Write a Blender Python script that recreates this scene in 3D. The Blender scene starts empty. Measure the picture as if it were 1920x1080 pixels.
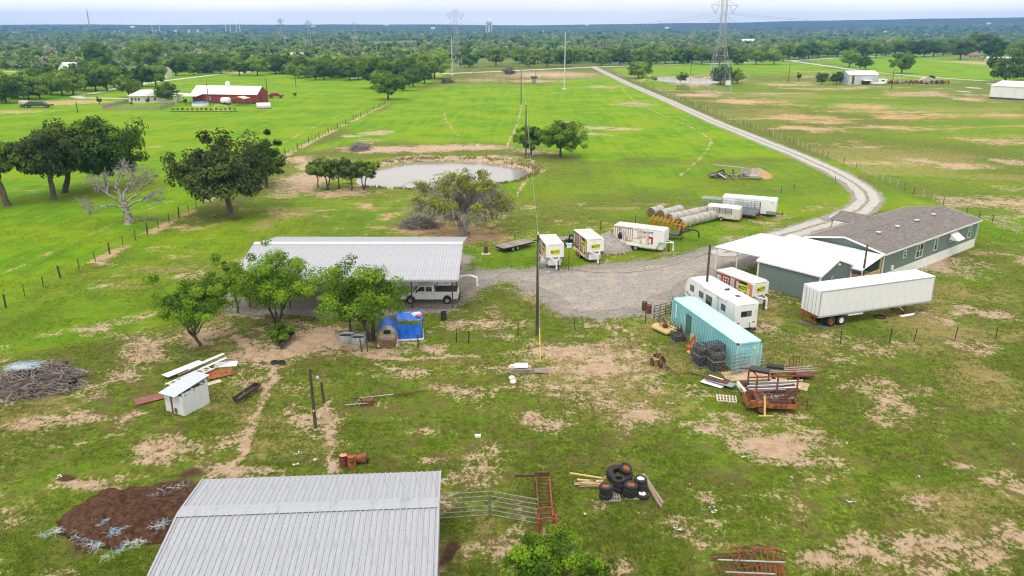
import bpy, math, random
import numpy as np
from mathutils import Vector, Matrix
PI = math.pi
R = math.radians
scene = bpy.context.scene
col = scene.collection

# ---------------------------------------------------------------- camera, sky, sun, exposure
FOC, CAMH = 1450.0, 28.0                    # focal length in photo pixels (1920 wide), drone height in metres
PITCH = math.atan(488.5 / FOC)
cam_data = bpy.data.cameras.new('camera')
cam_data.sensor_width = 36.0
cam_data.lens = 36.0 * FOC / 1920.0
cam_data.clip_start, cam_data.clip_end = 0.5, 60000.0
cam = bpy.data.objects.new('camera', cam_data)
col.objects.link(cam)
cam.location = (0, 0, CAMH)
cam.rotation_euler = (PI / 2 - PITCH, 0, 0)
scene.camera = cam

SUN_EL, SUN_AZ = R(62), R(205)               # azimuth clockwise from +Y: behind the camera, a little to its left
world = bpy.data.worlds.new('World')
scene.world = world
world.use_nodes = True
wt = world.node_tree
wt.nodes.clear()
def wn(t, **kw):
    n = wt.nodes.new(t)
    for k, v in kw.items(): setattr(n, k, v)
    return n
w_out = wn('ShaderNodeOutputWorld'); w_bg = wn('ShaderNodeBackground')
w_sky = wn('ShaderNodeTexSky', sky_type='NISHITA', sun_disc=False, sun_elevation=SUN_EL, sun_rotation=SUN_AZ, air_density=1.0, dust_density=1.5, ozone_density=1.0)
w_tc = wn('ShaderNodeTexCoord'); w_map = wn('ShaderNodeMapping')
w_map.inputs['Scale'].default_value = (1.0, 1.0, 7.0)
w_no = wn('ShaderNodeTexNoise'); w_no.inputs['Scale'].default_value = 2.6; w_no.inputs['Detail'].default_value = 6; w_no.inputs['Roughness'].default_value = 0.55
w_mr = wn('ShaderNodeMapRange'); w_mr.inputs['From Min'].default_value = 0.3; w_mr.inputs['From Max'].default_value = 0.68
w_mr.inputs['To Min'].default_value = 0.78; w_mr.inputs['To Max'].default_value = 0.97
w_mix = wn('ShaderNodeMix', data_type='RGBA')
w_mix.inputs[7].default_value = (19.2, 18.3, 16.4, 1)        # high overcast cloud, in the sky texture's own units
wt.links.new(w_tc.outputs['Generated'], w_map.inputs['Vector']); wt.links.new(w_map.outputs[0], w_no.inputs['Vector'])
wt.links.new(w_no.outputs['Fac'], w_mr.inputs['Value']); wt.links.new(w_mr.outputs[0], w_mix.inputs[0])
wt.links.new(w_sky.outputs[0], w_mix.inputs[6]); wt.links.new(w_mix.outputs[2], w_bg.inputs['Color'])
w_bg.inputs['Strength'].default_value = 0.085
wt.links.new(w_bg.outputs[0], w_out.inputs['Surface'])

sun_data = bpy.data.lights.new('sun', 'SUN')
sun_data.energy, sun_data.angle, sun_data.color = 1.5, R(11), (1.0, 0.96, 0.9)
sun = bpy.data.objects.new('sun', sun_data)
col.objects.link(sun)
sun.location = (0, -40, 80)
sd = Vector((math.sin(SUN_AZ) * math.cos(SUN_EL), math.cos(SUN_AZ) * math.cos(SUN_EL), math.sin(SUN_EL)))
sun.rotation_euler = sd.to_track_quat('Z', 'Y').to_euler()

scene.view_settings.view_transform = 'Standard'
scene.view_settings.look = 'None'
scene.view_settings.exposure = 0.05
scene.view_settings.gamma = 1.0
scene.cycles.max_bounces = 6
scene.cycles.diffuse_bounces = 3
scene.cycles.glossy_bounces = 2
scene.cycles.transparent_max_bounces = 8
scene.cycles.volume_bounces = 2
scene.cycles.use_adaptive_sampling = True
scene.cycles.use_denoising = True
scene.cycles.filter_width = 1.15

# ---------------------------------------------------------------- helpers
rnd = random.Random(7)
def g(px, py, z=0.0):
    """The point of the ground plane (height z) that the photo shows at pixel px, py."""
    x, y = (px - 960) / FOC, (540 - py) / FOC
    c, s = math.cos(PITCH), math.sin(PITCH)
    t = (z - CAMH) / (-s + y * c)
    return Vector((x * t, (c + y * s) * t, z))
def yaw_of(a, b):
    return math.atan2(b[1] - a[1], b[0] - a[0])

class MB:
    """Collects faces for ONE mesh object."""
    def __init__(s):
        s.v, s.f, s.m, s.mi, s.X = [], [], [], 0, None
    def add(s, vs, fs):
        o = len(s.v)
        if s.X is not None: vs = [s.X @ Vector(p) for p in vs]
        s.v.extend([tuple(p) for p in vs]); s.f.extend([tuple(i + o for i in f) for f in fs]); s.m.extend([s.mi] * len(fs))
        return s
    def box(s, c, d, rz=0, rx=0, ry=0):
        hx, hy, hz = d[0] / 2, d[1] / 2, d[2] / 2
        vs = [Vector((x, y, z)) for z in (-hz, hz) for x, y in ((-hx, -hy), (hx, -hy), (hx, hy), (-hx, hy))]
        if rz or rx or ry:
            m = Matrix.Rotation(rz, 3, 'Z') @ Matrix.Rotation(ry, 3, 'Y') @ Matrix.Rotation(rx, 3, 'X')
            vs = [m @ v for v in vs]
        c = Vector(c)
        return s.add([v + c for v in vs], [(0, 3, 2, 1), (4, 5, 6, 7), (0, 1, 5, 4), (1, 2, 6, 5), (2, 3, 7, 6), (3, 0, 4, 7)])
    def tube(s, p, q, r, n=8, r2=None, cap=True):
        p, q = Vector(p), Vector(q); r2 = r if r2 is None else r2
        d = (q - p)
        if d.length < 1e-6: return s
        a = d.orthogonal().normalized(); b = d.normalized().cross(a)
        vs = []
        for c, rr in ((p, r), (q, r2)):
            vs += [c + (a * math.cos(2 * PI * i / n) + b * math.sin(2 * PI * i / n)) * rr for i in range(n)]
        fs = [(i, (i + 1) % n, n + (i + 1) % n, n + i) for i in range(n)]
        if cap: fs += [tuple(range(n - 1, -1, -1)), tuple(range(n, 2 * n))]
        return s.add(vs, fs)
    def path(s, pts, r, n=6):
        for a, b in zip(pts, pts[1:]): s.tube(a, b, r, n)
        return s
    def lathe(s, prof, n=20, c=(0, 0, 0), axis='Z', closed=False):
        vs = []
        for rr, z in prof:
            for i in range(n):
                x, y = rr * math.cos(2 * PI * i / n), rr * math.sin(2 * PI * i / n)
                vs.append({'Z': (x, y, z), 'Y': (x, z, y), 'X': (z, x, y)}[axis])
        vs = [Vector(v) + Vector(c) for v in vs]
        k = len(prof); fs = []
        for j in range(k if closed else k - 1):
            for i in range(n):
                a, b = j * n + i, j * n + (i + 1) % n
                c2, d2 = ((j + 1) % k) * n + (i + 1) % n, ((j + 1) % k) * n + i
                fs.append((a, b, c2, d2))
        if not closed:
            if prof[0][0] > 1e-4: fs.append(tuple(range(n - 1, -1, -1)))
            if prof[-1][0] > 1e-4: fs.append(tuple(range((k - 1) * n, k * n)))
        return s.add(vs, fs)
    def prism(s, prof, y0, y1, plane='XZ'):
        """A side outline (x, z) pulled across y (plane XZ), or (x, y) pulled up z (plane XY), or (y, z) along x (plane YZ)."""
        k = len(prof)
        mk = {'XZ': lambda a, b, t: (a, t, b), 'XY': lambda a, b, t: (a, b, t), 'YZ': lambda a, b, t: (t, a, b)}[plane]
        vs = [mk(a, b, y0) for a, b in prof] + [mk(a, b, y1) for a, b in prof]
        fs = [(i, (i + 1) % k, k + (i + 1) % k, k + i) for i in range(k)] + [tuple(range(k - 1, -1, -1)), tuple(range(k, 2 * k))]
        return s.add(vs, fs)
    def quad(s, *p):
        return s.add(p, [tuple(range(len(p)))])
    def mesh(s, name, mats):
        me = bpy.data.meshes.new(name)
        me.from_pydata(s.v, [], s.f)
        for m in (mats if isinstance(mats, (list, tuple)) else [mats]): me.materials.append(m)
        if any(s.m): me.polygons.foreach_set('material_index', s.m)
        import bmesh
        bm = bmesh.new(); bm.from_mesh(me); bmesh.ops.recalc_face_normals(bm, faces=bm.faces); bm.to_mesh(me); bm.free()
        return me

def link(name, me, parent=None):
    o = bpy.data.objects.new(name, me)
    col.objects.link(o)
    if parent is not None: o.parent = parent
    return o
def tag(o, label=None, cat=None, group=None, kind=None):
    if label: o['label'] = label
    if cat: o['category'] = cat
    if group: o['group'] = group
    if kind: o['kind'] = kind
    return o
def thing(name, label, cat, loc=(0, 0, 0), yaw=0, group=None):
    o = bpy.data.objects.new(name, None)
    o.empty_display_size = 0.3
    col.objects.link(o)
    o.location = loc; o.rotation_euler = (0, 0, yaw)
    return tag(o, label, cat, group)
def part(root, name, mb, mats, smooth=False, bevel=0):
    me = mb.mesh(name, mats) if isinstance(mb, MB) else mb
    if smooth: me.polygons.foreach_set('use_smooth', [True] * len(me.polygons))
    o = link(name, me, root)
    if smooth:
        md = o.modifiers.new('split', 'EDGE_SPLIT'); md.split_angle = R(40)
    if bevel:
        md = o.modifiers.new('bevel', 'BEVEL'); md.width = bevel; md.segments = 2; md.limit_method = 'ANGLE'; md.angle_limit = R(40)
    return o
def solo(name, label, cat, mb, mats, loc=(0, 0, 0), yaw=0, group=None, smooth=False, bevel=0):
    o = part(None, name, mb, mats, smooth, bevel)
    o.location = loc; o.rotation_euler = (0, 0, yaw)
    return tag(o, label, cat, group)
def copy_tree(o, parent=None, label=None):
    c = o.copy(); col.objects.link(c); c.parent = parent
    for ch in list(o.children): copy_tree(ch, c)
    if label: c['label'] = label
    return c
def text_mesh(txt, size, mat_, depth=0.01, bold=0.02):
    cu = bpy.data.curves.new('lettering', 'FONT'); cu.body = txt; cu.size = size; cu.extrude = depth; cu.offset = bold * size
    cu.align_x = 'CENTER'; cu.align_y = 'CENTER'; cu.resolution_u = 2
    o = bpy.data.objects.new('lettering', cu); col.objects.link(o)
    dg = bpy.context.evaluated_depsgraph_get()
    me = bpy.data.meshes.new_from_object(o.evaluated_get(dg))
    bpy.data.objects.remove(o); bpy.data.curves.remove(cu)
    me.materials.clear(); me.materials.append(mat_)
    return me

ORD = 'first second third fourth fifth sixth seventh eighth ninth tenth eleventh twelfth thirteenth fourteenth fifteenth sixteenth seventeenth eighteenth nineteenth twentieth'.split()
ORD += ['twenty-' + w for w in ORD[:9]] + ['thirtieth'] + ['thirty-' + w for w in ORD[:9]]
# ---------------------------------------------------------------- materials
class NT:
    def __init__(s, m):
        m.use_nodes = True; s.t = m.node_tree; s.t.nodes.clear()
        s.out = s.t.nodes.new('ShaderNodeOutputMaterial')
    def n(s, typ, ins=None, **kw):
        nd = s.t.nodes.new('ShaderNode' + typ)
        for k, v in kw.items(): setattr(nd, k, v)
        for k, v in (ins or {}).items(): s.set(nd.inputs[k], v)
        return nd
    def set(s, sock, v):
        if isinstance(v, bpy.types.NodeSocket): s.t.links.new(v, sock)
        elif isinstance(v, bpy.types.Node): s.t.links.new(v.outputs[0], sock)
        else:
            if isinstance(v, (tuple, list)) and len(v) == 3 and sock.type == 'RGBA': v = (*v, 1)
            sock.default_value = v
    def mix(s, f, a, b, blend='MIX'):
        nd = s.n('Mix', data_type='RGBA', blend_type=blend); s.set(nd.inputs[0], f); s.set(nd.inputs[6], a); s.set(nd.inputs[7], b); return nd.outputs[2]
    def math(s, op, a, b=0.0, clamp=False):
        nd = s.n('Math', operation=op, use_clamp=clamp); s.set(nd.inputs[0], a); s.set(nd.inputs[1], b); return nd.outputs[0]
    def ramp(s, v, lo, hi, a=0.0, b=1.0):
        nd = s.n('MapRange', interpolation_type='SMOOTHSTEP'); s.set(nd.inputs['Value'], v)
        for k, x in (('From Min', lo), ('From Max', hi), ('To Min', a), ('To Max', b)): nd.inputs[k].default_value = x
        return nd.outputs[0]
    def noise(s, vec, scale, detail=3, rough=0.55, dist=0.0):
        nd = s.n('TexNoise', {'Scale': scale, 'Detail': detail, 'Roughness': rough, 'Distortion': dist}); s.set(nd.inputs['Vector'], vec); return nd.outputs['Fac']
    def obj(s): return s.n('TexCoord').outputs['Object']
    def scaled(s, vec, sc):
        nd = s.n('Mapping'); nd.inputs['Scale'].default_value = sc; s.set(nd.inputs['Vector'], vec); return nd.outputs[0]
    def attr(s, name):
        return s.n('Attribute', attribute_name=name)
    def bsdf(s, color, rough=0.6, metal=0.0, bump=None, bstr=0.3, bdist=0.02, **kw):
        b = s.n('BsdfPrincipled'); s.set(b.inputs['Base Color'], color); s.set(b.inputs['Roughness'], rough); s.set(b.inputs['Metallic'], metal)
        for k, v in kw.items(): s.set(b.inputs[k.replace('_', ' ')], v)
        if bump is not None:
            bp = s.n('Bump', {'Strength': bstr, 'Distance': bdist}); s.set(bp.inputs['Height'], bump); s.set(b.inputs['Normal'], bp.outputs[0])
        s.t.links.new(b.outputs[0], s.out.inputs['Surface'])
        return b
MATS = {}
def M(name, c=None, rough=0.6, metal=0.0, c2=None, scale=1.5, lo=0.4, hi=0.65, var=0.12, streak=False, bstr=0.15, stretch=None):
    """A plain or weathered surface: base colour with fine variation, and a second colour (rust, dirt, stain) in noise patches."""
    if name in MATS: return MATS[name]
    m = bpy.data.materials.new(name); MATS[name] = m
    t = NT(m); o = t.obj()
    n1 = t.noise(o, 6.0, 4)
    dk = tuple(x * (1 - var) for x in c); lt = tuple(min(1, x * (1 + var)) for x in c)
    cc = t.mix(t.ramp(n1, 0.3, 0.7), dk, lt)
    if c2 is not None:
        v = t.scaled(o, stretch or ((1, 1, 0.15) if streak else (1, 1, 1)))
        cc = t.mix(t.ramp(t.noise(v, scale, 6, 0.65), lo, hi), cc, c2)
    t.bsdf(cc, rough, metal, bump=t.noise(o, 14.0, 3), bstr=bstr, bdist=0.01)
    return m
WHITE = M('white_paint', (0.78, 0.79, 0.80), 0.4, c2=(0.52, 0.51, 0.48), scale=1.1, lo=0.50, hi=0.85, var=0.03)
WHITE_DIRTY = M('weathered_white_paint', (0.74, 0.76, 0.79), 0.5, c2=(0.36, 0.38, 0.40), scale=1.3, lo=0.52, hi=0.86, var=0.05, streak=True)
ROOF_WHITE = M('white_roof_metal', (0.8, 0.82, 0.84), 0.35, c2=(0.66, 0.68, 0.71), scale=0.5, lo=0.45, hi=0.8, var=0.03)
GALV = M('galvanised_roof', (0.385, 0.395, 0.45), 0.45, 0.1, c2=(0.44, 0.45, 0.505), scale=0.35, lo=0.35, hi=0.7, var=0.05)
BARN_ROOF = M('barn_roof_metal', (0.365, 0.38, 0.435), 0.45, 0.1, c2=(0.24, 0.25, 0.29), scale=1.1, lo=0.50, hi=0.72, var=0.06, stretch=(1.6, 0.25, 1))
STEEL = M('galvanised_steel', (0.42, 0.44, 0.46), 0.4, 0.6, c2=(0.3, 0.3, 0.3), scale=3, var=0.1)
BLACK = M('black_paint', (0.018, 0.018, 0.02), 0.5, var=0.2)
RUBBER = M('tyre_rubber', (0.016, 0.016, 0.018), 0.75, c2=(0.05, 0.047, 0.043), scale=4, lo=0.5, hi=0.8, var=0.2)
RUST = M('rusty_iron', (0.19, 0.065, 0.028), 0.8, c2=(0.07, 0.03, 0.02), scale=5, var=0.3)
RUST_ORANGE = M('orange_rust', (0.36, 0.11, 0.025), 0.8, c2=(0.13, 0.045, 0.02), scale=3, lo=0.45, hi=0.6, var=0.25)
RUST_DARK = M('dark_rust', (0.075, 0.032, 0.024), 0.75, c2=(0.16, 0.06, 0.03), scale=4, var=0.25)
RED_IRON = M('red_painted_iron', (0.36, 0.035, 0.025), 0.6, c2=(0.14, 0.05, 0.03), scale=4, lo=0.45, hi=0.62, var=0.15)
WOOD_POLE = M('creosote_wood', (0.055, 0.04, 0.032), 0.85, c2=(0.1, 0.075, 0.06), scale=3, var=0.25, streak=True)
WOOD_GREY = M('weathered_wood', (0.36, 0.31, 0.27), 0.85, c2=(0.2, 0.17, 0.15), scale=3, var=0.18, stretch=(0.4, 4, 4))
WOOD_NEW = M('yellow_lumber', (0.62, 0.44, 0.2), 0.7, c2=(0.5, 0.33, 0.14), scale=3, var=0.12, stretch=(0.4, 4, 4))
PLYWOOD = M('plywood', (0.58, 0.42, 0.26), 0.8, c2=(0.4, 0.29, 0.18), scale=1.4, var=0.1)
GLASS = M('dark_window_glass', (0.02, 0.025, 0.03), 0.08, var=0.1)
CHROME = M('wheel_metal', (0.55, 0.55, 0.57), 0.3, 0.7, var=0.1)
DARKGREY = M('dark_grey_metal', (0.06, 0.062, 0.066), 0.55, 0.2, c2=(0.11, 0.1, 0.09), scale=3, var=0.15)
# ---------------------------------------------------------------- terrain
rs = np.random.RandomState(3)
def vnoise(X, Y, sc, seed=0):
    """Smooth value noise in 0..1 (numpy)."""
    x, y = X / sc + seed * 17.3, Y / sc + seed * 9.1
    xi, yi = np.floor(x).astype(np.int64), np.floor(y).astype(np.int64)
    fx, fy = x - xi, y - yi
    fx, fy = fx * fx * (3 - 2 * fx), fy * fy * (3 - 2 * fy)
    def h(a, b):
        n = (a * 374761393 + b * 668265263 + seed * 1442695041) & 0x7fffffff
        n = ((n ^ (n >> 13)) * 1274126177) & 0x7fffffff
        return ((n ^ (n >> 16)) & 0xffff) / 65535.0
    return (h(xi, yi) * (1 - fx) + h(xi + 1, yi) * fx) * (1 - fy) + (h(xi, yi + 1) * (1 - fx) + h(xi + 1, yi + 1) * fx) * fy
def fbm(X, Y, sc, seed=0, o=4):
    s, a, t = 0, 1.0, 0
    for k in range(o):
        s = s + a * vnoise(X, Y, sc / 2 ** k, seed + k); t += a; a *= 0.5
    return s / t
def seg_dist(X, Y, pts):
    d = np.full(X.shape, 1e9)
    for a, b in zip(pts, pts[1:]):
        ax, ay, bx, by = a[0], a[1], b[0], b[1]
        l2 = (bx - ax) ** 2 + (by - ay) ** 2 + 1e-9
        t = np.clip(((X - ax) * (bx - ax) + (Y - ay) * (by - ay)) / l2, 0, 1)
        d = np.minimum(d, np.hypot(X - ax - t * (bx - ax), Y - ay - t * (by - ay)))
    return d
def in_poly(X, Y, pts):
    r = np.zeros(X.shape, bool); n = len(pts)
    for i in range(n):
        x0, y0, x1, y1 = pts[i][0], pts[i][1], pts[(i + 1) % n][0], pts[(i + 1) % n][1]
        if y0 == y1: continue
        c = ((y0 > Y) != (y1 > Y)) & (X < (x1 - x0) * (Y - y0) / (y1 - y0) + x0)
        r ^= c
    return r
def gp(pix): return [g(*p) for p in pix]
def ell(px, py, rx, ry):
    c = g(px, py)
    return c.x, c.y, (g(px + rx, py) - c).length, abs(g(px, py + ry).y - g(px, py - ry).y) / 2
def ell_r(X, Y, e):
    return np.hypot((X - e[0]) / e[2], (Y - e[1]) / e[3])

POND = ell(826, 323, 146, 26)
POND2 = ell(1282, 149, 56, 7.5)
def pond_r(X, Y):
    a = np.arctan2(Y - POND[1], X - POND[0])
    wob = 1 + 0.07 * np.sin(2 * a + 0.8) + 0.05 * np.sin(3 * a + 2.0) + 0.025 * np.sin(7 * a)
    return ell_r(X, Y, POND) / wob
def height(X, Y):
    D = np.hypot(X, Y)
    z = np.zeros(X.shape)
    for r, dep in ((pond_r(X, Y), 1.1), (ell_r(X, Y, POND2), 1.0)):
        bowl = np.clip((1.12 - r) / 0.24, 0, 1); bowl = bowl * bowl * (3 - 2 * bowl)
        berm = np.exp(-((r - 1.3) / 0.13) ** 2)
        z = z - dep * bowl + 0.75 * berm * np.clip((Y - POND[1]) / 10 + 0.6, 0.15, 1)
    z = z + 0.05 * (fbm(X, Y, 6, 5, 3) - 0.5) * np.clip(D / 60, 0, 1) + 0.02 * (vnoise(X, Y, 0.9, 8) - 0.5)
    # rolling wood and blue ridge far off
    t = np.clip((D - 900) / 1500, 0, 1)
    z = z + t * 8 * (fbm(X, Y, 700, 21, 3) - 0.62)
    A = np.arctan2(X, np.maximum(Y, 1))
    ridge = 47 + 46 * np.clip((A - 0.02) / 0.55, 0, 1.3) ** 1.3 + 6 * (fbm(A * 1000, A * 0, 90, 31, 3) - 0.5) * 2
    t = np.clip((D - 3000) / 3300, 0, 1); t = t * t * (3 - 2 * t)
    z = z + t * ridge + np.sin(np.clip((D - 2800) / 900, 0, PI)) * 6 * fbm(X, Y, 900, 33, 2)
    return z

def axis(dense_lo, dense_hi, step, lo, hi, grow):
    a = list(np.arange(dense_lo, dense_hi + 1e-6, step))
    s, v = step, dense_hi
    while v < hi: s *= grow; v += s; a.append(v)
    s, v, b = step, dense_lo, []
    while v > lo: s *= grow; v -= s; b.append(v)
    return np.array(b[::-1] + a)
xs = axis(-62, 66, 0.5, -6400, 6400, 1.06)
ys = axis(30, 132, 0.5, -400, 6500, 1.022)
GX, GY = np.meshgrid(xs, ys)
GZ = height(GX, GY)

# --- what grows where: bare earth, lush grass, straw, dark soil, loose gravel
LEFT_FENCE = [(-60, 622), (16, 574), (110, 523), (165, 498), (275, 440), (355, 398), (430, 352), (540, 289), (620, 247), (725, 195)]
ROAD = [(1112, 125), (1140, 139), (1180, 158), (1250, 188), (1345, 231), (1440, 269), (1500, 293), (1560, 320), (1600, 342), (1622, 360), (1628, 376), (1612, 393), (1570, 411), (1500, 432), (1430, 452), (1360, 474)]
RIGHT_FENCE = [(1124, 128), (1190, 152), (1260, 181), (1345, 217), (1440, 251), (1530, 287), (1640, 333), (1700, 359), (1780, 390), (1850, 415), (1925, 446), (1990, 474)]
YARD = [(870, 508), (930, 505), (1010, 500), (1060, 503), (1150, 494), (1230, 487), (1290, 474), (1345, 462), (1420, 445), (1500, 428), (1535, 428), (1500, 450), (1470, 480), (1400, 505), (1345, 520), (1300, 545), (1255, 570), (1235, 595), (1190, 590), (1125, 600), (1050, 590), (1010, 560), (985, 545), (945, 527), (905, 540), (880, 560), (855, 582), (790, 590), (700, 592), (560, 592), (440, 588), (420, 560), (500, 500), (700, 470), (860, 470), (890, 480)]
def blob(px, py, rx, ry): return ('e', ell(px, py, rx, ry))
def trail(w, *pix): return ('l', gp(pix), w)
DIRT = [  # (shape, strength)
    (blob(385, 625, 80, 20), .70), (blob(600, 640, 140, 28), .82), (blob(500, 668, 100, 24), .78), (trail(.42, (425, 602), (440, 630), (480, 660), (520, 678), (505, 720), (480, 775), (455, 850), (400, 895)), .9),
    (trail(.45, (430, 590), (520, 600), (610, 612), (650, 640), (680, 668), (760, 672), (870, 668), (1000, 660)), .85), (blob(270, 670, 60, 20), .55), (blob(230, 700, 50, 22), .6),
    (trail(.32, (622, 745), (612, 770), (620, 800), (618, 840), (622, 880)), .95), (trail(.4, (505, 720), (560, 690), (580, 660)), .5), (blob(560, 715, 60, 25), .35),
    (blob(1060, 660, 120, 24), .66), (blob(1130, 690, 95, 30), .78), (blob(1040, 720, 80, 18), .60), (blob(1290, 735, 40, 16), .5), (blob(1240, 730, 60, 10), .4),
    (blob(1215, 785, 55, 20), .85), (blob(1190, 760, 25, 10), .6), (blob(1330, 800, 60, 14), .62), (blob(1455, 830, 85, 26), .85), (blob(1390, 800, 50, 16), .6), (blob(1540, 900, 70, 12), .3),
    (blob(300, 860, 90, 10), .6), (blob(160, 905, 90, 18), .75), (blob(260, 890, 80, 14), .5), (blob(430, 880, 60, 14), .8), (blob(500, 880, 40, 10), .6), (blob(150, 980, 60, 14), .7),
    (blob(590, 850, 40, 8), .4), (blob(800, 860, 60, 9), .5), (blob(860, 845, 60, 8), .35), (blob(805, 815, 45, 6), .6), (blob(740, 785, 40, 8), .4), (blob(760, 700, 100, 16), .58), (blob(880, 735, 90, 18), .55), (blob(930, 765, 40, 10), .3),
    (blob(1015, 695, 35, 8), .6), (blob(1040, 720, 30, 6), .6), (blob(930, 690, 70, 12), .52), (trail(.2, (1130, 600), (1165, 645), (1195, 690), (1215, 745)), .8), (trail(.2, (1150, 598), (1188, 645), (1222, 692), (1245, 745)), .8), (trail(.2, (345, 615), (270, 668), (215, 712)), .75), (trail(.2, (368, 620), (296, 672), (238, 720)), .75), (trail(.18, (690, 690), (900, 700), (1090, 690)), .6), (blob(1260, 690, 40, 12), .45), (blob(1480, 780, 50, 10), .4), (blob(700, 760, 60, 10), .4), (blob(120, 830, 60, 8), .42), (blob(420, 820, 50, 8), .45), (blob(900, 610, 90, 14), .55), (blob(940, 632, 60, 8), .5), (blob(830, 1060, 20, 30), .7), (blob(1110, 945, 22, 12), .6),
    (blob(1165, 1055, 28, 26), .6), (blob(1230, 1000, 30, 30), .25), (blob(1315, 925, 18, 12), .6), (blob(1560, 1050, 80, 34), .58), (blob(1700, 1030, 120, 34), .55), (blob(1810, 1040, 60, 20), .55), (blob(1680, 965, 50, 12), .35),
    (blob(1795, 874, 22, 6), .8), (blob(1868, 885, 14, 8), .8), (blob(1845, 905, 18, 6), .7), (blob(1905, 905, 14, 5), .7), (blob(1765, 768, 12, 4), .7), (blob(1605, 797, 14, 4), .6), (blob(1450, 1000, 60, 40), .25),
    (blob(1760, 497, 95, 22), .72), (blob(1700, 490, 60, 12), .8), (blob(1620, 640, 80, 12), .36), (blob(1690, 645, 50, 8), .5), (blob(1450, 620, 40, 30), .36), (blob(1460, 575, 30, 10), .4), (blob(1880, 595, 50, 12), .5), (blob(1850, 560, 60, 16), .34), (blob(1460, 535, 45, 8), .5),
    (blob(870, 440, 110, 26), .8), (blob(800, 430, 80, 12), .8), (blob(760, 375, 60, 10), .4), (blob(640, 362, 90, 16), .62), (blob(570, 340, 55, 30), .85), (blob(600, 310, 60, 14), .8), (blob(740, 280, 130, 8), .85), (blob(860, 276, 110, 7), .95), (blob(560, 300, 40, 10), .7), (blob(730, 350, 50, 9), .62), (blob(950, 300, 40, 12), .6), (blob(690, 265, 40, 8), .5), (blob(700, 250, 40, 5), .7), (blob(660, 255, 20, 3), .7), (blob(720, 246, 20, 3), .7),
    (blob(1000, 285, 60, 8), .55), (trail(.32, (978, 195), (972, 230), (960, 255), (950, 275)), .9), (trail(.32, (986, 290), (1000, 310), (985, 340), (965, 370)), .8), (trail(.3, (833, 212), (840, 232), (860, 256)), .9), (trail(.35, (1165, 165), (1190, 190), (1240, 215), (1290, 235), (1335, 262), (1320, 290), (1275, 330)), .75),
    (blob(1120, 240, 40, 4), .8), (blob(1170, 242, 40, 3), .8), (blob(1060, 230, 14, 3), .7), (blob(1115, 252, 35, 3), .7), (blob(1190, 195, 45, 6), .6), (blob(1130, 163, 50, 4), .6), (blob(1030, 140, 130, 8), .72), (blob(900, 150, 90, 6), .5), (blob(1000, 152, 70, 4), .7),
    (blob(1310, 178, 60, 4), .75), (blob(1390, 190, 60, 6), .7), (blob(1330, 172, 40, 3), .6), (blob(1290, 155, 40, 8), .7), (blob(1470, 192, 70, 10), .5), (blob(1500, 220, 90, 8), .55), (blob(1510, 241, 60, 6), .72), (blob(1660, 238, 60, 6), .6), (blob(1690, 212, 120, 10), .5), (blob(1620, 200, 90, 8), .55), (blob(1680, 220, 60, 6), .62), (blob(1750, 215, 70, 8), .55), (blob(1870, 215, 60, 6), .6), (blob(1850, 262, 60, 7), .55), (blob(1560, 268, 70, 9), .42), (blob(1620, 275, 50, 5), .5), (blob(1720, 302, 70, 8), .5), (blob(1800, 312, 60, 8), .6), (blob(1900, 305, 40, 8), .62), (blob(1890, 352, 40, 6), .5), (blob(1815, 186, 30, 5), .75), (blob(1690, 177, 40, 4), .5), (blob(1750, 173, 30, 4), .5), (blob(1480, 158, 70, 5), .6), (blob(1840, 118, 60, 6), .7), (blob(1880, 122, 50, 4), .7),
    (blob(130, 192, 80, 5), .8), (blob(30, 210, 60, 4), .75), (blob(180, 190, 40, 3), .6), (blob(500, 203, 20, 3), .5), (blob(60, 360, 60, 8), .35), (blob(300, 275, 40, 3), .4), (blob(290, 330, 30, 5), .3), (blob(440, 136, 40, 4), .6), (blob(350, 156, 14, 1.5), .6), (blob(1425, 322, 16, 8), .9),
    (trail(.5, (-10, 520), (80, 480), (150, 447), (240, 405), (345, 368)), .42), (trail(.5, (530, 268), (590, 238), (645, 212)), .5), (trail(.35, (240, 398), (330, 370)), .5), (trail(.3, (540, 470), (640, 440), (735, 405)), .45), (trail(.3, (560, 475), (660, 448), (745, 412)), .45),
    (blob(380, 640, 40, 12), .75), (blob(540, 610, 60, 10), .6), (blob(1130, 610, 60, 10), .6), (blob(1180, 450, 40, 10), .3), (blob(1380, 450, 40, 12), .55), (blob(1130, 480, 90, 7), .42), (blob(1310, 440, 30, 6), .3),
]
def mask(shapes, soft=1.0):
    m = np.zeros(GX.shape)
    JX = GX + (fbm(GX, GY, 5, 41) - .5) * 3.0; JY = GY + (fbm(GX, GY, 5, 47) - .5) * 3.0
    for sh, st in shapes:
        if sh[0] == 'e':
            r = ell_r(JX, JY, sh[1]); w = np.clip((1.55 - r) / 1.35, 0, 1)
        else:
            w = np.clip((sh[2] * 1.7 - seg_dist(GX + (fbm(GX, GY, 2.5, 43) - .5) * 1.3, GY + (fbm(GX, GY, 2.5, 44) - .5) * 1.3, sh[1])) / (sh[2] * 1.6), 0, 1) * (.62 + .6 * fbm(GX, GY, 4, 45))
        m = np.maximum(m, st * w)
    return m
dirt = mask(DIRT)
lf = gp(LEFT_FENCE)
dl = seg_dist(GX, GY, lf)
dirt = np.maximum(dirt, .62 * np.clip((1.5 - dl) / 1.0, 0, 1) * (vnoise(GX, GY, 7, 51) > .35))
pr = pond_r(GX, GY)
dirt = np.maximum(dirt, np.clip(1 - np.abs(pr - 1.12) / .16, 0, 1) * np.where(GY > POND[1] - 2, .95, .45))
rd = seg_dist(GX, GY, gp(ROAD))
dirt = np.maximum(dirt, .55 * np.clip((3.6 - rd) / 1.6, 0, 1))
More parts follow.
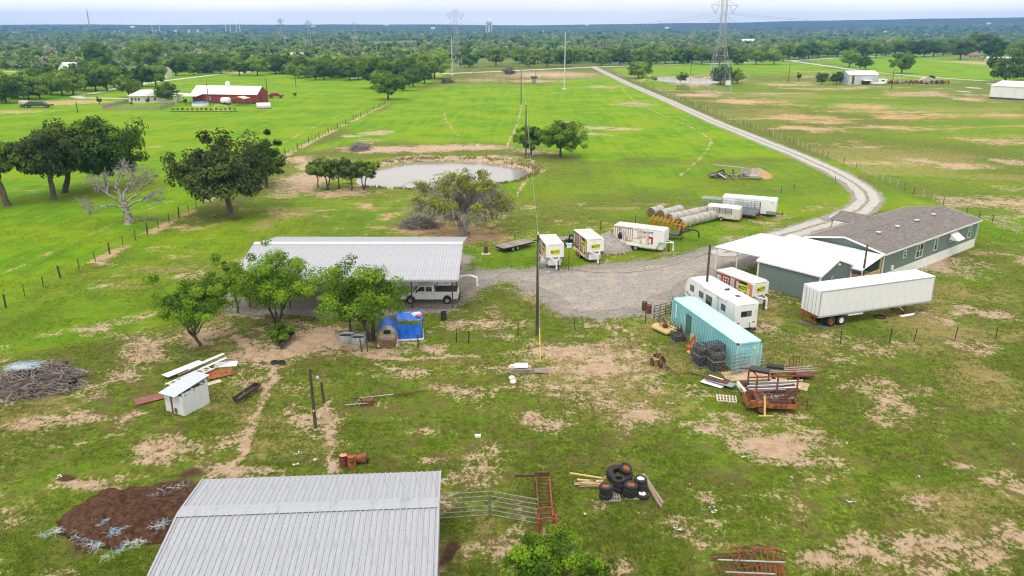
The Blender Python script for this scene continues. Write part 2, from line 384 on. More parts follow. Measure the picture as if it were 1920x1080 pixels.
dry = np.zeros(GX.shape)      # straw-coloured, thin grass
yard = (GY < 128) | ((GY < 175) & (GX > -5) & (GX < 66))
jx, jy = GX + (fbm(GX, GY, 14, 61) - .5) * 12, GY + (fbm(GX, GY, 14, 63) - .5) * 12
left_field = in_poly(jx * 0 + GX, GY, [(p.x, p.y) for p in gp(LEFT_FENCE)] + [(-40, 560), (-420, 560), (-420, 60)])
meadow = in_poly(jx, jy, [(p.x, p.y) for p in gp([(740, 195), (560, 290), (700, 262), (960, 272), (1100, 300), (1280, 300), (1480, 300), (1560, 330), (1500, 300), (1345, 234), (1140, 141), (1000, 160), (850, 158), (770, 172)])])
bright = in_poly(jx, jy, [(p.x, p.y) for p in gp([(1150, 130), (1230, 124), (1480, 114), (1560, 126), (1480, 135), (1300, 139), (1180, 141)])]) | in_poly(jx, jy, [(p.x, p.y) for p in gp([(1500, 113), (1560, 106), (1740, 104), (1940, 118), (1940, 150), (1830, 152), (1680, 143), (1600, 130)])]) | in_poly(jx, jy, [(p.x, p.y) for p in gp([(-60, 137), (110, 135), (115, 150), (30, 152), (-60, 158)])])
right_field = in_poly(GX, GY, [(p.x, p.y) for p in gp(RIGHT_FENCE)] + [(170, 60), (700, 300), (700, 560), (60, 560)]) & ~bright
vivid = 0.10 + 0.65 * (fbm(GX, GY, 9, 71) - .25)
vivid = np.where(meadow, .80 + .3 * (fbm(GX, GY, 30, 73) - .3), vivid)
vivid = np.where(left_field, .92 + .15 * (fbm(GX, GY, 40, 74) - .5), vivid)
vivid = np.where(right_field, .40 + .9 * (fbm(GX, GY, 30, 75) - .45), vivid)
vivid = np.where(bright, 1.15, vivid)
yl = in_poly(jx, jy, [(p.x, p.y) for p in gp([(-60, 690), (150, 640), (330, 600), (440, 500), (470, 430), (420, 420), (300, 440), (0, 600)])])
vivid = np.where(yl & ~left_field, .60 + .6 * (fbm(GX, GY, 9, 77) - .45), vivid)
vivid = np.where((~meadow & ~left_field & ~right_field & ~yl) & (GY > 84) & (GY < 170) & (GX > -45), .52 + .9 * (fbm(GX, GY, 16, 78) - .48), vivid)
for _ in range(14):
    vivid[1:-1, 1:-1] = (vivid[1:-1, 1:-1] * 2 + vivid[:-2, 1:-1] + vivid[2:, 1:-1] + vivid[1:-1, :-2] + vivid[1:-1, 2:]) / 6
dry = np.clip((fbm(GX, GY, 7, 81) - .40) * 3, 0, 1) * np.where(GY < 125, .75, .4)
dry = np.where(right_field, np.clip((fbm(GX * .45, GY * 1.0, 18, 83) - .46) * 2.8, 0, .66), dry)
dry = np.where(left_field | bright, .12 * dry, dry)
dry = np.where(meadow, .28 * dry, dry)
dirt = np.maximum(dirt, np.where(~left_field & ~meadow & ~right_field & (GY < 128), np.clip((fbm(GX, GY, 4.5, 85) - .50) * 2.4, 0, .48), 0))
dirt = np.where(right_field, np.maximum(dirt * np.clip(2.3 * (fbm(GX * .6, GY, 7, 87) - .18) * 2, 0, 1.25), np.clip((fbm(GX * .4, GY, 11, 88) - .50) * 2.8, 0, .55)), dirt)
dirt = dirt + np.where((GY < 72) & (GX > 2) & (dirt < .4), .16 * np.clip((72 - GY) / 14, 0, 1) * np.clip((GX - 2) / 6, 0, 1) * (fbm(GX, GY, 5, 89) > .45), 0)
mud = mask([(blob(235, 975, 120, 50), 1.0), (blob(330, 920, 60, 22), .9), (blob(130, 892, 32, 9), .85), (blob(365, 890, 30, 14), .7), (blob(840, 1040, 20, 40), .8), (blob(590, 655, 70, 14), .35), (blob(560, 625, 60, 10), .3), (blob(940, 425, 40, 8), .3), (blob(440, 410, 30, 10), .5), (blob(970, 470, 60, 10), .35), (blob(1180, 360, 40, 6), .25)])
woods = np.clip((np.hypot(GX, GY) - 520) / 160, 0, 1)
woods = np.where(bright | right_field | left_field | meadow, np.clip((GY - 545) / 60, 0, 1), woods)
woods = np.where(bright, 0, woods)
CLEARINGS = [ell(755, 80, 85, 6.5), ell(60, 86, 40, 5), ell(640, 83, 40, 3), ell(1010, 121, 130, 4), ell(1260, 74, 40, 2), ell(1440, 79, 40, 2), ell(1330, 78, 40, 2), ell(20, 143, 100, 8), ell(1750, 103, 120, 4), ell(200, 99, 70, 2.6), ell(430, 90, 60, 2.2), ell(330, 112, 40, 3), ell(910, 92, 50, 2), ell(1100, 90, 70, 2.4), ell(1610, 88, 80, 2.4), ell(1280, 99, 50, 2.4), ell(1400, 86, 60, 2.4), ell(1830, 80, 60, 1.8), ell(620, 112, 36, 2.2)]
for c in CLEARINGS:
    woods = woods * np.clip((ell_r(GX, GY, c) - .8) / .35, 0, 1)
woods = np.where(woods > 0.01, woods, 0) + np.clip((np.hypot(GX, GY) - 2700) / 300, 0, 1)

ny, nx = GX.shape
co = np.empty((ny * nx, 3), np.float32); co[:, 0] = GX.ravel(); co[:, 1] = GY.ravel(); co[:, 2] = GZ.ravel()
idx = np.arange(ny * nx).reshape(ny, nx)
quads = np.stack([idx[:-1, :-1], idx[:-1, 1:], idx[1:, 1:], idx[1:, :-1]], -1).reshape(-1, 4)
def np_mesh(name, co, faces, k=4):
    me = bpy.data.meshes.new(name)
    n, nf = len(co), len(faces)
    me.vertices.add(n); me.vertices.foreach_set('co', np.ascontiguousarray(co, np.float32).ravel())
    me.loops.add(nf * k); me.loops.foreach_set('vertex_index', np.ascontiguousarray(faces, np.int32).ravel())
    me.polygons.add(nf); me.polygons.foreach_set('loop_start', np.arange(0, nf * k, k, dtype=np.int32))
    me.update(calc_edges=True)
    return me
gme = np_mesh('ground', co, quads)
gme.polygons.foreach_set('use_smooth', [True] * len(gme.polygons))
def put_attr(me, name, r, gg, b):
    a = me.attributes.new(name, 'FLOAT_COLOR', 'POINT')
    d = np.ones((r.size, 4), np.float32); d[:, 0] = r.ravel(); d[:, 1] = gg.ravel(); d[:, 2] = b.ravel()
    a.data.foreach_set('color', d.ravel())
put_attr(gme, 'cover', dirt, vivid, dry)
yard_px = YARD
yp = [(p.x, p.y) for p in gp(YARD)]
sd_ = seg_dist(GX, GY, yp + yp[:1]) * np.where(in_poly(GX, GY, yp), 1, -1)
grit = np.clip(.5 + sd_ / 5.0, 0, 1)
grit = np.maximum(grit, np.clip((3.7 - rd) / 2.2, 0, .8))
put_attr(gme, 'grit', grit, grit, grit)
put_attr(gme, 'soil', mud, woods, np.clip((fbm(GX, GY, 60, 91) - .3) * 1.6, 0, 1) * np.where(GY < 95, .55, 1.25))
ground = tag(link('ground', gme), 'uneven pasture of green grass, straw patches and bare sand', kind='structure')

def gravel_nodes(t, P, a, b, dk, sandy=None):
    n1 = t.noise(P, 7, 4, .8); n2 = t.noise(P, .4, 4, .6); n3 = t.noise(P, 2.0, 4, .6)
    c = t.mix(t.ramp(n1, .40, .60), a, b)
    c = t.mix(t.ramp(n1, .57, .66, 0, .8), c, dk)
    if sandy: c = t.mix(t.ramp(n2, .48, .66, 0, .7), c, sandy)
    c = t.mix(t.ramp(n3, .52, .66, 0, .55), c, tuple(x * .62 for x in a))
    return c, n1
GREY3 = ((.20, .18, .166), (.46, .425, .395), (.075, .067, .062), (.44, .365, .295))
def ground_material():
    m = bpy.data.materials.new('pasture'); t = NT(m)
    P = t.n('NewGeometry').outputs['Position']
    c = t.n('SeparateColor', {0: t.attr('cover').outputs['Color']}).outputs
    s = t.n('SeparateColor', {0: t.attr('soil').outputs['Color']}).outputs
    gr = t.attr('grit').outputs['Fac']
    nA = t.noise(P, .06, 4, .6); nB = t.noise(P, .30, 4, .6); nC = t.noise(P, 1.1, 5, .65); nD = t.noise(t.scaled(P, (1, .75, 1)), 3.6, 5, .72); nE = t.noise(P, 14.0, 3, .75); nF = t.noise(P, .8, 4, .6, 1.2)
    add = lambda *q: (q[0] if len(q) == 1 else t.math('ADD', q[0], add(*q[1:])))
    mul = lambda a, k: t.math('MULTIPLY', a, k)
    off = lambda a: t.math('SUBTRACT', a, .5)
    mot = add(mul(nC, .5), mul(nD, .5))
    fine = add(mul(nD, .5), mul(nE, .5))
    near = t.mix(t.ramp(mot, .42, .58), (.076, .110, .010), (.140, .225, .010))
    near = t.mix(t.ramp(add(mul(nF, .6), mul(nE, .4)), .47, .60, 0, .8), near, (.200, .190, .038))
    near = t.mix(t.ramp(fine, .52, .62, 0, .8), near, (.31, .285, .090))
    near = t.mix(t.ramp(t.noise(P, .42, 4, .65), .46, .62, 0, .8), near, (.165, .130, .048))
    near = t.mix(t.ramp(nE, .55, .66, 0, .75), near, (.018, .027, .009))
    ang = yaw_of(g(16, 574), g(725, 195)); mp_ = t.n('Mapping'); mp_.inputs['Rotation'].default_value = (0, 0, -ang); t.set(mp_.inputs['Vector'], P)
    nS = t.noise(t.scaled(mp_.outputs[0], (.02, .55, 1)), 1.0, 5, .7)
    vv = t.mix(t.ramp(nB, .3, .7), (.110, .265, .002), (.185, .350, .003))
    vv = t.mix(t.ramp(nS, .46, .60, 0, .5), vv, (.085, .190, .006))
    vv = t.mix(t.ramp(add(mul(nC, .4), mul(nD, .6)), .50, .64, 0, .55), vv, (.085, .175, .004))
    vv = t.mix(t.ramp(fine, .54, .68, 0, .45), vv, (.21, .34, .03))
    vv = t.mix(t.ramp(nA, .40, .62, 0, .6), vv, (.255, .345, .003))
    col_ = t.mix(t.ramp(add(c[1], mul(off(mot), 1.3)), .15, .85), near, vv)
    straw = t.mix(t.ramp(nE, .38, .62), (.235, .180, .055), (.43, .335, .145))
    fdry = t.ramp(add(c[2], mul(off(add(mul(nC, .35), mul(fine, .65))), 3.4)), .45, .85, 0, .88)
    col_ = t.mix(fdry, col_, straw)
    sand = t.mix(t.ramp(nC, .35, .65), (.44, .305, .205), (.57, .43, .32))
    sand = t.mix(t.ramp(nE, .55, .68, 0, .7), sand, (.22, .14, .095))
    sand = t.mix(mul(s[2], .75), sand, (.54, .33, .155))
    fd = t.ramp(add(c[0], mul(off(mot), 1.9), mul(off(fine), 1.5), mul(off(nB), 1.1), mul(off(t.noise(P, .13, 4, .6)), .7)), .42, .56)
    col_ = t.mix(fd, col_, sand)
    mudc = t.mix(t.ramp(fine, .40, .60), (.045, .022, .014), (.155, .085, .052))
    fm = t.ramp(add(s[0], mul(off(mot), 1.2)), .35, .55)
    col_ = t.mix(fm, col_, mudc)
    gc, gn = gravel_nodes(t, P, *GREY3)
    fg = t.ramp(add(gr, mul(off(nB), 1.0), mul(off(mot), 1.4), mul(off(fine), 1.2)), .40, .54)
    col_ = t.mix(fg, col_, gc)
    wood = t.mix(t.ramp(t.noise(P, .03, 5, .7), .35, .65), (.095, .150, .040), (.165, .225, .06))
    col_ = t.mix(t.ramp(s[1], .3, .7), col_, wood)
    canopy = t.mix(t.ramp(t.noise(P, .012, 6, .75), .38, .62), (.030, .045, .018), (.080, .105, .038))  # the trees' own shading is put into this dark canopy colour
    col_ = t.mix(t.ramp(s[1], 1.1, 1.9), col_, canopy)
    t.bsdf(col_, .95, 0, bump=add(mul(nD, .7), mul(nE, .5), mul(nC, .5)), bstr=1.0, bdist=.22, Specular_IOR_Level=.12)
    return m
gme.materials.append(ground_material())

# --- sheets laid on the ground: gravel yard, drive, roads
def sheet(name, label, outline, m, z, res, ragged, inner_cut=None):
    """A flat sheet following the ground inside an outline (world points), edge frayed by noise."""
    P = np.array([(p[0], p[1]) for p in outline])
    x = np.arange(P[:, 0].min() - 1, P[:, 0].max() + 1, res); y = np.arange(P[:, 1].min() - 1, P[:, 1].max() + 1, res)
    X, Y = np.meshgrid(x, y)
    jx = X + (fbm(X, Y, 2.2, 101) - .5) * ragged; jy = Y + (fbm(X, Y, 2.2, 103) - .5) * ragged
    keep = in_poly(jx, jy, P)
    return keep_sheet(name, label, X, Y, keep, m, z)
def keep_sheet(name, label, X, Y, keep, m, z):
    ids = np.arange(X.size).reshape(X.shape)
    k = keep[:-1, :-1]
    q = np.stack([ids[:-1, :-1][k], ids[:-1, 1:][k], ids[1:, 1:][k], ids[1:, :-1][k]], -1)
    used = np.unique(q); mp = np.zeros(X.size, np.int64); mp[used] = np.arange(len(used))
    co = np.stack([X.ravel()[used], Y.ravel()[used], height(X.ravel()[used], Y.ravel()[used]) + z], -1)
    me = np_mesh(name, co, mp[q]); me.materials.append(m)
    me.polygons.foreach_set('use_smooth', [True] * len(me.polygons))
    return tag(link(name, me), label, kind='structure')
def ribbon(name, label, pix, w, m, z, ragged, res, ruts=False):
    pts = gp(pix); P = np.array([(p.x, p.y) for p in pts])
    x = np.arange(P[:, 0].min() - w, P[:, 0].max() + w, res); y = np.arange(P[:, 1].min() - w, P[:, 1].max() + w, res)
    X, Y = np.meshgrid(x, y)
    d = seg_dist(X, Y, pts) + (fbm(X, Y, 3, 107) - .5) * ragged
    o = keep_sheet(name, label, X, Y, d < w / 2, m, z)
    n = len(o.data.vertices); a = np.empty(n * 3, np.float32); o.data.vertices.foreach_get('co', a)
    at = o.data.attributes.new('off_centre', 'FLOAT', 'POINT'); at.data.foreach_set('value', seg_dist(a[0::3], a[1::3], pts).astype(np.float32))
    return o
def gravel_mat(name, a, b, dk, sandy=None, ruts=False):
    m = bpy.data.materials.new(name); t = NT(m); P = t.n('NewGeometry').outputs['Position']
    c, n1 = gravel_nodes(t, P, a, b, dk, sandy)
    if ruts:
        oc = t.math('ADD', t.attr('off_centre').outputs['Fac'], t.math('MULTIPLY', t.math('SUBTRACT', t.noise(P, 1.2, 5, .7), .5), 1.3))
        c = t.mix(t.ramp(oc, .15, .45, .75, 0), c, (.17, .18, .09))
        c = t.mix(t.ramp(oc, 1.55, 2.1, 0, .6), c, (.25, .23, .17))
    t.bsdf(c, .95, 0, bump=n1, bstr=.8, bdist=.08, Specular_IOR_Level=.15)
    return m
GRAVEL = gravel_mat('grey_gravel', *GREY3)
CALICHE = gravel_mat('pale_road_gravel', (.37, .35, .335), (.60, .575, .555), (.22, .20, .19), ruts=True)
ROADM = gravel_mat('pale_far_road', (.50, .47, .44), (.62, .59, .56), (.40, .37, .34))
def shrink(poly, d):
    cx, cy = np.mean(poly, 0); out = []
    n = len(poly)
    area = sum(poly[i][0] * poly[(i + 1) % n][1] - poly[(i + 1) % n][0] * poly[i][1] for i in range(n)); sg = 1 if area > 0 else -1
    for i in range(n):
        a, b = np.array(poly[i - 1]), np.array(poly[(i + 1) % n]); t = (b - a) / (np.linalg.norm(b - a) + 1e-9)
        out.append(np.array(poly[i]) + sg * d * np.array([-t[1], t[0]]))
    return out
sheet('gravel_yard', 'grey gravel yard spread between carport, trailers and house', [(c[0], c[1]) for c in shrink(yp, 2.4)], GRAVEL, .012, .25, 2.0)
ribbon('gravel_drive', 'pale gravel drive curving from far road to the house', ROAD, 4.0, CALICHE, .03, 1.5, .25)
ribbon('country_road', 'pale country road crossing behind the pastures', [(660, 147), (760, 142), (830, 138.5), (900, 135.5), (1000, 131), (1112, 126), (1200, 123), (1320, 120), (1480, 114), (1560, 109.5), (1680, 104), (1790, 105), (1960, 108)], 7, ROADM, .06, 1.0, 1.5)
ribbon('farm_lane', 'pale lane running past the grey metal shed', [(1480, 114), (1530, 121), (1600, 131), (1650, 137), (1730, 144), (1800, 149), (1880, 154), (1960, 158)], 5, ROADM, .05, 1.0, 1.2)
ribbon('farm_lane', 'pale curving lane behind the white house and red barn', [(480, 134), (400, 140.5), (330, 149), (285, 154), (230, 164), (185, 173), (150, 178), (138, 181), (150, 184), (200, 184.5), (245, 185)], 4.5, ROADM, .05, .8, .8)
ribbon('country_road', 'short pale stretch of road beyond the left trees', [(-120, 136), (30, 134.5), (112, 133.5)], 7, ROADM, .06, 1, 1.5)

def water_mat(name, c):
    m = bpy.data.materials.new(name); t = NT(m); P = t.n('NewGeometry').outputs['Position']
    n = t.noise(t.scaled(P, (.8, 2.2, 1)), 1.3, 3)
    t.bsdf(t.mix(t.ramp(t.noise(P, .09, 3), .3, .7), c, tuple(x * 1.08 for x in c)), .12, 0, bump=n, bstr=.10, bdist=.04, IOR=1.33, Specular_IOR_Level=.6)
    return m
WATER = water_mat('muddy_pond_water', (.24, .225, .22))
def pond(name, label, e, rf, z):
    x = np.linspace(e[0] - e[2] * 1.3, e[0] + e[2] * 1.3, 120); y = np.linspace(e[1] - e[3] * 1.3, e[1] + e[3] * 1.3, 120)
    X, Y = np.meshgrid(x, y); keep = rf(X, Y) < 1.14
    o = keep_sheet(name, label, X, Y, keep, WATER, 0)
    n = len(o.data.vertices); a = np.empty(n * 3, np.float32); o.data.vertices.foreach_get('co', a); a[2::3] = z; o.data.vertices.foreach_set('co', a)
    return o
pond('pond', 'muddy grey stock pond ringed by bare orange banks', POND, pond_r, -.42)
pond('pond', 'small pale pond beside the lattice pylon', POND2, lambda X, Y: ell_r(X, Y, POND2), -.4)
pud = mask([])
# ---------------------------------------------------------------- trees
def leaf_mat(name, dark, light, trans=0.35, vary=.25):
    m = bpy.data.materials.new(name); t = NT(m)
    a = t.attr('tint').outputs['Fac']
    n = t.noise(t.obj(), .5, 3)
    rn = t.n('ObjectInfo').outputs['Random']
    f = t.ramp(t.math('ADD', t.math('MULTIPLY', a, .65), t.math('ADD', t.math('MULTIPLY', n, .35), t.math('MULTIPLY', t.math('SUBTRACT', rn, .5), vary))), .22, .82)
    c = t.mix(f, dark, light)
    d = t.n('BsdfDiffuse', {'Color': c}); tr = t.n('BsdfTranslucent', {'Color': t.mix(.5, c, light)})
    gl = t.n('BsdfGlossy', {'Roughness': .45, 'Color': (1, 1, 1, 1)})
    ms = t.n('MixShader', {0: trans, 1: d.outputs[0], 2: tr.outputs[0]})
    ms2 = t.n('MixShader', {0: .012, 1: ms.outputs[0], 2: gl.outputs[0]})
    t.t.links.new(ms2.outputs[0], t.out.inputs['Surface'])
    return m
OAK_LEAF = leaf_mat('live_oak_leaves', (.018, .038, .007), (.115, .160, .028))
OAK2_LEAF = leaf_mat('bright_oak_leaves', (.028, .070, .006), (.165, .290, .020))
MESQ_LEAF = leaf_mat('mesquite_leaves', (.034, .092, .006), (.240, .410, .014), .4)
POND_LEAF = leaf_mat('pond_mesquite_leaves', (.055, .110, .018), (.250, .350, .055), .4)
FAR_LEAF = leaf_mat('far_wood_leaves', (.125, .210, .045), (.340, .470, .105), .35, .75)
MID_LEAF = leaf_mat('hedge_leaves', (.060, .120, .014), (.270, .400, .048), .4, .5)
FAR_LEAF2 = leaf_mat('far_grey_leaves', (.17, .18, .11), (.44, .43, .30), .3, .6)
WILLOW_LEAF = leaf_mat('yellow_green_leaves', (.085, .115, .020), (.330, .350, .045), .4)
BARK = M('grey_bark', (.16, .125, .10), .9, c2=(.08, .06, .05), scale=4, var=.25, streak=True, bstr=.6)
BARK_DARK = M('dark_bark', (.065, .05, .042), .9, c2=(.12, .10, .085), scale=4, var=.25, streak=True, bstr=.6)
BARK_DEAD = M('bleached_dead_wood', (.34, .31, .285), .9, c2=(.14, .115, .10), scale=2.2, lo=.45, hi=.65, var=.2, bstr=.5)

class Limbs:
    def __init__(s): s.v, s.f = [], []
    def seg(s, p, q, r0, r1, n=6):
        d = q - p
        if d.length < 1e-5: return
        a = d.orthogonal().normalized(); b = d.normalized().cross(a); o = len(s.v)
        for c, r in ((p, r0), (q, r1)):
            for i in range(n): s.v.append(c + (a * math.cos(2 * PI * i / n) + b * math.sin(2 * PI * i / n)) * r)
        for i in range(n): s.f.append((o + i, o + (i + 1) % n, o + n + (i + 1) % n, o + n + i))
    def limb(s, p, q, r0, r1, rng, k=4, wob=.12, n=6, sag=0.0):
        L = (q - p).length; prev, pr = p, r0
        for i in range(1, k + 1):
            t = i / k
            c = p.lerp(q, t) + Vector((0, 0, sag * L * math.sin(PI * t)))
            if i < k: c += Vector((rng.uniform(-1, 1), rng.uniform(-1, 1), rng.uniform(-.6, .6))) * wob * L / k * 1.5
            r = r0 + (r1 - r0) * t
            s.seg(prev, c, pr, r, n); prev, pr = c, r
    def mesh(s, name, m):
        me = np_mesh(name, np.array([tuple(v) for v in s.v]), np.array(s.f)); me.materials.append(m)
        me.polygons.foreach_set('use_smooth', [True] * len(me.polygons)); return me

def leaves_mesh(name, centres, radii, per, size, m, seed, flat=.7, droop=0.0, aspect=1.7, core=None):
    """Leaf-sized faces gathered in clumps; clump tint varies."""
    r = np.random.RandomState(seed)
    C = np.repeat(np.array(centres), per, 0); RR = np.repeat(np.array(radii), per); n = len(C)
    d = r.normal(size=(n, 3)); d /= np.linalg.norm(d, axis=1)[:, None] + 1e-9
    rad = RR * r.uniform(.25, 1.0, n) ** .6
    off = d * rad[:, None]; off[:, 2] *= flat
    p = C + off
    if droop: p[:, 2] -= droop * r.uniform(0, 1, n) * RR
    cc = np.array(core if core is not None else np.mean(centres, 0))
    nm = d * .8 + (p - cc) / (np.linalg.norm(p - cc, axis=1)[:, None] + 1e-9) * .7 + r.normal(size=(n, 3)) * .55; nm[:, 2] += .35
    nm /= np.linalg.norm(nm, axis=1)[:, None]
    a = np.cross(nm, r.normal(size=(n, 3))); a /= np.linalg.norm(a, axis=1)[:, None] + 1e-9
    b = np.cross(nm, a)
    s = size * r.uniform(.6, 1.35, n)[:, None]
    v = np.stack([p - a * s * .5 * aspect, p + b * s * .45, p + a * s * .5 * aspect, p - b * s * .45], 1).reshape(-1, 3)
    f = np.arange(n * 4).reshape(n, 4)
    me = np_mesh(name, v, f); me.materials.append(m)
    ct = np.repeat(r.uniform(0, 1, len(centres)), per) * .7 + r.uniform(0, 1, n) * .3
    at = me.attributes.new('tint', 'FLOAT', 'POINT'); at.data.foreach_set('value', np.repeat(ct, 4).astype(np.float32))
    return me

def tree_meshes(seed, h, w, trunk, leaf, bark, clumps=110, per=60, lsize=.32, crown_lo=.3, forks=1, lean=(0, 0), tr=None, crf=.25, shell=.5, w2=None, top=1.0, twigs=False, droop=0, air=0.0):
    """Trunk and limbs plus a clumped crown. h height, w crown width, trunk clear stem height (metres)."""
    rng = random.Random(seed); L = Limbs(); tr = tr or h * .035
    w2 = w2 or w
    cz0 = h * crown_lo; ch = h - cz0; cc = Vector((lean[0], lean[1], cz0 + ch * .45))
    lob = [(rng.uniform(0, 2 * PI), rng.uniform(-.3, 1), rng.uniform(.10, .26)) for _ in range(9)]
    cl = []
    tries = 0
    while len(cl) < clumps and tries < 6000:
        tries += 1
        th = rng.uniform(0, 2 * PI); u = rng.uniform(-.85, 1)
        k = rng.uniform(shell, 1.0)
        bump = 1 - .16
        for a, e, s_ in lob:
            dd = math.cos(th - a) * math.sqrt(max(0, 1 - u * u)) * math.sqrt(max(0, 1 - e * e)) + u * e
            if dd > .72: bump += s_
        q = math.sqrt(max(0, 1 - u * u))
        x, y = math.cos(th) * q * w / 2 * k * bump, math.sin(th) * q * w2 / 2 * k * bump
        z = u * (ch * .55 * top if u > 0 else ch * .42) * k * bump
        p = cc + Vector((x, y, z))
        if p.z < cz0 * .75: continue
        if rng.random() < air: continue
        cl.append(p)
    cl = cl or [cc]
    rad = [w * crf * rng.uniform(.55, 1.1) * .55 for _ in cl]
    # skeleton
    roots = []
    for k in range(forks):
        a = rng.uniform(0, 2 * PI) if forks > 1 else 0
        b0 = Vector((math.cos(a), math.sin(a), 0)) * (tr * .9 if forks > 1 else 0)
        tp = Vector((lean[0] * .35, lean[1] * .35, trunk)) + (Vector((math.cos(a), math.sin(a), 0)) * w * .09 if forks > 1 else Vector())
        L.seg(b0 - Vector((0, 0, .25)), b0 + Vector((0, 0, .18)), tr * 1.55, tr * 1.1, 9)
        L.limb(b0 + Vector((0, 0, .15)), tp, tr * 1.12, tr * .78, rng, 4, .10, 9)
        roots.append(tp)
    nl = max(4, min(9, len(cl) // 9)); groups = {}
    for i, p in enumerate(cl):
        a = math.atan2(p.y - cc.y, p.x - cc.x); gi = int((a + PI) / (2 * PI) * nl) % nl if (p - cc).xy.length > w * .14 else nl
        groups.setdefault(gi, []).append(p)
    for gi, ps in groups.items():
        mid = sum(ps, Vector()) / len(ps); base = min(roots, key=lambda q: (q - mid).length)
        j = base.lerp(mid, .62); j.z = max(j.z, base.z + .1)
        L.limb(base, j, tr * .6, tr * .34, rng, 4, .2, 6)
        for p in ps:
            if rng.random() < .75: L.limb(j, p, tr * .24, tr * .06, rng, 3, .22, 4)
    tm = L.mesh('trunk', bark)
    cm = leaves_mesh('crown', [tuple(p) for p in cl], rad, int(per * 1.55), lsize * .80, leaf, seed, .75, droop, core=tuple(cc)) if per else None
    return tm, cm
def plant(name, label, cat, loc, meshes, yaw=0, scale=1.0, group=None, sz=None):
    t = thing(name, label, cat, loc, yaw, group)
    t.scale = (scale, scale, sz or scale)
    link('trunk', meshes[0], t)
    if meshes[1] is not None: link('crown', meshes[1], t)
    return t

# --- the near trees, each its own shape
plant('oak_tree', 'broad dark oak standing alone beside the left wire fence', 'tree', g(432, 404), tree_meshes(11, 10.9, 14.2, 3.2, OAK_LEAF, BARK, 165, 62, .46, .22, tr=.46, crf=.23, shell=.3, air=.05))
plant('oak_tree', 'small round oak crown just behind the lone fence oak', 'tree', g(500, 352), tree_meshes(12, 8.6, 7.2, 2.4, OAK2_LEAF, BARK, 70, 60, .42, .2, shell=.4))
plant('oak_tree', 'tall dense oak with bare stem in the left grove', 'tree', g(101, 374), tree_meshes(13, 12.4, 12.6, 4.4, OAK_LEAF, BARK, 130, 64, .50, .30, tr=.45, shell=.4, lean=(.4, .5)))
plant('oak_tree', 'darkest oak, widest crown of the left grove', 'tree', g(122, 361), tree_meshes(14, 12.9, 15.4, 4.4, OAK2_LEAF, BARK_DARK, 165, 66, .50, .26, tr=.48, shell=.4, lean=(4.4, .5), w2=13))
plant('oak_tree', 'oak hanging low behind the bleached dead tree', 'tree', g(200, 352), tree_meshes(15, 9.2, 10, 2.8, OAK2_LEAF, BARK_DARK, 100, 60, .46, .2, shell=.4))
plant('oak_tree', 'half-dead grey oak cut by the left picture edge', 'tree', g(15, 386), tree_meshes(16, 11.4, 10, 4.2, POND_LEAF, BARK, 60, 46, .42, .38, tr=.5, shell=.4, air=.1, lean=(-2.2, 0)))

def dead_tree(seed, h, spread):
    rng = random.Random(seed); L = Limbs()
    L.seg(Vector((0, 0, -.2)), Vector((0, 0, .4)), .85, .62, 9); fork = Vector((-.2, 0, 2.6)); L.limb(Vector((0, 0, .3)), fork, .62, .46, rng, 4, .1, 9)
    def grow(p, d, length, r, depth):
        q = p + d * length
        L.limb(p, q, max(r * .8, .026), max(r * .5, .016), rng, 4 if depth < 3 else 2, .28, 6 if depth < 2 else 3, .04)
        if depth >= 5: return
        for k in range((3, 3, 4, 3, 3)[depth]):
            s = p.lerp(q, rng.uniform(.4, 1)) if k else q
            nd = (d + Vector((rng.uniform(-1, 1), rng.uniform(-1, 1), rng.uniform(-.7, .6))) * (.75 + .1 * depth)).normalized()
            grow(s, nd, length * rng.uniform(.5, .72), r * rng.uniform(.42, .6), depth + 1)
    for d, ln, r in (((-.75, .1, .75), .36, .30), ((.25, .2, 1), .42, .36), ((.85, -.1, .35), .30, .24), ((.75, .1, .8), .36, .28), ((-.95, -.2, .15), .32, .22), ((-.4, .5, .9), .36, .26)):
        grow(fork, Vector(d).normalized(), ln * h, r, 0)
    return L.mesh('trunk', BARK_DEAD)
t = thing('dead_tree', 'leafless bleached dead tree with twisted limbs by the left fence', 'tree', g(243, 420), .3); link('trunk', dead_tree(5, 9.4, 12), t)
mb = MB(); rq = random.Random(9)
for k in range(70):
    a = Vector((rq.gauss(0, 1.6), rq.gauss(0, .8), rq.uniform(.05, .4))); mb.tube(a, a + Vector((rq.uniform(-1.3, 1.3), rq.uniform(-1, 1), rq.uniform(-.1, .5))), .035, 4, .012, False)
solo('fallen_branches', 'grey fallen branches heaped at the foot of the dead tree', 'branches', mb, BARK_DEAD, g(275, 412))['kind'] = 'stuff'

mp = [tree_meshes(30 + k, 5.9, 5.0, 2.0, (POND_LEAF, MESQ_LEAF)[k % 2 == 1 and k > 1], BARK_DARK, 62, 60, .26, .34, forks=1 + k % 2, tr=.13, shell=.3, air=.05) for k in range(3)]
for k, (px, py, s, lab) in enumerate(((597, 352, .92, 'olive mesquite at the left end of the pond grove'), (615, 356, 1.02, 'tallest olive mesquite on the bank before the pond'), (636, 354, .9, 'slanting dark-stemmed mesquite in the middle of the pond grove'), (660, 358, .98, 'leafy green mesquite in the pond grove beside the water'), (682, 357, .95, 'straight-stemmed mesquite at the water end of the pond grove'))):
    plant('mesquite_tree', lab, 'tree', g(px, py), mp[k % 3], k * 1.3, s, 'mesquite grove by the pond')

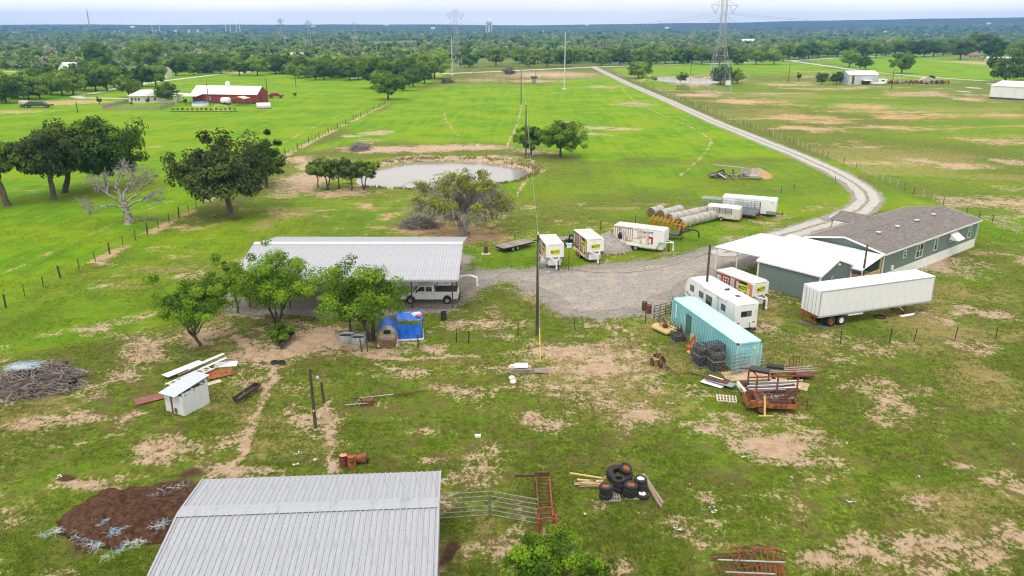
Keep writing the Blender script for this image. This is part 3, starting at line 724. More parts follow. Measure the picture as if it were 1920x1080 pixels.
plant('pecan_tree', 'round green tree shading the bare path above the pond', 'tree', g(996, 291), tree_meshes(41, 6.6, 6.6, 1.7, OAK2_LEAF, BARK_DARK, 80, 60, .3, .22, tr=.2, shell=.45))
plant('pecan_tree', 'larger bushy green tree next to the pole above the pond', 'tree', g(1051, 294), tree_meshes(42, 8.2, 8.8, 1.9, OAK2_LEAF, BARK_DARK, 110, 60, .32, .2, tr=.26, shell=.45))

# the half-dead grey willow behind the carport
def willow():
    rng = random.Random(77); L = Limbs(); tips = []
    for k in range(4): L.limb(Vector((rng.uniform(-.5, .5), rng.uniform(-.4, .4), -.2)), Vector((rng.uniform(-1.6, 1.6), rng.uniform(-1, 1), 3.0)), .38, .22, rng, 4, .15, 8)
    for k in range(34):
        a = k / 34 * 2 * PI + rng.uniform(-.2, .2); e = rng.uniform(.2, 1.45); ln = rng.uniform(4.6, 7.4)
        d = Vector((math.cos(a) * math.cos(e) * 1.0, math.sin(a) * math.cos(e), math.sin(e) * .90)) * ln
        p = Vector((rng.uniform(-1.2, 1.2), rng.uniform(-.8, .8), 2.6)); q = p + d
        L.limb(p, q, .13, .05, rng, 5, .2, 5, .06); tips.append(q)
        for j in range(36):
            s = p.lerp(q, rng.uniform(.35, 1)); dd = Vector((d.x * .12 + rng.gauss(0, .55), d.y * .12 + rng.gauss(0, .55), rng.uniform(-.1, .7)))
            m1 = s + dd; L.seg(s, m1, .05, .04, 3); e2 = m1 + Vector((dd.x * .6 + rng.gauss(0, .15), dd.y * .6, -rng.uniform(.2, 1.0))); L.seg(m1, e2, .042, .026, 3)
            for q2 in range(2):
                f = m1.lerp(e2, rng.uniform(.2, .9)); L.seg(f, f + Vector((rng.gauss(0, .35), rng.gauss(0, .35), -rng.uniform(.2, .9))), .032, .02, 3)
    cl = [t + Vector((rng.gauss(0, .5), rng.gauss(0, .5), rng.gauss(0, .5))) for t in tips for _ in range(6) if t.z > 4.0 or rng.random() < .6]
    return L.mesh('trunk', BARK_WILLOW), leaves_mesh('crown', [tuple(c) for c in cl], [rng.uniform(.6, 1.2) for _ in cl], 60, .20, WILLOW_LEAF, 78, .7)
BARK_WILLOW = M('grey_twigs', (.36, .345, .315), .9, c2=(.20, .185, .165), scale=1.2, lo=.4, hi=.7, var=.2)
wm = willow(); t = plant('willow_tree', 'sparse grey willow with yellow-green tips behind the carport', 'tree', g(868, 442), wm, 0, 1.0)

# mesquites in front of the carport
plant('mesquite_tree', 'airy green mesquite alone left of the carport', 'tree', g(379, 649), tree_meshes(51, 6.7, 6.6, 1.1, MESQ_LEAF, BARK_DARK, 96, 90, .17, .38, forks=2, tr=.13, shell=.25, air=.05))
plant('mesquite_tree', 'bright twin-stemmed mesquite before the left carport eave', 'tree', g(521, 613), tree_meshes(52, 7.5, 7.9, 1.8, MESQ_LEAF, BARK_DARK, 118, 95, .18, .30, forks=3, tr=.15, shell=.25, air=.05))
plant('mesquite_tree', 'largest mesquite, spreading beside the stock tanks', 'tree', g(696, 638), tree_meshes(53, 7.3, 7.4, 1.9, MESQ_LEAF, BARK_DARK, 130, 95, .18, .26, forks=2, tr=.2, shell=.25, air=.05, lean=(-.9, 0)))
plant('mesquite_tree', 'slender mesquite at the carport corner post', 'tree', g(446, 586), tree_meshes(54, 5.6, 4.2, 2.0, MESQ_LEAF, BARK_DARK, 50, 80, .17, .35, tr=.12, shell=.25))
plant('mesquite_sapling', 'low bright green bush leaning over the feed trough', 'bush', g(525, 641), tree_meshes(55, 1.9, 2.7, .3, MESQ_LEAF, BARK_DARK, 34, 80, .15, .1, tr=.05, shell=.3))
plant('huisache_tree', 'bright feathery tree top at the bottom edge by the cattle chute', 'tree', g(1012, 1140), tree_meshes(56, 4.0, 3.8, .8, MESQ_LEAF, BARK_DARK, 130, 120, .11, .25, forks=2, tr=.09, shell=.2, w2=4.0))
plant('shrub', 'small leafy shrub at the picture bottom beside the barn', 'bush', g(1105, 1100), tree_meshes(57, 1.7, 2.2, .2, MESQ_LEAF, BARK_DARK, 40, 100, .09, .1, tr=.04, shell=.2))

# --- shared shapes for the middle distance
MID = [tree_meshes(60 + k, 8.5, 9.5, 1.8, (OAK2_LEAF, MID_LEAF, MID_LEAF, MID_LEAF)[k], BARK_DARK, 70, 44, .52, .10, tr=.3, shell=.45, crf=.30) for k in range(4)]
LOW = [tree_meshes(70 + k, 5.5, 7.5, 1.0, (MID_LEAF, OAK2_LEAF)[k], BARK_DARK, 46, 40, .48, .06, tr=.2, shell=.45, crf=.32) for k in range(2)]
def mid(px, py, wpx, label, k=0, low=False, group=None, sz=1.0):
    p = g(px, py); d = math.hypot(p.y, CAMH)
    base = LOW[k % 2] if low else MID[k % 4]; s = wpx * d / FOC / (7.5 if low else 9.5)
    return plant('oak_tree', label, 'tree', p, base, (px * 1.7) % 6.28, s, group, s * sz)
for a in ((703, 166, 60, 'spreading oak standing out in the green meadow edge', 0), (728, 187, 54, 'nearest oak at the end of the meadow fence', 1), (757, 170, 34, 'small oak second from the fence end', 3), (775, 163, 36, 'rounded oak between meadow fence and woodland', 1), (796, 157, 40, 'leafy oak third along the meadow hedge', 2),
          (815, 148, 52, 'tall dark oak nearest the country road hedge', 1), (790, 146, 44, 'dense oak behind the meadow hedge row', 0), (765, 149, 40, 'bright oak filling the hedge corner', 3),
          (1350, 160, 40, 'dark oak under the big lattice pylon', 0), (1382, 157, 28, 'light-crowned oak right beside the pylon', 3), (1592, 126, 32, 'leaning oak left of the pair on the bright field', 1), (1622, 130, 26, 'pale oak right of the pair on the bright field', 3), (1690, 138, 42, 'flat-topped oak alone beyond the grey metal shed', 2),
          (1540, 159, 24, 'small dark tree left of the grey metal shed', 2), (1568, 158, 24, 'dark tree touching the grey metal shed', 0), (242, 182, 40, 'olive oak behind the cream farmhouse', 3), (312, 193, 40, 'big dark oak in front of the cream farmhouse', 0), (262, 186, 24, 'low oak at the back corner of the cream farmhouse', 1),
          (1800, 112, 40, 'broad dark oak beside the red-roofed house', 1), (1868, 112, 40, 'shade oak behind the pale shed near the red-roofed house', 0), (1835, 104, 44, 'tall oak behind the red-roofed house', 2), (1905, 116, 40, 'oak at the right edge by parked trucks', 3), (278, 128, 52, 'large dark oak behind the small pale house', 1), (185, 130, 52, 'massive dark oak above the white gabled roofs', 0)):
    mid(*a)
for a in ((1197, 147, 42, 'wide low bush beside the gravel drive and pale pond', 0), (1277, 153, 20, 'small bush standing in the pale pond', 1), (1885, 154, 64, 'low olive bushes behind the white metal building', 0), (1925, 150, 40, 'bush at the corner of the white metal building', 1), (1228, 152, 10, 'tiny shrub on the pale pond bank', 0)):
    mid(*a[:4], a[4], True)
row = [(x, 192 - .12 * x + 4 * math.sin(x * .7), 48) for x in range(-30, 215, 21)] + [(x, 168 - .02 * x, 42) for x in range(215, 300, 26)] + [(x, 183 - .16 * x + 3 * math.sin(x * .9), 44) for x in range(-20, 200, 24)]
row.sort()
for i, (x, y, w) in enumerate(row): mid(x, y, w, ORD[i] + ' tree from the left in the dense belt left of the cream farmhouse', i, i % 3 == 2, 'tree belt beyond the left lane')
row = [(x, 137 + 5 * math.sin(x * .9), 34) for x in range(330, 560, 17)] + [(x, 148 + 3 * math.sin(x * .5), 34) for x in range(560, 770, 16)] + [(x, 141 + 2 * math.sin(x), 36) for x in range(570, 760, 22)]
row.sort()
for i, (x, y, w) in enumerate(row): mid(x, y, w, ORD[i] + ' tree from the left in the hedge belt behind the red barn field', i, i % 4 == 2, 'tree belt behind the red barn field')
row = [(x, 123 - (x - 960) * .010 + 3 * math.sin(x * 1.3), 30) for x in range(975, 1470, 17) if not 1085 < x < 1112] + [(880, 126, 40), (930, 124, 36)]
row.sort()
for i, (x, y, w) in enumerate(row): mid(x, y, w, ORD[i] + ' tree from the left in the wood edge along the country road', i + 1, i % 3 == 0, 'trees along the country road')
row = [(x, 110 - (x - 1480) * .02 + 2 * math.sin(x * 1.1), 32) for x in range(1480, 1790, 18)]
for i, (x, y, w) in enumerate(row): mid(x, y, w, ORD[i] + ' tree from the left along the wood edge above the bright right field', i + 2, i % 3 == 1, 'trees above the bright right field')
SAP = tree_meshes(80, 3.4, 2.2, .8, OAK_LEAF, BARK_DARK, 16, 26, .4, .2, tr=.08, shell=.3)
for px, py, hp, lab in ((187, 197, 15, 'dark conical sapling left of the cream farmhouse'), (278, 196, 13, 'tall narrow sapling before the farmhouse wall'), (247, 199, 9, 'small bushy sapling inside the picket yard'), (348, 197, 13, 'dark evergreen at the farmhouse porch corner'), (495, 187, 10, 'young tree just right of the red barn'), (554, 183, 10, 'young tree alone on the lawn beyond the dark vehicle'), (1497, 153, 16, 'bare-looking sapling on the field left of the grey shed')):
    p = g(px, py); d = math.hypot(p.y, CAMH); s = hp * d / FOC / 3.4
    plant('young_tree', lab, 'tree', p, SAP, px, s)

# --- woods to the horizon: too many to count
def far_mesh(seed, leaf):
    rng = random.Random(seed)
    cl, rad = [], []
    for k in range(16):
        a = rng.uniform(0, 2 * PI); q = rng.uniform(.1, 1); z = rng.uniform(.25, .95)
        rr = math.sqrt(max(.05, 1 - ((z - .45) / .6) ** 2))
        cl.append((math.cos(a) * q * 3.4 * rr, math.sin(a) * q * 3.4 * rr, z * 5.6)); rad.append(rng.uniform(1.0, 1.7))
    return leaves_mesh('crown', cl, rad, 15, 1.3, leaf, seed, .8, aspect=1.2, core=(0, 0, 1.5))
pc = bpy.data.collections.new('wood_tree_shapes')
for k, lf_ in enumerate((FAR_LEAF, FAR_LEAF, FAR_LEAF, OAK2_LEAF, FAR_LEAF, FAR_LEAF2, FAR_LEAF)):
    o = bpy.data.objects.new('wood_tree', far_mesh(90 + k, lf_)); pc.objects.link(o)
front = np.array([(-900, 140), (-100, 140), (0, 130), (110, 131), (135, 150), (200, 158), (300, 150), (420, 134), (480, 134), (560, 143), (700, 146), (790, 142), (830, 120), (900, 117), (1000, 115), (1110, 119), (1200, 116), (1440, 111), (1490, 106), (1700, 100), (1790, 100), (1850, 97), (1920, 98), (2900, 98)])
rw = np.random.RandomState(17)
pts = []
for y0, y1, sp in ((380, 900, 7.5), (900, 1500, 9), (1500, 2300, 12), (2300, 3700, 19)):
    n = int(.80 * (y1 ** 2 - y0 ** 2) / sp ** 2)
    Yv = np.sqrt(rw.uniform(y0 ** 2, y1 ** 2, n)); Xv = Yv * rw.uniform(-.80, .80, n)
    den = fbm(Xv, Yv, 120, 121, 3)
    fw = Yv * math.cos(PITCH) + CAMH * math.sin(PITCH)
    px = 960 + FOC * Xv / fw; py = 540 - FOC * (Yv * math.sin(PITCH) - CAMH * math.cos(PITCH)) / fw
    ok = (py < np.interp(px, front[:, 0], front[:, 1])) & (den > .32 + .03 * (Yv > 1500))
    for c in CLEARINGS: ok &= ell_r(Xv, Yv, c) > 1
    pts.append(np.stack([Xv[ok], Yv[ok], height(Xv[ok], Yv[ok]), np.where(Yv[ok] > 2300, 1.6, np.where(Yv[ok] > 1500, 1.35, 1.0))], -1))
pts = np.concatenate(pts)
wme = bpy.data.meshes.new('woodland'); wme.vertices.add(len(pts)); wme.vertices.foreach_set('co', pts[:, :3].astype(np.float32).ravel())
wa = wme.attributes.new('size', 'FLOAT', 'POINT'); wa.data.foreach_set('value', (pts[:, 3] * rw.uniform(.45, 1.0, len(pts)) * np.where(rw.uniform(0, 1, len(pts)) < .16, 1.7, 1.0)).astype(np.float32))
woodland = tag(link('woodland', wme), 'dense far-off mesquite and oak woods reaching to the horizon', kind='stuff')
ng = bpy.data.node_groups.new('grow_woods', 'GeometryNodeTree')
ng.interface.new_socket('Geometry', in_out='INPUT', socket_type='NodeSocketGeometry'); ng.interface.new_socket('Geometry', in_out='OUTPUT', socket_type='NodeSocketGeometry')
gi, go = ng.nodes.new('NodeGroupInput'), ng.nodes.new('NodeGroupOutput')
ci = ng.nodes.new('GeometryNodeCollectionInfo'); ci.inputs['Collection'].default_value = pc; ci.inputs['Separate Children'].default_value = True; ci.inputs['Reset Children'].default_value = True
ip = ng.nodes.new('GeometryNodeInstanceOnPoints'); ip.inputs['Pick Instance'].default_value = True
na = ng.nodes.new('GeometryNodeInputNamedAttribute'); na.data_type = 'FLOAT'; na.inputs['Name'].default_value = 'size'
rv = ng.nodes.new('FunctionNodeRandomValue'); rv.data_type = 'FLOAT_VECTOR'; rv.inputs[1].default_value = (0.1, 0.1, 6.28)
for a, b in ((gi.outputs[0], ip.inputs['Points']), (ci.outputs[0], ip.inputs['Instance']), (na.outputs[0], ip.inputs['Scale']), (rv.outputs[0], ip.inputs['Rotation']), (ip.outputs[0], go.inputs[0])): ng.links.new(a, b)
woodland.modifiers.new('grow', 'NODES').node_group = ng
# ---------------------------------------------------------------- buildings
GREYROOF = M('pale_grey_roof', (.60, .60, .60), .5, c2=(.48, .48, .47), scale=.8, var=.05)
def hgt(px, py, ptop):
    """Height of an upright thing whose foot is at pixel px, py and whose top is at pixel row ptop."""
    b = g(px, py); c, s = math.cos(PITCH), math.sin(PITCH)
    k = (540 - ptop) / FOC          # up/forward ratio at the top
    # ((y s + (z-H) c) / (y c - (z-H) s)) = k
    return CAMH + b.y * (k * c - s) / (c + k * s)
def ribbed(length, width, rib, nribs, m, name='roof_panel', rw_=.035, seam=None):
    prof = [(0, 0)]
    for i in range(nribs):
        x = width * (i + .5) / nribs
        prof += [(x - rw_ * 1.5, 0), (x - rw_ * .6, rib), (x + rw_ * .6, rib), (x + rw_ * 1.5, 0)]
    prof.append((width, 0))
    mb = MB()
    vs = [(x, 0, z) for x, z in prof] + [(x, length, z) for x, z in prof]; k = len(prof)
    mb.add(vs, [(i, i + 1, k + i + 1, k + i) for i in range(k - 1)])
    me = bpy.data.meshes.new(name); me.from_pydata(mb.v, [], mb.f); me.materials.append(m)
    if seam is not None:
        me.materials.append(seam); me.polygons.foreach_set('material_index', [1 if i % 4 == 1 else 0 for i in range(k - 1)])  # seam: darker tone painted on one flank of each rib as shade
    return me
def slope(root, x0, x1, ridge, eave, m, rib=.03, pw=.914, nribs=3, name='roof_panel', seam=None):
    """Ribbed panels side by side from the ridge line (y, z) to the eave line (y, z), each an object."""
    n = max(1, round((x1 - x0) / pw)); w = (x1 - x0) / n
    d = Vector((0, eave[0] - ridge[0], eave[1] - ridge[1])); L = d.length; d.normalize()
    sx = 1 if d.y > 0 else -1
    X = Vector((sx, 0, 0)); Z = X.cross(d)
    me = ribbed(L, w - .006, rib, nribs, m, name, seam=seam); out = []
    for i in range(n):
        o = link(name, me, root); xx = x0 + i * w if sx > 0 else x0 + (i + 1) * w
        mt = Matrix((X, d, Z)).transposed().to_4x4(); mt.translation = (xx, ridge[0], ridge[1] + .002 * (i % 2))
        o.matrix_basis = mt; out.append(o)
    return out
def wall_panels(root, p, q, z0, z1, m, pw=.914, name='wall_panel', nribs=4, rib=.02, z1b=None):
    """Upright ribbed sheets from p to q (local xy)."""
    p, q = Vector((*p, 0)), Vector((*q, 0)); L = (q - p).length; n = max(1, round(L / pw)); w = L / n
    X = (q - p).normalized(); Y = Vector((0, 0, 1)); Z = X.cross(Y)
    me = ribbed(z1 - z0, w - .004, rib, nribs, m, name)
    for i in range(n):
        o = link(name, me, root); mt = Matrix((X, Y, Z)).transposed().to_4x4(); mt.translation = p + X * w * i + Vector((0, 0, z0)); o.matrix_basis = mt
def gable(root, x, W, e, r, m, th=.06, name='gable_wall'):
    part(root, name, MB().prism([(-W, e), (W, e), (0, e + r)], x - th / 2, x + th / 2, 'YZ'), m)
def window(root, c, w, h, nrm, cols=1, rows=2, fm=None, name='window', gm=None):
    """A framed window on a wall: nrm is the outward direction ('x','-x','y','-y'); panes are sub-parts."""
    fm = fm or WHITE; c = Vector(c)
    o = thing_child(root, name, c, {'x': 0, 'y': PI / 2, '-x': PI, '-y': -PI / 2}[nrm])
    f = MB(); t = .09
    for sy in (-1, 1): f.box((.02, sy * (w / 2 - t / 2), 0), (.07, t, h))
    for sz in (-1, 1): f.box((.022, 0, sz * (h / 2 - t / 2)), (.074, w - 2 * t - .002, t))
    for i in range(1, cols): f.box((.018, -w / 2 + w * i / cols, 0), (.06, .07, h - 2 * t - .004))
    for j in range(1, rows): f.box((.016, 0, -h / 2 + h * j / rows), (.056, w - 2 * t - .004, .05))
    part(o, 'frame', f, fm)
    for i in range(cols):
        for j in range(rows):
            pw_, ph = (w - 2 * t) / cols, (h - 2 * t) / rows
            part(o, 'pane', MB().box((.012, -w / 2 + t + pw_ * (i + .5), -h / 2 + t + ph * (j + .5)), (.02, pw_ - .03, ph - .03)), gm or (WINGLASS if (i + j) % 2 else GLASS))
    return o
def thing_child(root, name, loc, yaw=0):
    o = bpy.data.objects.new(name, None); o.empty_display_size = .1; col.objects.link(o); o.parent = root; o.location = loc; o.rotation_euler = (0, 0, yaw); return o
WINGLASS = M('curtained_glass', (.10, .15, .14), .15, var=.1)

SLATE = M('slate_green_siding', (.150, .208, .200), .6, c2=(.135, .190, .184), scale=.6, var=.04)
REDWALL = M('red_barn_siding', (.30, .018, .022), .6, var=.08)
BLUEGREY = M('blue_grey_sheet', (.48, .53, .62), .5, .2, c2=(.34, .37, .42), scale=1, lo=.5, hi=.8, var=.06)
CREAM = M('cream_siding', (.58, .57, .42), .6, var=.05)
def shingle_mat():
    m = bpy.data.materials.new('grey_shingles'); t = NT(m); o = t.obj()
    br = t.n('TexBrick', {'Vector': o, 'Scale': 1.0, 'Mortar Size': .008, 'Color1': (.165, .143, .138, 1), 'Color2': (.235, .21, .20, 1), 'Mortar': (.06, .05, .05, 1), 'Brick Width': .33, 'Row Height': .15})
    br.offset = .5
    c = t.mix(t.ramp(t.noise(t.scaled(o, (2.2, 4.5, 1)), 1.0, 2, .5), .38, .6, 0, .75), br.outputs['Color'], (.125, .107, .105))
    c = t.mix(t.ramp(t.noise(o, 1.4, 4), .5, .7, 0, .6), c, (.26, .235, .225))
    t.bsdf(c, .9, 0, bump=br.outputs['Fac'], bstr=-.4, bdist=.02)
    return m
SHINGLE = shingle_mat()

RIB_SHADE_SOFT = M('soft_rib_shade', (.31, .32, .365), .6, var=.1)  # these three greys paint the shaded flank of the roof ribs
RIB_SHADE_WHITE = M('shaded_white_seam', (.56, .58, .62), .6, var=.1)
RIB_SHADE = M('roof_rib_shade', (.27, .28, .305), .6, var=.2)
# --- long open carport barn
t = thing('carport_barn', 'long open carport with low-pitched pale metal roof behind the mesquites', 'carport', (0, 82.5, 0), 0)
CX0, CX1 = -28.4, -5.45
slope(t, CX0, CX1, (0, 5.5), (-8.25, 3.85), GALV, .04, .914, 3, seam=RIB_SHADE_SOFT)
slope(t, CX0, CX1, (0, 5.5), (8.3, 3.95), GALV, .04, .914, 3, seam=RIB_SHADE_SOFT)
part(t, 'ridge_cap', MB().prism([(-.38, 5.455), (0, 5.55), (.38, 5.455), (.38, 5.485), (0, 5.585), (-.38, 5.485)], CX0 - .02, CX1 + .02, 'YZ'), ROOF_WHITE)
for sx, xx in ((-1, CX0 - .03), (1, CX1 + .03)):
    part(t, 'rake_trim', MB().prism([(-8.3, 3.70), (0, 5.36), (8.35, 3.80), (8.35, 3.98), (0, 5.53), (-8.3, 3.88)], xx - .02, xx + .02, 'YZ'), GALV)
part(t, 'fascia', MB().box(((CX0 + CX1) / 2, -8.27, 3.76), (CX1 - CX0, .03, .16)), GALV)
for i in range(6):
    x = CX0 + .8 + i * (CX1 - CX0 - 1.6) / 5
    for y in (-5.9, 0, 7.9):
        zt = 5.3 if y == 0 else 5.5 - abs(y) * .2 - .15
        part(t, 'post', MB().box((x, y, zt / 2), (.12, .12, zt)), RUST_DARK)
    part(t, 'rafter', MB().prism([(-8.2, 3.62), (0, 5.26), (8.2, 3.72), (8.2, 3.82), (0, 5.40), (-8.2, 3.74)], x - .04, x + .04, 'YZ'), RUST_DARK)
for y in (-7, -5, -3, -1, 1, 3, 5, 7):
    part(t, 'purlin', MB().box(((CX0 + CX1) / 2, y, 5.5 - abs(y) * .2 - .09), (CX1 - CX0 - .2, .06, .1)), RUST_DARK)

# --- the barn roof at the bottom of the picture
bl, br_ = g(382, 898, 3.4), g(825, 884, 3.4)
byaw = yaw_of(bl, br_) + .006
t = thing('metal_barn', 'low barn with ribbed grey metal roof at the bottom of the picture', 'barn', ((bl.x + br_.x) / 2, (bl.y + br_.y) / 2, 0), byaw)
BL = (br_ - bl).length / 2; RY = -3.95; FY = -9.9
slope(t, -BL, BL, (RY, 3.86), (0, 3.4), BARN_ROOF, .045, .93, 3, seam=RIB_SHADE)
slope(t, -BL, BL, (RY, 3.86), (FY, 3.2), BARN_ROOF, .045, .93, 3, seam=RIB_SHADE)
part(t, 'ridge_cap', MB().prism([(RY - .34, 3.865), (RY, 3.93), (RY + .62, 3.86), (RY + .62, 3.875), (RY, 3.955), (RY - .34, 3.885)], -BL - .02, BL + .02, 'YZ'), BARN_ROOF)
part(t, 'ridge_closure', MB().box((0, RY - .33, 3.842), (2 * BL, .02, .03)), DARKGREY)
for sx in (-1, 1):
    part(t, 'rake_trim', MB().prism([(0, 3.26), (RY, 3.72), (FY, 3.06), (FY, 3.26), (RY, 3.935), (0, 3.46)], sx * (BL + .03) - .05, sx * (BL + .03) + .05, 'YZ'), BARN_ROOF)
    part(t, 'gable_wall', MB().prism([(-.15, 0), (-.15, 3.3), (RY, 3.76), (FY + .15, 3.1), (FY + .15, 0)], sx * (BL - .12) - .03, sx * (BL - .12) + .03, 'YZ'), BLUEGREY)
part(t, 'back_wall', MB().box((0, -.2, 1.65), (2 * BL - .3, .06, 3.3)), BLUEGREY)
part(t, 'front_wall', MB().box((0, FY + .2, 1.53), (2 * BL - .3, .06, 3.06)), BLUEGREY)

# --- house
HX, HY, HYAW = 49.25, 96.15, .68
t = thing('house', 'long slate-green house with grey shingle roof and white skirting', 'house', (HX, HY, 0), HYAW)
HL, HW, HE, HR = 13.15, 5.1, 3.75, 1.0
for s in (1, -1):
    part(t, 'roof', MB().prism([(0, HE + HR), (s * HW, HE), (s * HW, HE - .10), (0, HE + HR - .10)], -HL, HL, 'YZ'), SHINGLE)
part(t, 'ridge_cap', MB().prism([(-.2, HE + HR - .03), (0, HE + HR + .012), (.2, HE + HR - .03), (.2, HE + HR - .015), (0, HE + HR + .035), (-.2, HE + HR - .015)], -HL, HL, 'YZ'), SHINGLE)
part(t, 'wall', MB().prism([(-4.75, 1.2), (4.75, 1.2), (4.75, HE - .08), (0, HE + HR - .14), (-4.75, HE - .08)], -12.8, 12.8, 'YZ'), SLATE)
part(t, 'skirting', MB().box((0, 0, .6), (25.64, 9.54, 1.2)), WHITE)
for s in (-1, 1):
    part(t, 'fascia', MB().box((0, s * (HW + .015), HE - .09), (2 * HL + .06, .03, .2)), WHITE)
    part(t, 'rake_trim', MB().prism([(-HW, HE - .18), (0, HE + HR - .18), (HW, HE - .18), (HW, HE + .01), (0, HE + HR + .012), (-HW, HE + .01)], s * (HL + .02) - .02, s * (HL + .02) + .02, 'YZ'), WHITE)
    for s2 in (-1, 1): part(t, 'corner_trim', MB().box((s * 12.79, s2 * 4.74, 2.42), (.14, .14, 2.44)), WHITE)
for sfrac, w, h, cols, zc in ((.20, .75, .95, 1, 2.7), (.35, 1.75, 1.75, 2, 2.45), (.52, .85, 1.65, 1, 2.5), (.70, 1.5, .95, 2, 2.55), (.905, .85, 1.65, 1, 2.5)):
    window(t, (-12.8 + sfrac * 25.6, -4.76, zc), w, h, '-y', cols)
for x in (-9, -3.5, 1.5, 10): window(t, (x, 4.76, 2.5), .9, 1.5, 'y')
xa = -12.8 + .70 * 25.6
aw = part(t, 'awning', MB().prism([(-4.83, 3.28), (-5.95, 2.5), (-5.95, 2.47), (-4.83, 3.24)], xa - 1.0, xa + 1.0, 'YZ'), ROOF_WHITE)
part(aw, 'side_panel', MB().prism([(-4.83, 3.24), (-5.93, 2.47), (-4.83, 2.47)], xa - 1.0, xa - .98, 'YZ'), ROOF_WHITE)
part(aw, 'side_panel', MB().prism([(-4.83, 3.24), (-5.93, 2.47), (-4.83, 2.47)], xa + .98, xa + 1.0, 'YZ'), ROOF_WHITE)
zr = lambda y: HE + HR - abs(y) * HR / HW
for x, y in ((-7.6, -1.3), (-2.9, -1.3), (2.2, -1.3), (7.2, -1.2)):
    o = part(t, 'roof_vent', MB().box((x, y, zr(y) + .10), (.55, .5, .14)), STEEL)
    part(o, 'vent_cap', MB().box((x, y, zr(y) + .18), (.58, .52, .05)), GREYROOF)
for x, y in ((-8.2, -2.2), (-5.9, -2.4), (-4.6, -4.1), (-.7, -2.0), (8.0, -3.3), (10.8, -1.0)):
    part(t, 'pipe_vent', MB().tube((x, y, zr(y) - .05), (x, y, zr(y) + .3), .06, 8), STEEL)
# entrance porch on the drive side
for s in (-1, 1):
    part(t, 'porch_roof', MB().prism([(1.2, HE + .62), (1.2 + s * 2.9, HE - .12), (1.2 + s * 2.9, HE - .22), (1.2, HE + .52)], 2.0, 8.3, 'XZ'), SHINGLE)
for x in (-1.5, 3.9): part(t, 'porch_post', MB().box((x, 8.0, 1.8), (.14, .14, 3.5)), WOOD_NEW)
part(t, 'porch_beam', MB().box((1.2, 8.05, 3.46), (5.4, .12, .18)), WOOD_NEW)
part(t, 'porch_deck', MB().box((1.2, 6.5, .95), (5.4, 3.4, .15)), WOOD_GREY)
part(t, 'utility_box', MB().box((-10.5, -4.82, 1.6), (.4, .14, .5)), WHITE)
part(t, 'drain_pipe', MB().tube((-2.2, -5.2, 0), (-2.2, -5.2, .5), .06, 8), WHITE)
# side porch with sloping white roof and railing, at the near end
slope(thing_child(t, 'side_porch', (-13.2, 1.05, 0), PI / 2), -6.0, 6.0, (0, 3.62), (4.6, 2.7), ROOF_WHITE, .035, .914, 2, seam=RIB_SHADE_WHITE)
sp = [c for c in t.children if c.name.startswith('side_porch')][0]
part(sp, 'fascia', MB().box((0, 4.62, 2.66), (12.04, .04, .14)), WHITE)
part(sp, 'deck', MB().box((-2.6, 2.2, .85), (6.6, 4.2, .16)), WOOD_GREY)
for x in (-5.8, -3.0): part(sp, 'porch_post', MB().box((x, 4.25, 1.34), (.12, .12, 2.66)), WHITE)
part(sp, 'porch_post', MB().box((-5.8, .25, 1.75), (.14, .14, 3.5)), WOOD_NEW)
for k, (p, q) in enumerate((((-5.85, .3), (-5.85, 4.2)), ((-5.8, 4.25), (-1.0, 4.25)))):
    p, q = Vector((*p, 0)), Vector((*q, 0)); n = int((q - p).length / .16)
    part(sp, 'handrail', MB().tube(p + Vector((0, 0, 1.95)), q + Vector((0, 0, 1.95)), .055, 4), WOOD_NEW)
    part(sp, 'bottom_rail', MB().tube(p + Vector((0, 0, 1.05)), q + Vector((0, 0, 1.05)), .04, 4), WOOD_NEW)
    bm_ = MB().box((0, 0, 1.48), (.085, .085, .84)).mesh('baluster', WOOD_NEW)
    for i in range(n + 1):
        o = link('baluster', bm_, sp); o.location = p.lerp(q, i / n)

# --- garage
GXc, GYc, GYAW = 32.9, 83.2, -.88
t = thing('garage', 'slate-green metal garage with white ribbed gable roof beside the house', 'garage', (GXc, GYc, 0), GYAW)
GL, GW, GE, GR = 3.95, 3.44, 3.0, 1.2
slope(t, -GL, GL, (0, GE + GR), (-GW, GE), ROOF_WHITE, .035, .914, 2, seam=RIB_SHADE_WHITE)
slope(t, -GL, GL, (0, GE + GR), (GW, GE), ROOF_WHITE, .035, .914, 2, seam=RIB_SHADE_WHITE)
part(t, 'ridge_cap', MB().prism([(-.2, GE + GR - .035), (0, GE + GR + .04), (.2, GE + GR - .035), (.2, GE + GR - .02), (0, GE + GR + .06), (-.2, GE + GR - .02)], -GL - .02, GL + .02, 'YZ'), ROOF_WHITE)
part(t, 'wall', MB().prism([(-GW + .22, 0), (GW - .22, 0), (GW - .22, GE - .02), (0, GE + GR - .1), (-GW + .22, GE - .02)], -GL + .2, GL - .2, 'YZ'), SLATE)
wall_panels(t, (-GL + .2, -GW + .20), (GL - .2, -GW + .20), .02, GE + .05, SLATE)
wall_panels(t, (GL - .18, -GW + .24), (GL - .18, GW - .24), .02, GE - .02, SLATE)
for s in (-1, 1):
    part(t, 'fascia', MB().box((0, s * (GW + .01), GE - .06), (2 * GL + .06, .03, .16)), WHITE)
    part(t, 'rake_trim', MB().prism([(-GW, GE - .14), (0, GE + GR - .14), (GW, GE - .14), (GW, GE + .02), (0, GE + GR + .02), (-GW, GE + .02)], s * (GL + .02) - .02, s * (GL + .02) + .02, 'YZ'), WHITE)
    for s2 in (-1, 1): part(t, 'corner_trim', MB().box((s * (GL - .19), s2 * (GW - .21), GE / 2 - .04), (.16, .16, GE - .06)), WHITE)
part(t, 'air_conditioner', MB().box((GL + .18, -.5, .55), (.5, .8, .6)), WHITE)
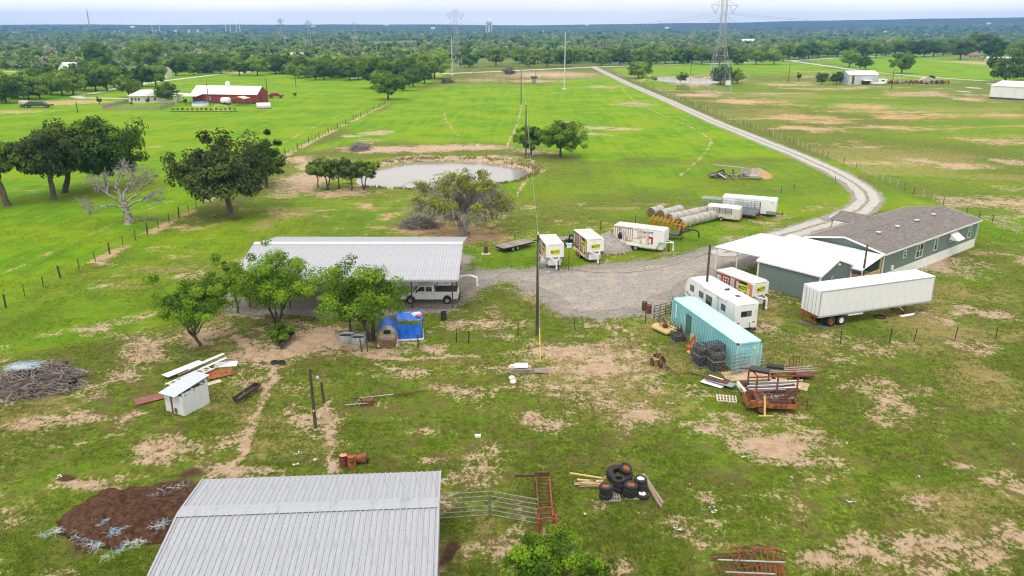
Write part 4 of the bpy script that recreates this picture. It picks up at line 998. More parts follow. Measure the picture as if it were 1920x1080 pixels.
part(t, 'meter_box', MB().box((GL - .1, -1.0, 1.5), (.14, .35, .5)), STEEL)
part(t, 'conduit', MB().path([(GL - .08, -1.0, 1.7), (GL - .08, -1.0, 2.5), (GL + .06, -1.0, 2.6)], .04), WHITE)
part(t, 'flood_lamp', MB().box((GL + .02, 0, GE + GR - .5), (.2, .35, .15)), WHITE)

# --- flat white carport by the garage
zc = 3.0; cc = [g(1339.7, 462.5, zc), g(1426.7, 437.5, zc), g(1505, 451, zc - .1), g(1423.3, 480.8, zc)]
org = sum(cc, Vector()) / 4; org.z = 0
t = thing('flat_carport', 'flat white carport roof on thin posts joined to the garage', 'carport', org)
lc = [c - org for c in cc]
part(t, 'roof', MB().add([c + Vector((0, 0, dz)) for dz in (-.14, .02) for c in lc], [(3, 2, 1, 0), (4, 5, 6, 7), (0, 1, 5, 4), (1, 2, 6, 5), (2, 3, 7, 6), (3, 0, 4, 7)]), ROOF_WHITE)
for a, b in ((0, 1), (1, 2), (2, 3), (3, 0)):
    part(t, 'gutter', MB().tube(lc[a] + Vector((0, 0, -.08)), lc[b] + Vector((0, 0, -.08)), .09, 6), GALV)
mid_c = sum(lc, Vector()) / 4
for k, c in enumerate(lc + [lc[0].lerp(lc[3], .5), lc[1].lerp(lc[2], .5)]):
    q = c.lerp(mid_c, .06); part(t, 'post', MB().box((q.x, q.y, (zc - .15) / 2), (.1, .1, zc - .15)), WHITE)

# --- red barn and cream farmhouse across the left field
a, b = g(362, 193), g(483, 195)
ry = yaw_of(a, b)
t = thing('red_barn', 'long red barn with bright white roof and small cupola', 'barn', ((a.x + b.x) / 2, (a.y + b.y) / 2, 0), ry)
rl = (b - a).length / 2
part(t, 'wall', MB().prism([(0, 0), (9, 0), (9, 3.6), (4.5, 6.2), (0, 3.6)], -rl, rl, 'YZ'), REDWALL)
part(t, 'wainscot', MB().box((0, -.04, .45), (2 * rl + .1, .06, .9)), DARKGREY)
for s, e in ((-1, (-.5, 3.45)), (1, (9.5, 3.45))): slope(t, -rl - .4, rl + .4, (4.5, 6.4), e, ROOF_WHITE, .04, 1.8, 2)
o = part(t, 'cupola', MB().box((-.5, 4.5, 6.9), (1.3, 1.3, 1.2)), WHITE); part(o, 'cupola_roof', MB().lathe([(1.2, 7.5), (.05, 8.2)], 4, (-.5, 4.5, 0)), ROOF_WHITE)
for x in (-6.5, 1.5): window(t, (x, -.02, 1.9), 1.6, 1.1, '-y', 2, 1)
part(t, 'barn_door', MB().box((rl + .04, 3.0, 1.6), (.08, 3.2, 3.2)), RUST_DARK)
part(t, 'lean_to_roof', MB().box((-rl + 1.5, -2.2, 3.2), (6, 4.6, .12), rx=.12), ROOF_WHITE)
o = thing('shade_canopy', 'tan canopy on poles against the red barn wall', 'canopy', g(452, 197.5), ry)
part(o, 'canopy_cloth', MB().prism([(-2.8, 2.6), (0, 3.3), (2.8, 2.6), (2.8, 2.65), (0, 3.36), (-2.8, 2.65)], -2.5, 2.5, 'XZ'), M('tan_cloth', (.6, .54, .45), .8))
for x in (-2.6, 2.6):
    for y in (-2.3, 2.3): part(o, 'pole', MB().tube((x, y, 0), (x, y, 2.65), .05, 6), STEEL)
t = thing('farm_tank', 'white round-ended tank on wheels outside the red barn', 'tank', g(424, 196), ry)
part(t, 'tank', MB().lathe([(.3, -2.0), (1.1, -1.6), (1.25, -.8), (1.25, .8), (1.1, 1.6), (.3, 2.0)], 14, (0, 0, 1.5), 'X'), WHITE, True); part(t, 'cradle', MB().box((0, 0, .4), (3.4, 1.8, .3)), BLACK)
for s in (-1, 1): part(t, 'wheel', MB().lathe([(.2, -.15), (.5, -.15), (.5, .15), (.2, .15)], 12, (0, s * 1.0, .5), 'Y'), RUBBER)
t = thing('swimming_pool', 'round above-ground pool with blue rim by the red barn', 'pool', g(376, 198.5))
part(t, 'pool_wall', MB().lathe([(3.0, 0), (3.0, 1.25), (2.9, 1.25), (2.9, 0)], 24), WHITE); part(t, 'rim', MB().lathe([(3.1, 1.2), (3.1, 1.45), (2.8, 1.45), (2.8, 1.2)], 24, closed=True), M('blue_liner', (.03, .22, .55), .4)); part(t, 'pool_water', MB().lathe([(2.88, 1.0), (0.01, 1.01)], 24), M('pool_water', (.25, .55, .75), .1))
a, b = g(243, 194), g(330, 193); cy = yaw_of(a, b); cl_ = (b - a).length / 2
t = thing('farmhouse', 'single-storey cream farmhouse with white metal hip roof', 'house', ((a.x + b.x) / 2, (a.y + b.y) / 2, 0), cy)
part(t, 'wall', MB().box((0, 4, 1.4), (2 * cl_, 8, 2.8)), CREAM)
part(t, 'roof', MB().add([(-cl_ - .5, -.6, 2.8), (cl_ + .5, -.6, 2.8), (cl_ + .5, 8.6, 2.8), (-cl_ - .5, 8.6, 2.8), (-cl_ + 3.5, 4, 4.9), (cl_ - 1, 4, 4.9)], [(0, 1, 5, 4), (1, 2, 5), (2, 3, 4, 5), (3, 0, 4), (0, 3, 2, 1)]), ROOF_WHITE)
for x in (-7.5, -6.2, -5.0, -1.5, 1.0): window(t, (x, -.02, 1.6), 1.0, 1.3, '-y')
part(t, 'porch_roof', MB().box((cl_ + 2.5, 2, 3.3), (6, 5, .15), ry=.12), ROOF_WHITE)
for x in (cl_ + .5, cl_ + 4.8): part(t, 'porch_post', MB().tube((x, -.2, 0), (x, -.2, 3.1), .1, 6), WHITE)
part(t, 'gable', MB().prism([(-2.2, 2.8), (2.2, 2.8), (0, 4.4)], -1.0, 4, 'XZ'), ROOF_WHITE)
def picket(name, label, pix, h, m, step):
    t = thing(name, label, 'fence', g(*pix[0])); o = g(*pix[0]); n = 0
    pm = MB().box((0, 0, h / 2), (.35, .12, h)).mesh('picket', m)
    for a, b in zip(pix, pix[1:]):
        a, b = g(*a) - o, g(*b) - o; k = int((b - a).length / step); ya = yaw_of(a, b)
        for i in range(k):
            q = link('picket', pm, t); q.location = a.lerp(b, i / k); q.rotation_euler = (0, 0, ya)
        part(t, 'rail', MB().tube(a + Vector((0, 0, h * .7)), b + Vector((0, 0, h * .7)), .06, 4), m)
picket('picket_fence', 'grey picket fence around the cream farmhouse yard', [(240, 193), (192, 204), (193, 206.5), (300, 206), (328, 197)], 1.3, WOOD_GREY, .62)
t = thing('soccer_goal', 'white soccer goal frame on the lawn before the red barn', 'goal', g(414, 209))
part(t, 'goal_frame', MB().path([(-2, 0, 0), (-2, 0, 2.2), (2, 0, 2.2), (2, 0, 0)], .07), WHITE); part(t, 'net_frame', MB().path([(-2, 0, 2.2), (-2, 1.6, 0), (2, 1.6, 0), (2, 0, 2.2)], .05), WHITE)
SH = tree_meshes(81, 1.5, .9, .2, OAK_LEAF, BARK_DARK, 8, 18, .28, .15, tr=.04, shell=.3)
for i in range(14): plant('garden_shrub', ORD[i] + ' dark shrub from the left in the planted row before the red barn', 'shrub', g(325 + i * 8.9, 208.5), SH, i, .8 + .3 * ((i * 7) % 5) / 5, 'planted row before the red barn')
solo('garden_border', 'dark edging strip under the planted shrub row', 'border', MB().box((0, 0, .1), ((g(446, 209.5) - g(320, 209.5)).length, .5, .2)), RUST_DARK, g(383, 209.7))

# --- right-hand farm
def shed(name, label, cat, pa, pb, depth, e, r, wallm, roofm, pw=1.2, z0=0, gab='y'):
    a, b = g(*pa), g(*pb); t = thing(name, label, cat, ((a.x + b.x) / 2, (a.y + b.y) / 2, 0), yaw_of(a, b)); l = (b - a).length / 2
    part(t, 'wall', MB().prism([(0, 0), (depth, 0), (depth, e), (depth / 2, e + r), (0, e)], -l, l, 'YZ'), wallm)
    for ee in ((-.3, e - .1), (depth + .3, e - .1)): slope(t, -l - .3, l + .3, (depth / 2, e + r + .12), (ee[0], e + .02), roofm, .04, pw, 2)
    return t, l
GREYSHED = M('aged_sheet_metal', (.50, .55, .64), .5, .2, c2=(.62, .64, .68), scale=.8, var=.06)
RUSTROOF = M('rust_streaked_roof', (.66, .66, .66), .5, c2=(.40, .26, .18), scale=1.4, lo=.5, hi=.7, var=.06, stretch=(1.2, .12, 1))
t, l = shed('metal_shed', 'grey sheet-metal shed with rust-streaked roof on the right farm', 'shed', (1590, 159), (1645, 158), 8, 4.8, 1.9, GREYSHED, RUSTROOF)
part(t, 'rusty_door', MB().box((-l + 2.6, -.04, 2.4), (1.3, .08, 4.2)), RUST); part(t, 'lean_to', MB().box((1.6, -1.2, 2.2), (5.5, 2.4, .12), rx=.2), RUSTROOF); part(t, 'bay_shade_panel', MB().box((1.6, -.05, 1.0), (5, .08, 2.0)), RUST_DARK)  # thin dark panel on the closed wall paints the shade of a bay
t, l = shed('white_warehouse', 'large white metal building cut by the right picture edge', 'building', (1854, 184.5), (1972, 192), 22, 5.2, 1.5, WHITE_DIRTY, ROOF_WHITE, 1.6)
part(t, 'base_trim', MB().box((0, -.05, .35), (2 * l, .08, .7)), DARKGREY)
def cottage(label, pa, pb, depth, e, r, wm, rm, nwin=3, name='house', cat='house'):
    t, l = shed(name, label, cat, pa, pb, depth, e, r, wm, rm, 3.0)
    for i in range(nwin): window(t, (-l + 2 * l * (i + .5) / nwin, -.03, e * .55), min(1.6, l * .35), 1.4, '-y', 1, 1)
    return t
REDROOF = M('red_brown_roof', (.33, .13, .085), .8, var=.12)
TAN = M('tan_wall', (.45, .38, .28), .7, var=.08)
cottage('tan house with red-brown roof among the far right trees', (1815, 110), (1838, 110), 14, 3.4, 2.2, TAN, REDROOF)
cottage('long pale mobile home in front of the red-roofed house', (1848, 116), (1896, 116.5), 5, 3.2, .8, CREAM, ROOF_WHITE, 4, 'mobile_home')
cottage('white house with wide roof far beyond the pylon', (1393, 82), (1425, 82), 16, 4.5, 3.5, WHITE, ROOF_WHITE, 3)
cottage('pale shed roof half hidden in trees above the bright field', (1478, 95), (1508, 95), 14, 3.5, 2, WHITE_DIRTY, ROOF_WHITE, 2, 'farm_shed', 'shed')
cottage('small white barn in the far trees near the right pylon', (1460, 74), (1475, 74), 12, 5, 3, WHITE, ROOF_WHITE, 1, 'farm_barn', 'barn')
cottage('white gabled house behind the left tree belt', (130, 144), (172, 142), 12, 4.5, 3.5, WHITE, ROOF_WHITE, 3)
cottage('small cream house at the end of the lane behind the farmhouse', (291, 147), (313, 147), 8, 4.5, 1.6, CREAM, WOOD_GREY, 2)
cottage('pink-walled house with white hip roof in the middle woods', (526, 120), (566, 120), 14, 4.5, 4, TAN, ROOF_WHITE, 2)
cottage('white mobile home beside the country road near the tall steel pole', (989, 118), (1001, 118), 5, 3.6, .8, WHITE, ROOF_WHITE, 2, 'mobile_home')
cottage('pale flat-roofed shed past the white mobile home', (1149, 118), (1161, 118), 6, 4, .6, WHITE_DIRTY, GALV, 1, 'farm_shed', 'shed')
cottage('pale green-roofed shed at the far right edge', (1895, 102), (1919, 102), 10, 3.4, 1.4, TAN, GALV, 2, 'farm_shed', 'shed')
t = thing('farm_silo', 'short pale round tank beside the country road bend', 'tank', g(1153, 119.5)); part(t, 'tank_wall', MB().lathe([(3.6, 0), (3.6, 4.2)], 20), GALV); part(t, 'tank_roof', MB().lathe([(3.7, 4.2), (.1, 5.0)], 20), GALV)
far_roofs = [(24, 67), (122, 70), (150, 69), (250, 62), (340, 66), (588, 61), (725, 60), (812, 62), (1018, 64), (1040, 65), (1100, 60), (1190, 64), (1250, 62), (1660, 66), (1850, 63), (1300, 64), (1545, 72)]
for k, (px, py) in enumerate(sorted(far_roofs)):
    p = g(px, py); k2 = (p.y / 1000)
    t = thing('far_building', ORD[k] + ' tiny pale building from the left in the distant woods', 'building', (p.x, p.y, float(height(np.array([p.x]), np.array([p.y]))[0])), .3 * (k % 3), 'pale buildings in the distant woods')
    l = 4 + 1.6 * k2
    part(t, 'wall', MB().box((0, 0, 2.5), (l * 2, 9, 5)), WHITE); part(t, 'roof', MB().prism([(-5.2, 5), (5.2, 5), (0, 8)], -l - .5, l + .5, 'YZ'), ROOF_WHITE)

# --- little white shed and hen house in the yard
t = thing('metal_hut', 'small rusty white sheet-metal hut with a slanting roof', 'shed', g(347, 766), -.48); t.scale = (1.05, 1.2, 1.05)
SHEETW = M('peeling_white_sheet', (.62, .65, .68), .6, c2=(.30, .34, .40), scale=1.6, lo=.52, hi=.75, var=.08, streak=True)
wall_panels(t, (-.95, -.75), (.95, -.75), 0, 1.55, SHEETW, .6, nribs=2)
wall_panels(t, (.95, -.75), (.95, 1.3), 0, 1.75, SHEETW, .6, nribs=2)
wall_panels(t, (-.95, 1.3), (-.95, -.75), 0, 1.7, SHEETW, .6, nribs=2)
wall_panels(t, (.95, 1.3), (-.95, 1.3), 0, 1.9, SHEETW, .6, nribs=2)
part(t, 'rust_patch', MB().box((-.2, -.79, .7), (.16, .012, 1.3)), RUST); part(t, 'rust_patch', MB().box((.15, -.79, .3), (.25, .012, .35)), RUST)
for i in range(3): part(t, 'roof_panel', MB().box((-.68 + i * .55, .3, 1.83 + .008 * i), (.56, 2.9, .02), rx=.14), M('blue_white_sheet', (.50, .55, .63), .4, .2))
for y in (-.5, .2, .9): part(t, 'roof_beam', MB().box((.1, y, 1.66 + y * .14), (1.9, .09, .09)), WOOD_GREY)

t = thing('chicken_coop', 'arched wooden chicken coop with galvanised hood', 'coop', g(727, 649), .12)
arch = lambda r, k=12: [(r * math.cos(PI * i / k), .75 + r * math.sin(PI * i / k)) for i in range(k + 1)]
part(t, 'body', MB().prism([(-.85, 0), (.85, 0)] + [(x, z) for x, z in arch(.85)], .05, 3.0, 'XZ'), WOOD_NEW)
COOPWOOD = M('brown_coop_wood', (.30, .17, .08), .8, c2=(.16, .10, .06), scale=3, var=.2)
for i in range(8): part(t, 'plank', MB().box((-.74 + i * .212, .03, .37), (.2, .04, .72)), COOPWOOD)
hood = MB(); o_, i_ = arch(.95, 14), arch(.9, 14)
hood.prism(o_ + i_[::-1], -.1, .95, 'XZ'); part(t, 'hood', hood, STEEL)
tp_ = MB(); tp_.prism(arch(.97, 14) + arch(.91, 14)[::-1], .95, 3.05, 'XZ')
TARP = M('blue_tarpaulin', (.015, .17, .80), .4, c2=(.012, .12, .62), scale=2, var=.1, bstr=.8)
part(t, 'tarp', tp_, TARP)
part(t, 'nest_box', MB().box((0, -.22, .95), (1.25, .5, .35)), WOOD_GREY); part(t, 'nest_lid', MB().box((0, -.27, 1.15), (1.4, .65, .05), rx=.15), WOOD_GREY); part(t, 'window', MB().box((0, -.0, 1.42), (.65, .06, .4)), GLASS)
part(t, 'skid', MB().box((-.85, 1.5, .06), (.14, 3.2, .12)), WHITE); part(t, 'skid', MB().box((.85, 1.5, .06), (.14, 3.2, .12)), WHITE)
t = thing('poultry_run', 'square bird run wrapped in bright blue tarps beside the coop', 'pen', g(770, 637), .12)
for x in (-1.1, 1.1):
    for y in (0, 2.2): part(t, 'post', MB().tube((x, y, 0), (x, y, 1.95), .045, 6), STEEL)
for z in (1.95,): part(t, 'top_rail', MB().path([(-1.1, 0, z), (1.1, 0, z), (1.1, 2.2, z), (-1.1, 2.2, z), (-1.1, 0, z)], .04), STEEL)
def wavy(x0, x1, z0, z1, y, fold, seed, n=18, k=10):
    rr = random.Random(seed); vs = []; ph = rr.uniform(0, 6)
    for j in range(k + 1):
        for i in range(n + 1):
            u, v = i / n, j / k; vs.append((x0 + (x1 - x0) * u, y + fold * math.sin(u * 19 + ph + 2 * v) * (1 - .5 * v) + fold * .6 * math.sin(u * 7 - v * 5), z0 + (z1 - z0) * v - .12 * math.sin(PI * u) * (1 - v if False else v)))
    return vs, [(j * (n + 1) + i, j * (n + 1) + i + 1, (j + 1) * (n + 1) + i + 1, (j + 1) * (n + 1) + i) for j in range(k) for i in range(n)]
mb = MB(); mb.add(*wavy(-1.15, 1.0, .12, 1.7, -.06, .05, 1)); part(t, 'side_tarp', mb, TARP, True)
mb = MB(); v, f = wavy(0, 2.2, .15, 1.98, 0, .05, 2); mb.add([(1.16 + y, x, z) for x, y, z in v], f); part(t, 'side_tarp', mb, TARP, True)
mb = MB(); v, f = wavy(-1.2, 1.2, -.05, 2.3, 0, .05, 3); mb.add([(x, z, 2.0 + y) for x, y, z in v], f); part(t, 'roof_tarp', mb, TARP, True)
for a, b in (((-1.2, -.15), (1.2, -.15)), ((1.2, -.15), (1.2, 2.4))): part(t, 'base_board', MB().tube((*a, .08), (*b, .08), .08, 4), WHITE)
part(t, 'white_bag', MB().box((.6, 1.2, 2.12), (.8, .5, .2), rz=.4), WHITE); part(t, 'red_bag', MB().box((.9, .8, 2.1), (.45, .4, .16), rz=.9), M('red_plastic', (.6, .12, .1), .5))
# ---------------------------------------------------------------- vehicles and trailers
YEL = M('yellow_sign', (.72, .70, .02), .4, var=.04)
GREENSIGN = M('dark_green_sign', (.03, .09, .05), .4, var=.05)
PRINT_RED = M('red_print', (.28, .035, .03), .4, var=.08); PRINT_BRICK = M('brick_print', (.36, .14, .075), .4, c2=(.25, .08, .045), scale=8, var=.15)
PRINT_ORANGE = M('orange_print', (.62, .27, .12), .4, var=.08); PRINT_BLUE = M('pale_blue_print', (.36, .48, .58), .4, var=.15); PRINT_CREAM = M('cream_print', (.72, .66, .58), .4, var=.1)
PRINT_STUD = M('stud_print', (.34, .20, .14), .4, var=.2); PRINT_PINK = M('pale_pink_print', (.68, .56, .52), .4, c2=(.45, .32, .29), scale=2.5, var=.1); SKIN = M('skin_print', (.58, .30, .22), .5, var=.1); MAGENTA = M('crimson_print', (.50, .02, .06), .4, var=.1)
LAMP_RED = M('red_lamp', (.45, .02, .02), .3, var=.05)
WHITE_PRINT = M('white_print', (.76, .77, .78), .4, c2=(.50, .48, .44), scale=1.6, lo=.55, hi=.85, var=.03, streak=True)
def wheel(root, c, r=.38, w=.24, hub=None, axis='Y', tyre=RUBBER):
    o = thing_child(root, 'wheel', c)
    part(o, 'tyre', MB().lathe([(r * .58, -w / 2), (r * .9, -w / 2), (r, -w * .36), (r, w * .36), (r * .9, w / 2), (r * .58, w / 2)], 20, axis=axis, closed=True), tyre, True)
    part(o, 'rim', MB().lathe([(.02, w * .30), (r * .2, w * .32), (r * .25, w * .18), (r * .5, w * .22), (r * .6, w * .42), (r * .6, -w * .42), (r * .5, -w * .22), (r * .25, -w * .18), (r * .2, -w * .32), (.02, -w * .30)], 16, axis=axis), hub or CHROME)
    return o
def gooseneck(root, L, m, z=1.45):
    fr = thing_child(root, 'gooseneck', (0, 0, 0))
    for s in (-1, 1): part(fr, 'beam', MB().tube((L - .5, s * .75, z), (L + .95, s * .1, z - .08), .075, 6), m)
    part(fr, 'cross_beam', MB().tube((L - .2, -.72, z), (L - .2, .72, z), .06, 6), m)
    part(fr, 'coupler_post', MB().tube((L + .95, 0, z + .05), (L + 1.0, 0, .48), .09, 8), m)
    part(fr, 'coupler', MB().tube((L + 1.0, 0, .5), (L + 1.0, 0, .3), .12, 8), m)
    part(fr, 'jack', MB().tube((L + .3, .35, z), (L + .3, .35, .02), .07, 8), BLACK)
    part(fr, 'jack_foot', MB().box((L + .3, .35, .03), (.3, .3, .05)), BLACK)
def decal(root, side, W, cx, cz, w, h, m, name='printed_panel', proud=.006):
    return part(root, name, MB().box((cx, side * (W / 2 + proud), cz), (w, .008, h)), m)
def sign(root, c, w, h, yaw, back, ink, txt="McCOY'S"):
    s = thing_child(root, 'sign', c, yaw)           # face towards local +x
    part(s, 'sign_board', MB().box((0, 0, 0), (.016, w, h)), back)
    lm = text_mesh(txt, h * .74, ink, .004, .045)
    bw = max(v.co.x for v in lm.vertices) - min(v.co.x for v in lm.vertices)
    o = link('lettering', lm, s); o.rotation_euler = (PI / 2, 0, PI / 2); o.location = (.012, 0, -.02); o.scale = (w * .9 / bw, 1, 1)
    return s
def ad_trailer(label, loc, yaw, L=5.0, W=2.25, H=3.1, style='facade'):
    t = thing('cargo_trailer', label, 'trailer', loc, yaw, 'printed advertising trailers')
    fl = .55
    prof = [(0, fl), (L - 1.0, fl), (L - .62, 1.45), (L, 1.5), (L, H - .05), (0, H - .05)]
    part(t, 'body', MB().prism(prof, -W / 2, W / 2), WHITE_PRINT, bevel=.03)
    part(t, 'roof', MB().prism([(-.02, -W / 2 - .03), (L - .35, -W / 2 - .03), (L + .02, -W / 2 + .32), (L + .02, W / 2 - .32), (L - .35, W / 2 + .03), (-.02, W / 2 + .03)], H - .06, H + .03, 'XY'), GREYROOF)
    part(t, 'chassis', MB().box((L * .42, 0, fl - .09), (L * .84, W * .8, .16)), WHITE)
    part(t, 'nose_panel', MB().prism([(L - 1.0, fl - .12), (L - .2, fl - .12), (L - .2, .95), (L - .62, 1.44), (L - 1.0, 1.44)], -W * .34, W * .34), WHITE_DIRTY)
    gooseneck(t, L, WHITE)
    for s in (-1, 1):
        for x in (L * .34, L * .34 + .82): wheel(t, (x, s * (W / 2 - .06), .38), .38, .24)
        part(t, 'fender', MB().prism([(L * .34 - .5, .62), (L * .34 - .35, .86), (L * .34 + 1.17, .86), (L * .34 + 1.32, .62)], s * (W / 2 - .2) - .03 * s, s * (W / 2 + .12)), WHITE if style != 'facade' else PRINT_ORANGE)
        z0, z1 = 1.0, H - .12; zm, hh = (z0 + z1) / 2, z1 - z0
        if style == 'facade':
            x = .04; k = 0
            for wd, m in ((L * .17, PRINT_BRICK), (L * .22, PRINT_RED), (L * .14, PRINT_BRICK), (L * .13, PRINT_RED), (L * .18, BLACK), (L * .145, PRINT_ORANGE)):
                decal(t, s, W, x + wd / 2, zm, wd - .01, hh, m); k += 1; x += wd
            o = decal(t, s, W, L * .085, zm + .1, L * .10, hh * .55, WHITE_PRINT, 'printed_window', .012); decal(o, s, W, L * .085, zm + .1, L * .08, hh * .46, PRINT_BLUE, 'printed_glass', .018)
            o = decal(t, s, W, L * .28, zm + .1, L * .15, hh * .62, WHITE_PRINT, 'printed_window', .012)
            for i in range(2):
                for j in range(3): decal(o, s, W, L * (.247 + .066 * i), zm + .1 + hh * .19 * (j - 1), L * .055, hh * .16, PRINT_RED, 'printed_glass', .018)
            o = decal(t, s, W, L * .46, zm, L * .10, hh * .85, WHITE_PRINT, 'printed_door', .012); decal(o, s, W, L * .46, zm, L * .085, hh * .8, PRINT_BLUE, 'printed_glass', .018)
            decal(t, s, W, L * .595, zm, L * .06, hh * .8, PRINT_PINK, 'printed_door', .012)
            decal(t, s, W, L * .75, zm - hh * .15, L * .12, hh * .62, PRINT_CREAM, 'printed_window', .012)
            decal(t, s, W, L * .88, zm - .1, L * .08, hh * .5, PRINT_CREAM, 'printed_window', .012)
            sign(t, (L * .75, s * (W / 2 + .03), zm + hh * .12), 1.3, .72, s * PI / 2, YEL, GREENSIGN)
        else:
            for i in range(9): decal(t, s, W, .22 + i * .30, 2.05, .11, 1.75, PRINT_STUD)
            decal(t, s, W, 1.35, 2.88, 2.6, .12, PRINT_STUD, 'printed_beam', .007)
            decal(t, s, W, 3.9, 1.95, 2.2, 1.9, PRINT_PINK)
            for dx, dz, w, h, m in ((.95, 1.75, .62, .95, BLACK), (1.35, 2.15, .75, .55, PRINT_BLUE), (.82, 2.45, .36, .34, SKIN), (.85, 2.66, .40, .14, MAGENTA), (1.75, 1.5, .34, .7, SKIN), (2.1, 1.2, 1.1, .18, SKIN)):
                part(t, 'printed_figure', MB().prism([(dx - w * .5, dz - h * .3), (dx - w * .3, dz - h * .5), (dx + w * .3, dz - h * .5), (dx + w * .5, dz - h * .25), (dx + w * .45, dz + h * .35), (dx + w * .2, dz + h * .5), (dx - w * .25, dz + h * .5), (dx - w * .5, dz + h * .2)], s * (W / 2 + .010), s * (W / 2 + .016)), m)
            for dx, dz, w, h in ((3.05, 2.2, .5, .9), (3.25, 1.3, .8, .5), (4.25, 1.35, .6, .8)):
                decal(t, s, W, dx, dz, w, h, WHITE_PRINT, 'printed_chair', .012)
            decal(t, s, W, 5.15, 1.6, .62, 1.0, MAGENTA, 'printed_door', .012); decal(t, s, W, 5.05, 1.5, .3, .6, WHITE_PRINT, 'printed_cloth', .018)
            sign(t, (4.75, s * (W / 2 + .02), 2.62), 1.55, .55, s * PI / 2, WHITE_PRINT, GREENSIGN)
    if style == 'facade': sign(t, (L + .03, 0, 2.2), 1.15, .62, 0, YEL, GREENSIGN)
    else: decal(t, 1, .01, L, 2.2, .01, .01, WHITE_PRINT)
    part(t, 'tail_lamp', MB().box((-.02, -W / 2 + .2, .9), (.04, .2, .12)), LAMP_RED); part(t, 'tail_lamp', MB().box((-.02, W / 2 - .2, .9), (.04, .2, .12)), LAMP_RED)
    return t
def rear(near_l, near_r, far_l):           # front end faces the camera: returns rear-centre and yaw
    m = ((near_l[0] + near_r[0]) / 2, (near_l[1] + near_r[1]) / 2); d = (near_l[0] - far_l[0], near_l[1] - far_l[1])
    return (m[0] - d[0], m[1] - d[1], 0), math.atan2(d[1], d[0]), math.hypot(*d)
lo, ya, L_ = rear((4.1, 90.0), (6.35, 90.6), (3.3, 94.9)); ad_trailer('red-printed trailer by the transformer pole, yellow sign on its front', lo, ya, L_)
lo, ya, L_ = rear((9.3, 92.5), (11.5, 93.1), (8.0, 97.6)); ad_trailer('red-printed trailer beside the gravel heap, yellow sign on its front', lo, ya, L_)
lo, ya, L_ = rear((24.8, 75.8), (27.0, 76.7), (22.2, 80.7)); ad_trailer('red-printed trailer parked behind the white camper', lo, ya, L_, H=2.9)
a, b = Vector((14.1, 101.2, 0)), Vector((20.2, 98.0, 0)); ad_trailer('white trailer with carpenter print parked sideways by the gravel heap', a, yaw_of(a, b), (b - a).length, 2.3, 3.05, 'carpenter')

# --- pickup
t = thing('pickup_truck', 'white crew-cab pickup parked under the carport eave', 'pickup', (-5.75, 78.6, 0), PI - .01)
TW = 1.98; TL = 6.3
def arc(cx, r, z, k=8): return [(cx - r * math.cos(PI * i / k), z + r * math.sin(PI * i / k)) for i in range(k + 1)]
prof = [(0, .62)] + arc(1.15, .48, .55) + arc(5.05, .48, .55) + [(6.0, .55), (6.15, .75), (6.15, 1.12), (5.95, 1.28), (4.55, 1.36), (2.55, 1.36), (2.5, 1.42), (.02, 1.42)]
part(t, 'body', MB().prism(prof, -TW / 2, TW / 2), WHITE, bevel=.035)
cab = MB(); zb, zt = 1.36, 2.0
lowr = [(2.45, -.93), (4.75, -.93), (4.75, .93), (2.45, .93)]; upr = [(2.6, -.76), (4.05, -.76), (4.05, .76), (2.6, .76)]
cab.add([(x, y, zb) for x, y in lowr] + [(x, y, zt) for x, y in upr], [(0, 1, 5, 4), (1, 2, 6, 5), (2, 3, 7, 6), (3, 0, 4, 7), (4, 5, 6, 7)]); part(t, 'cab', cab, WHITE, bevel=.05)
def lerp_side(x, s, f):     # a point on the cab side between sill and roof
    y = .93 + (.76 - .93) * f; return (x, s * (y + .012), zb + (zt - zb) * f)
for s in (-1, 1):
    for x0, x1, x0t, x1t in ((2.72, 3.42, 2.78, 3.40), (3.55, 4.42, 3.53, 4.0)):
        part(t, 'side_window', MB().quad(lerp_side(x0, s, .10), lerp_side(x1, s, .10), lerp_side(x1t, s, .84), lerp_side(x0t, s, .84)), GLASS)
    for x in (2.5, 3.48, 4.55): part(t, 'door_seam', MB().box((x, s * (TW / 2 + .001), .98), (.018, .008, .72)), BLACK)
    for x in (2.75, 3.75): part(t, 'door_handle', MB().box((x, s * (TW / 2 + .02), 1.2), (.18, .03, .05)), BLACK)
    for x in (1.15, 5.05): wheel(t, (x, s * (TW / 2 - .14), .41), .41, .28)
    part(t, 'mirror', MB().box((4.35, s * 1.12, 1.5), (.12, .22, .28)), BLACK)
    part(t, 'tail_lamp', MB().box((.0, s * .88, 1.15), (.04, .16, .34)), LAMP_RED)
    part(t, 'bed_side_rail', MB().box((1.25, s * .9, 1.44), (2.45, .1, .04)), BLACK)
    part(t, 'head_lamp', MB().box((6.12, s * .75, 1.0), (.08, .35, .25)), CHROME)
part(t, 'windscreen', MB().quad((4.70, -.80, 1.42), (4.70, .80, 1.42), (4.10, .68, 1.95), (4.10, -.68, 1.95)), GLASS)
part(t, 'rear_window', MB().quad((2.455, -.7, 1.5), (2.455, .7, 1.5), (2.575, .6, 1.92), (2.575, -.6, 1.92)), GLASS)
part(t, 'bed_floor', MB().box((1.25, 0, 1.43), (2.35, 1.66, .015)), BLACK)
part(t, 'rear_bumper', MB().box((-.12, 0, .62), (.2, 1.9, .22)), BLACK); part(t, 'hitch', MB().tube((-.2, 0, .5), (-.5, 0, .5), .04, 6), BLACK); part(t, 'front_bumper', MB().box((6.2, 0, .62), (.16, 1.9, .25)), CHROME)
part(t, 'headache_rack', MB().path([(2.35, -.85, 1.45), (2.35, -.8, 2.02), (2.35, .8, 2.02), (2.35, .85, 1.45)], .03), BLACK)
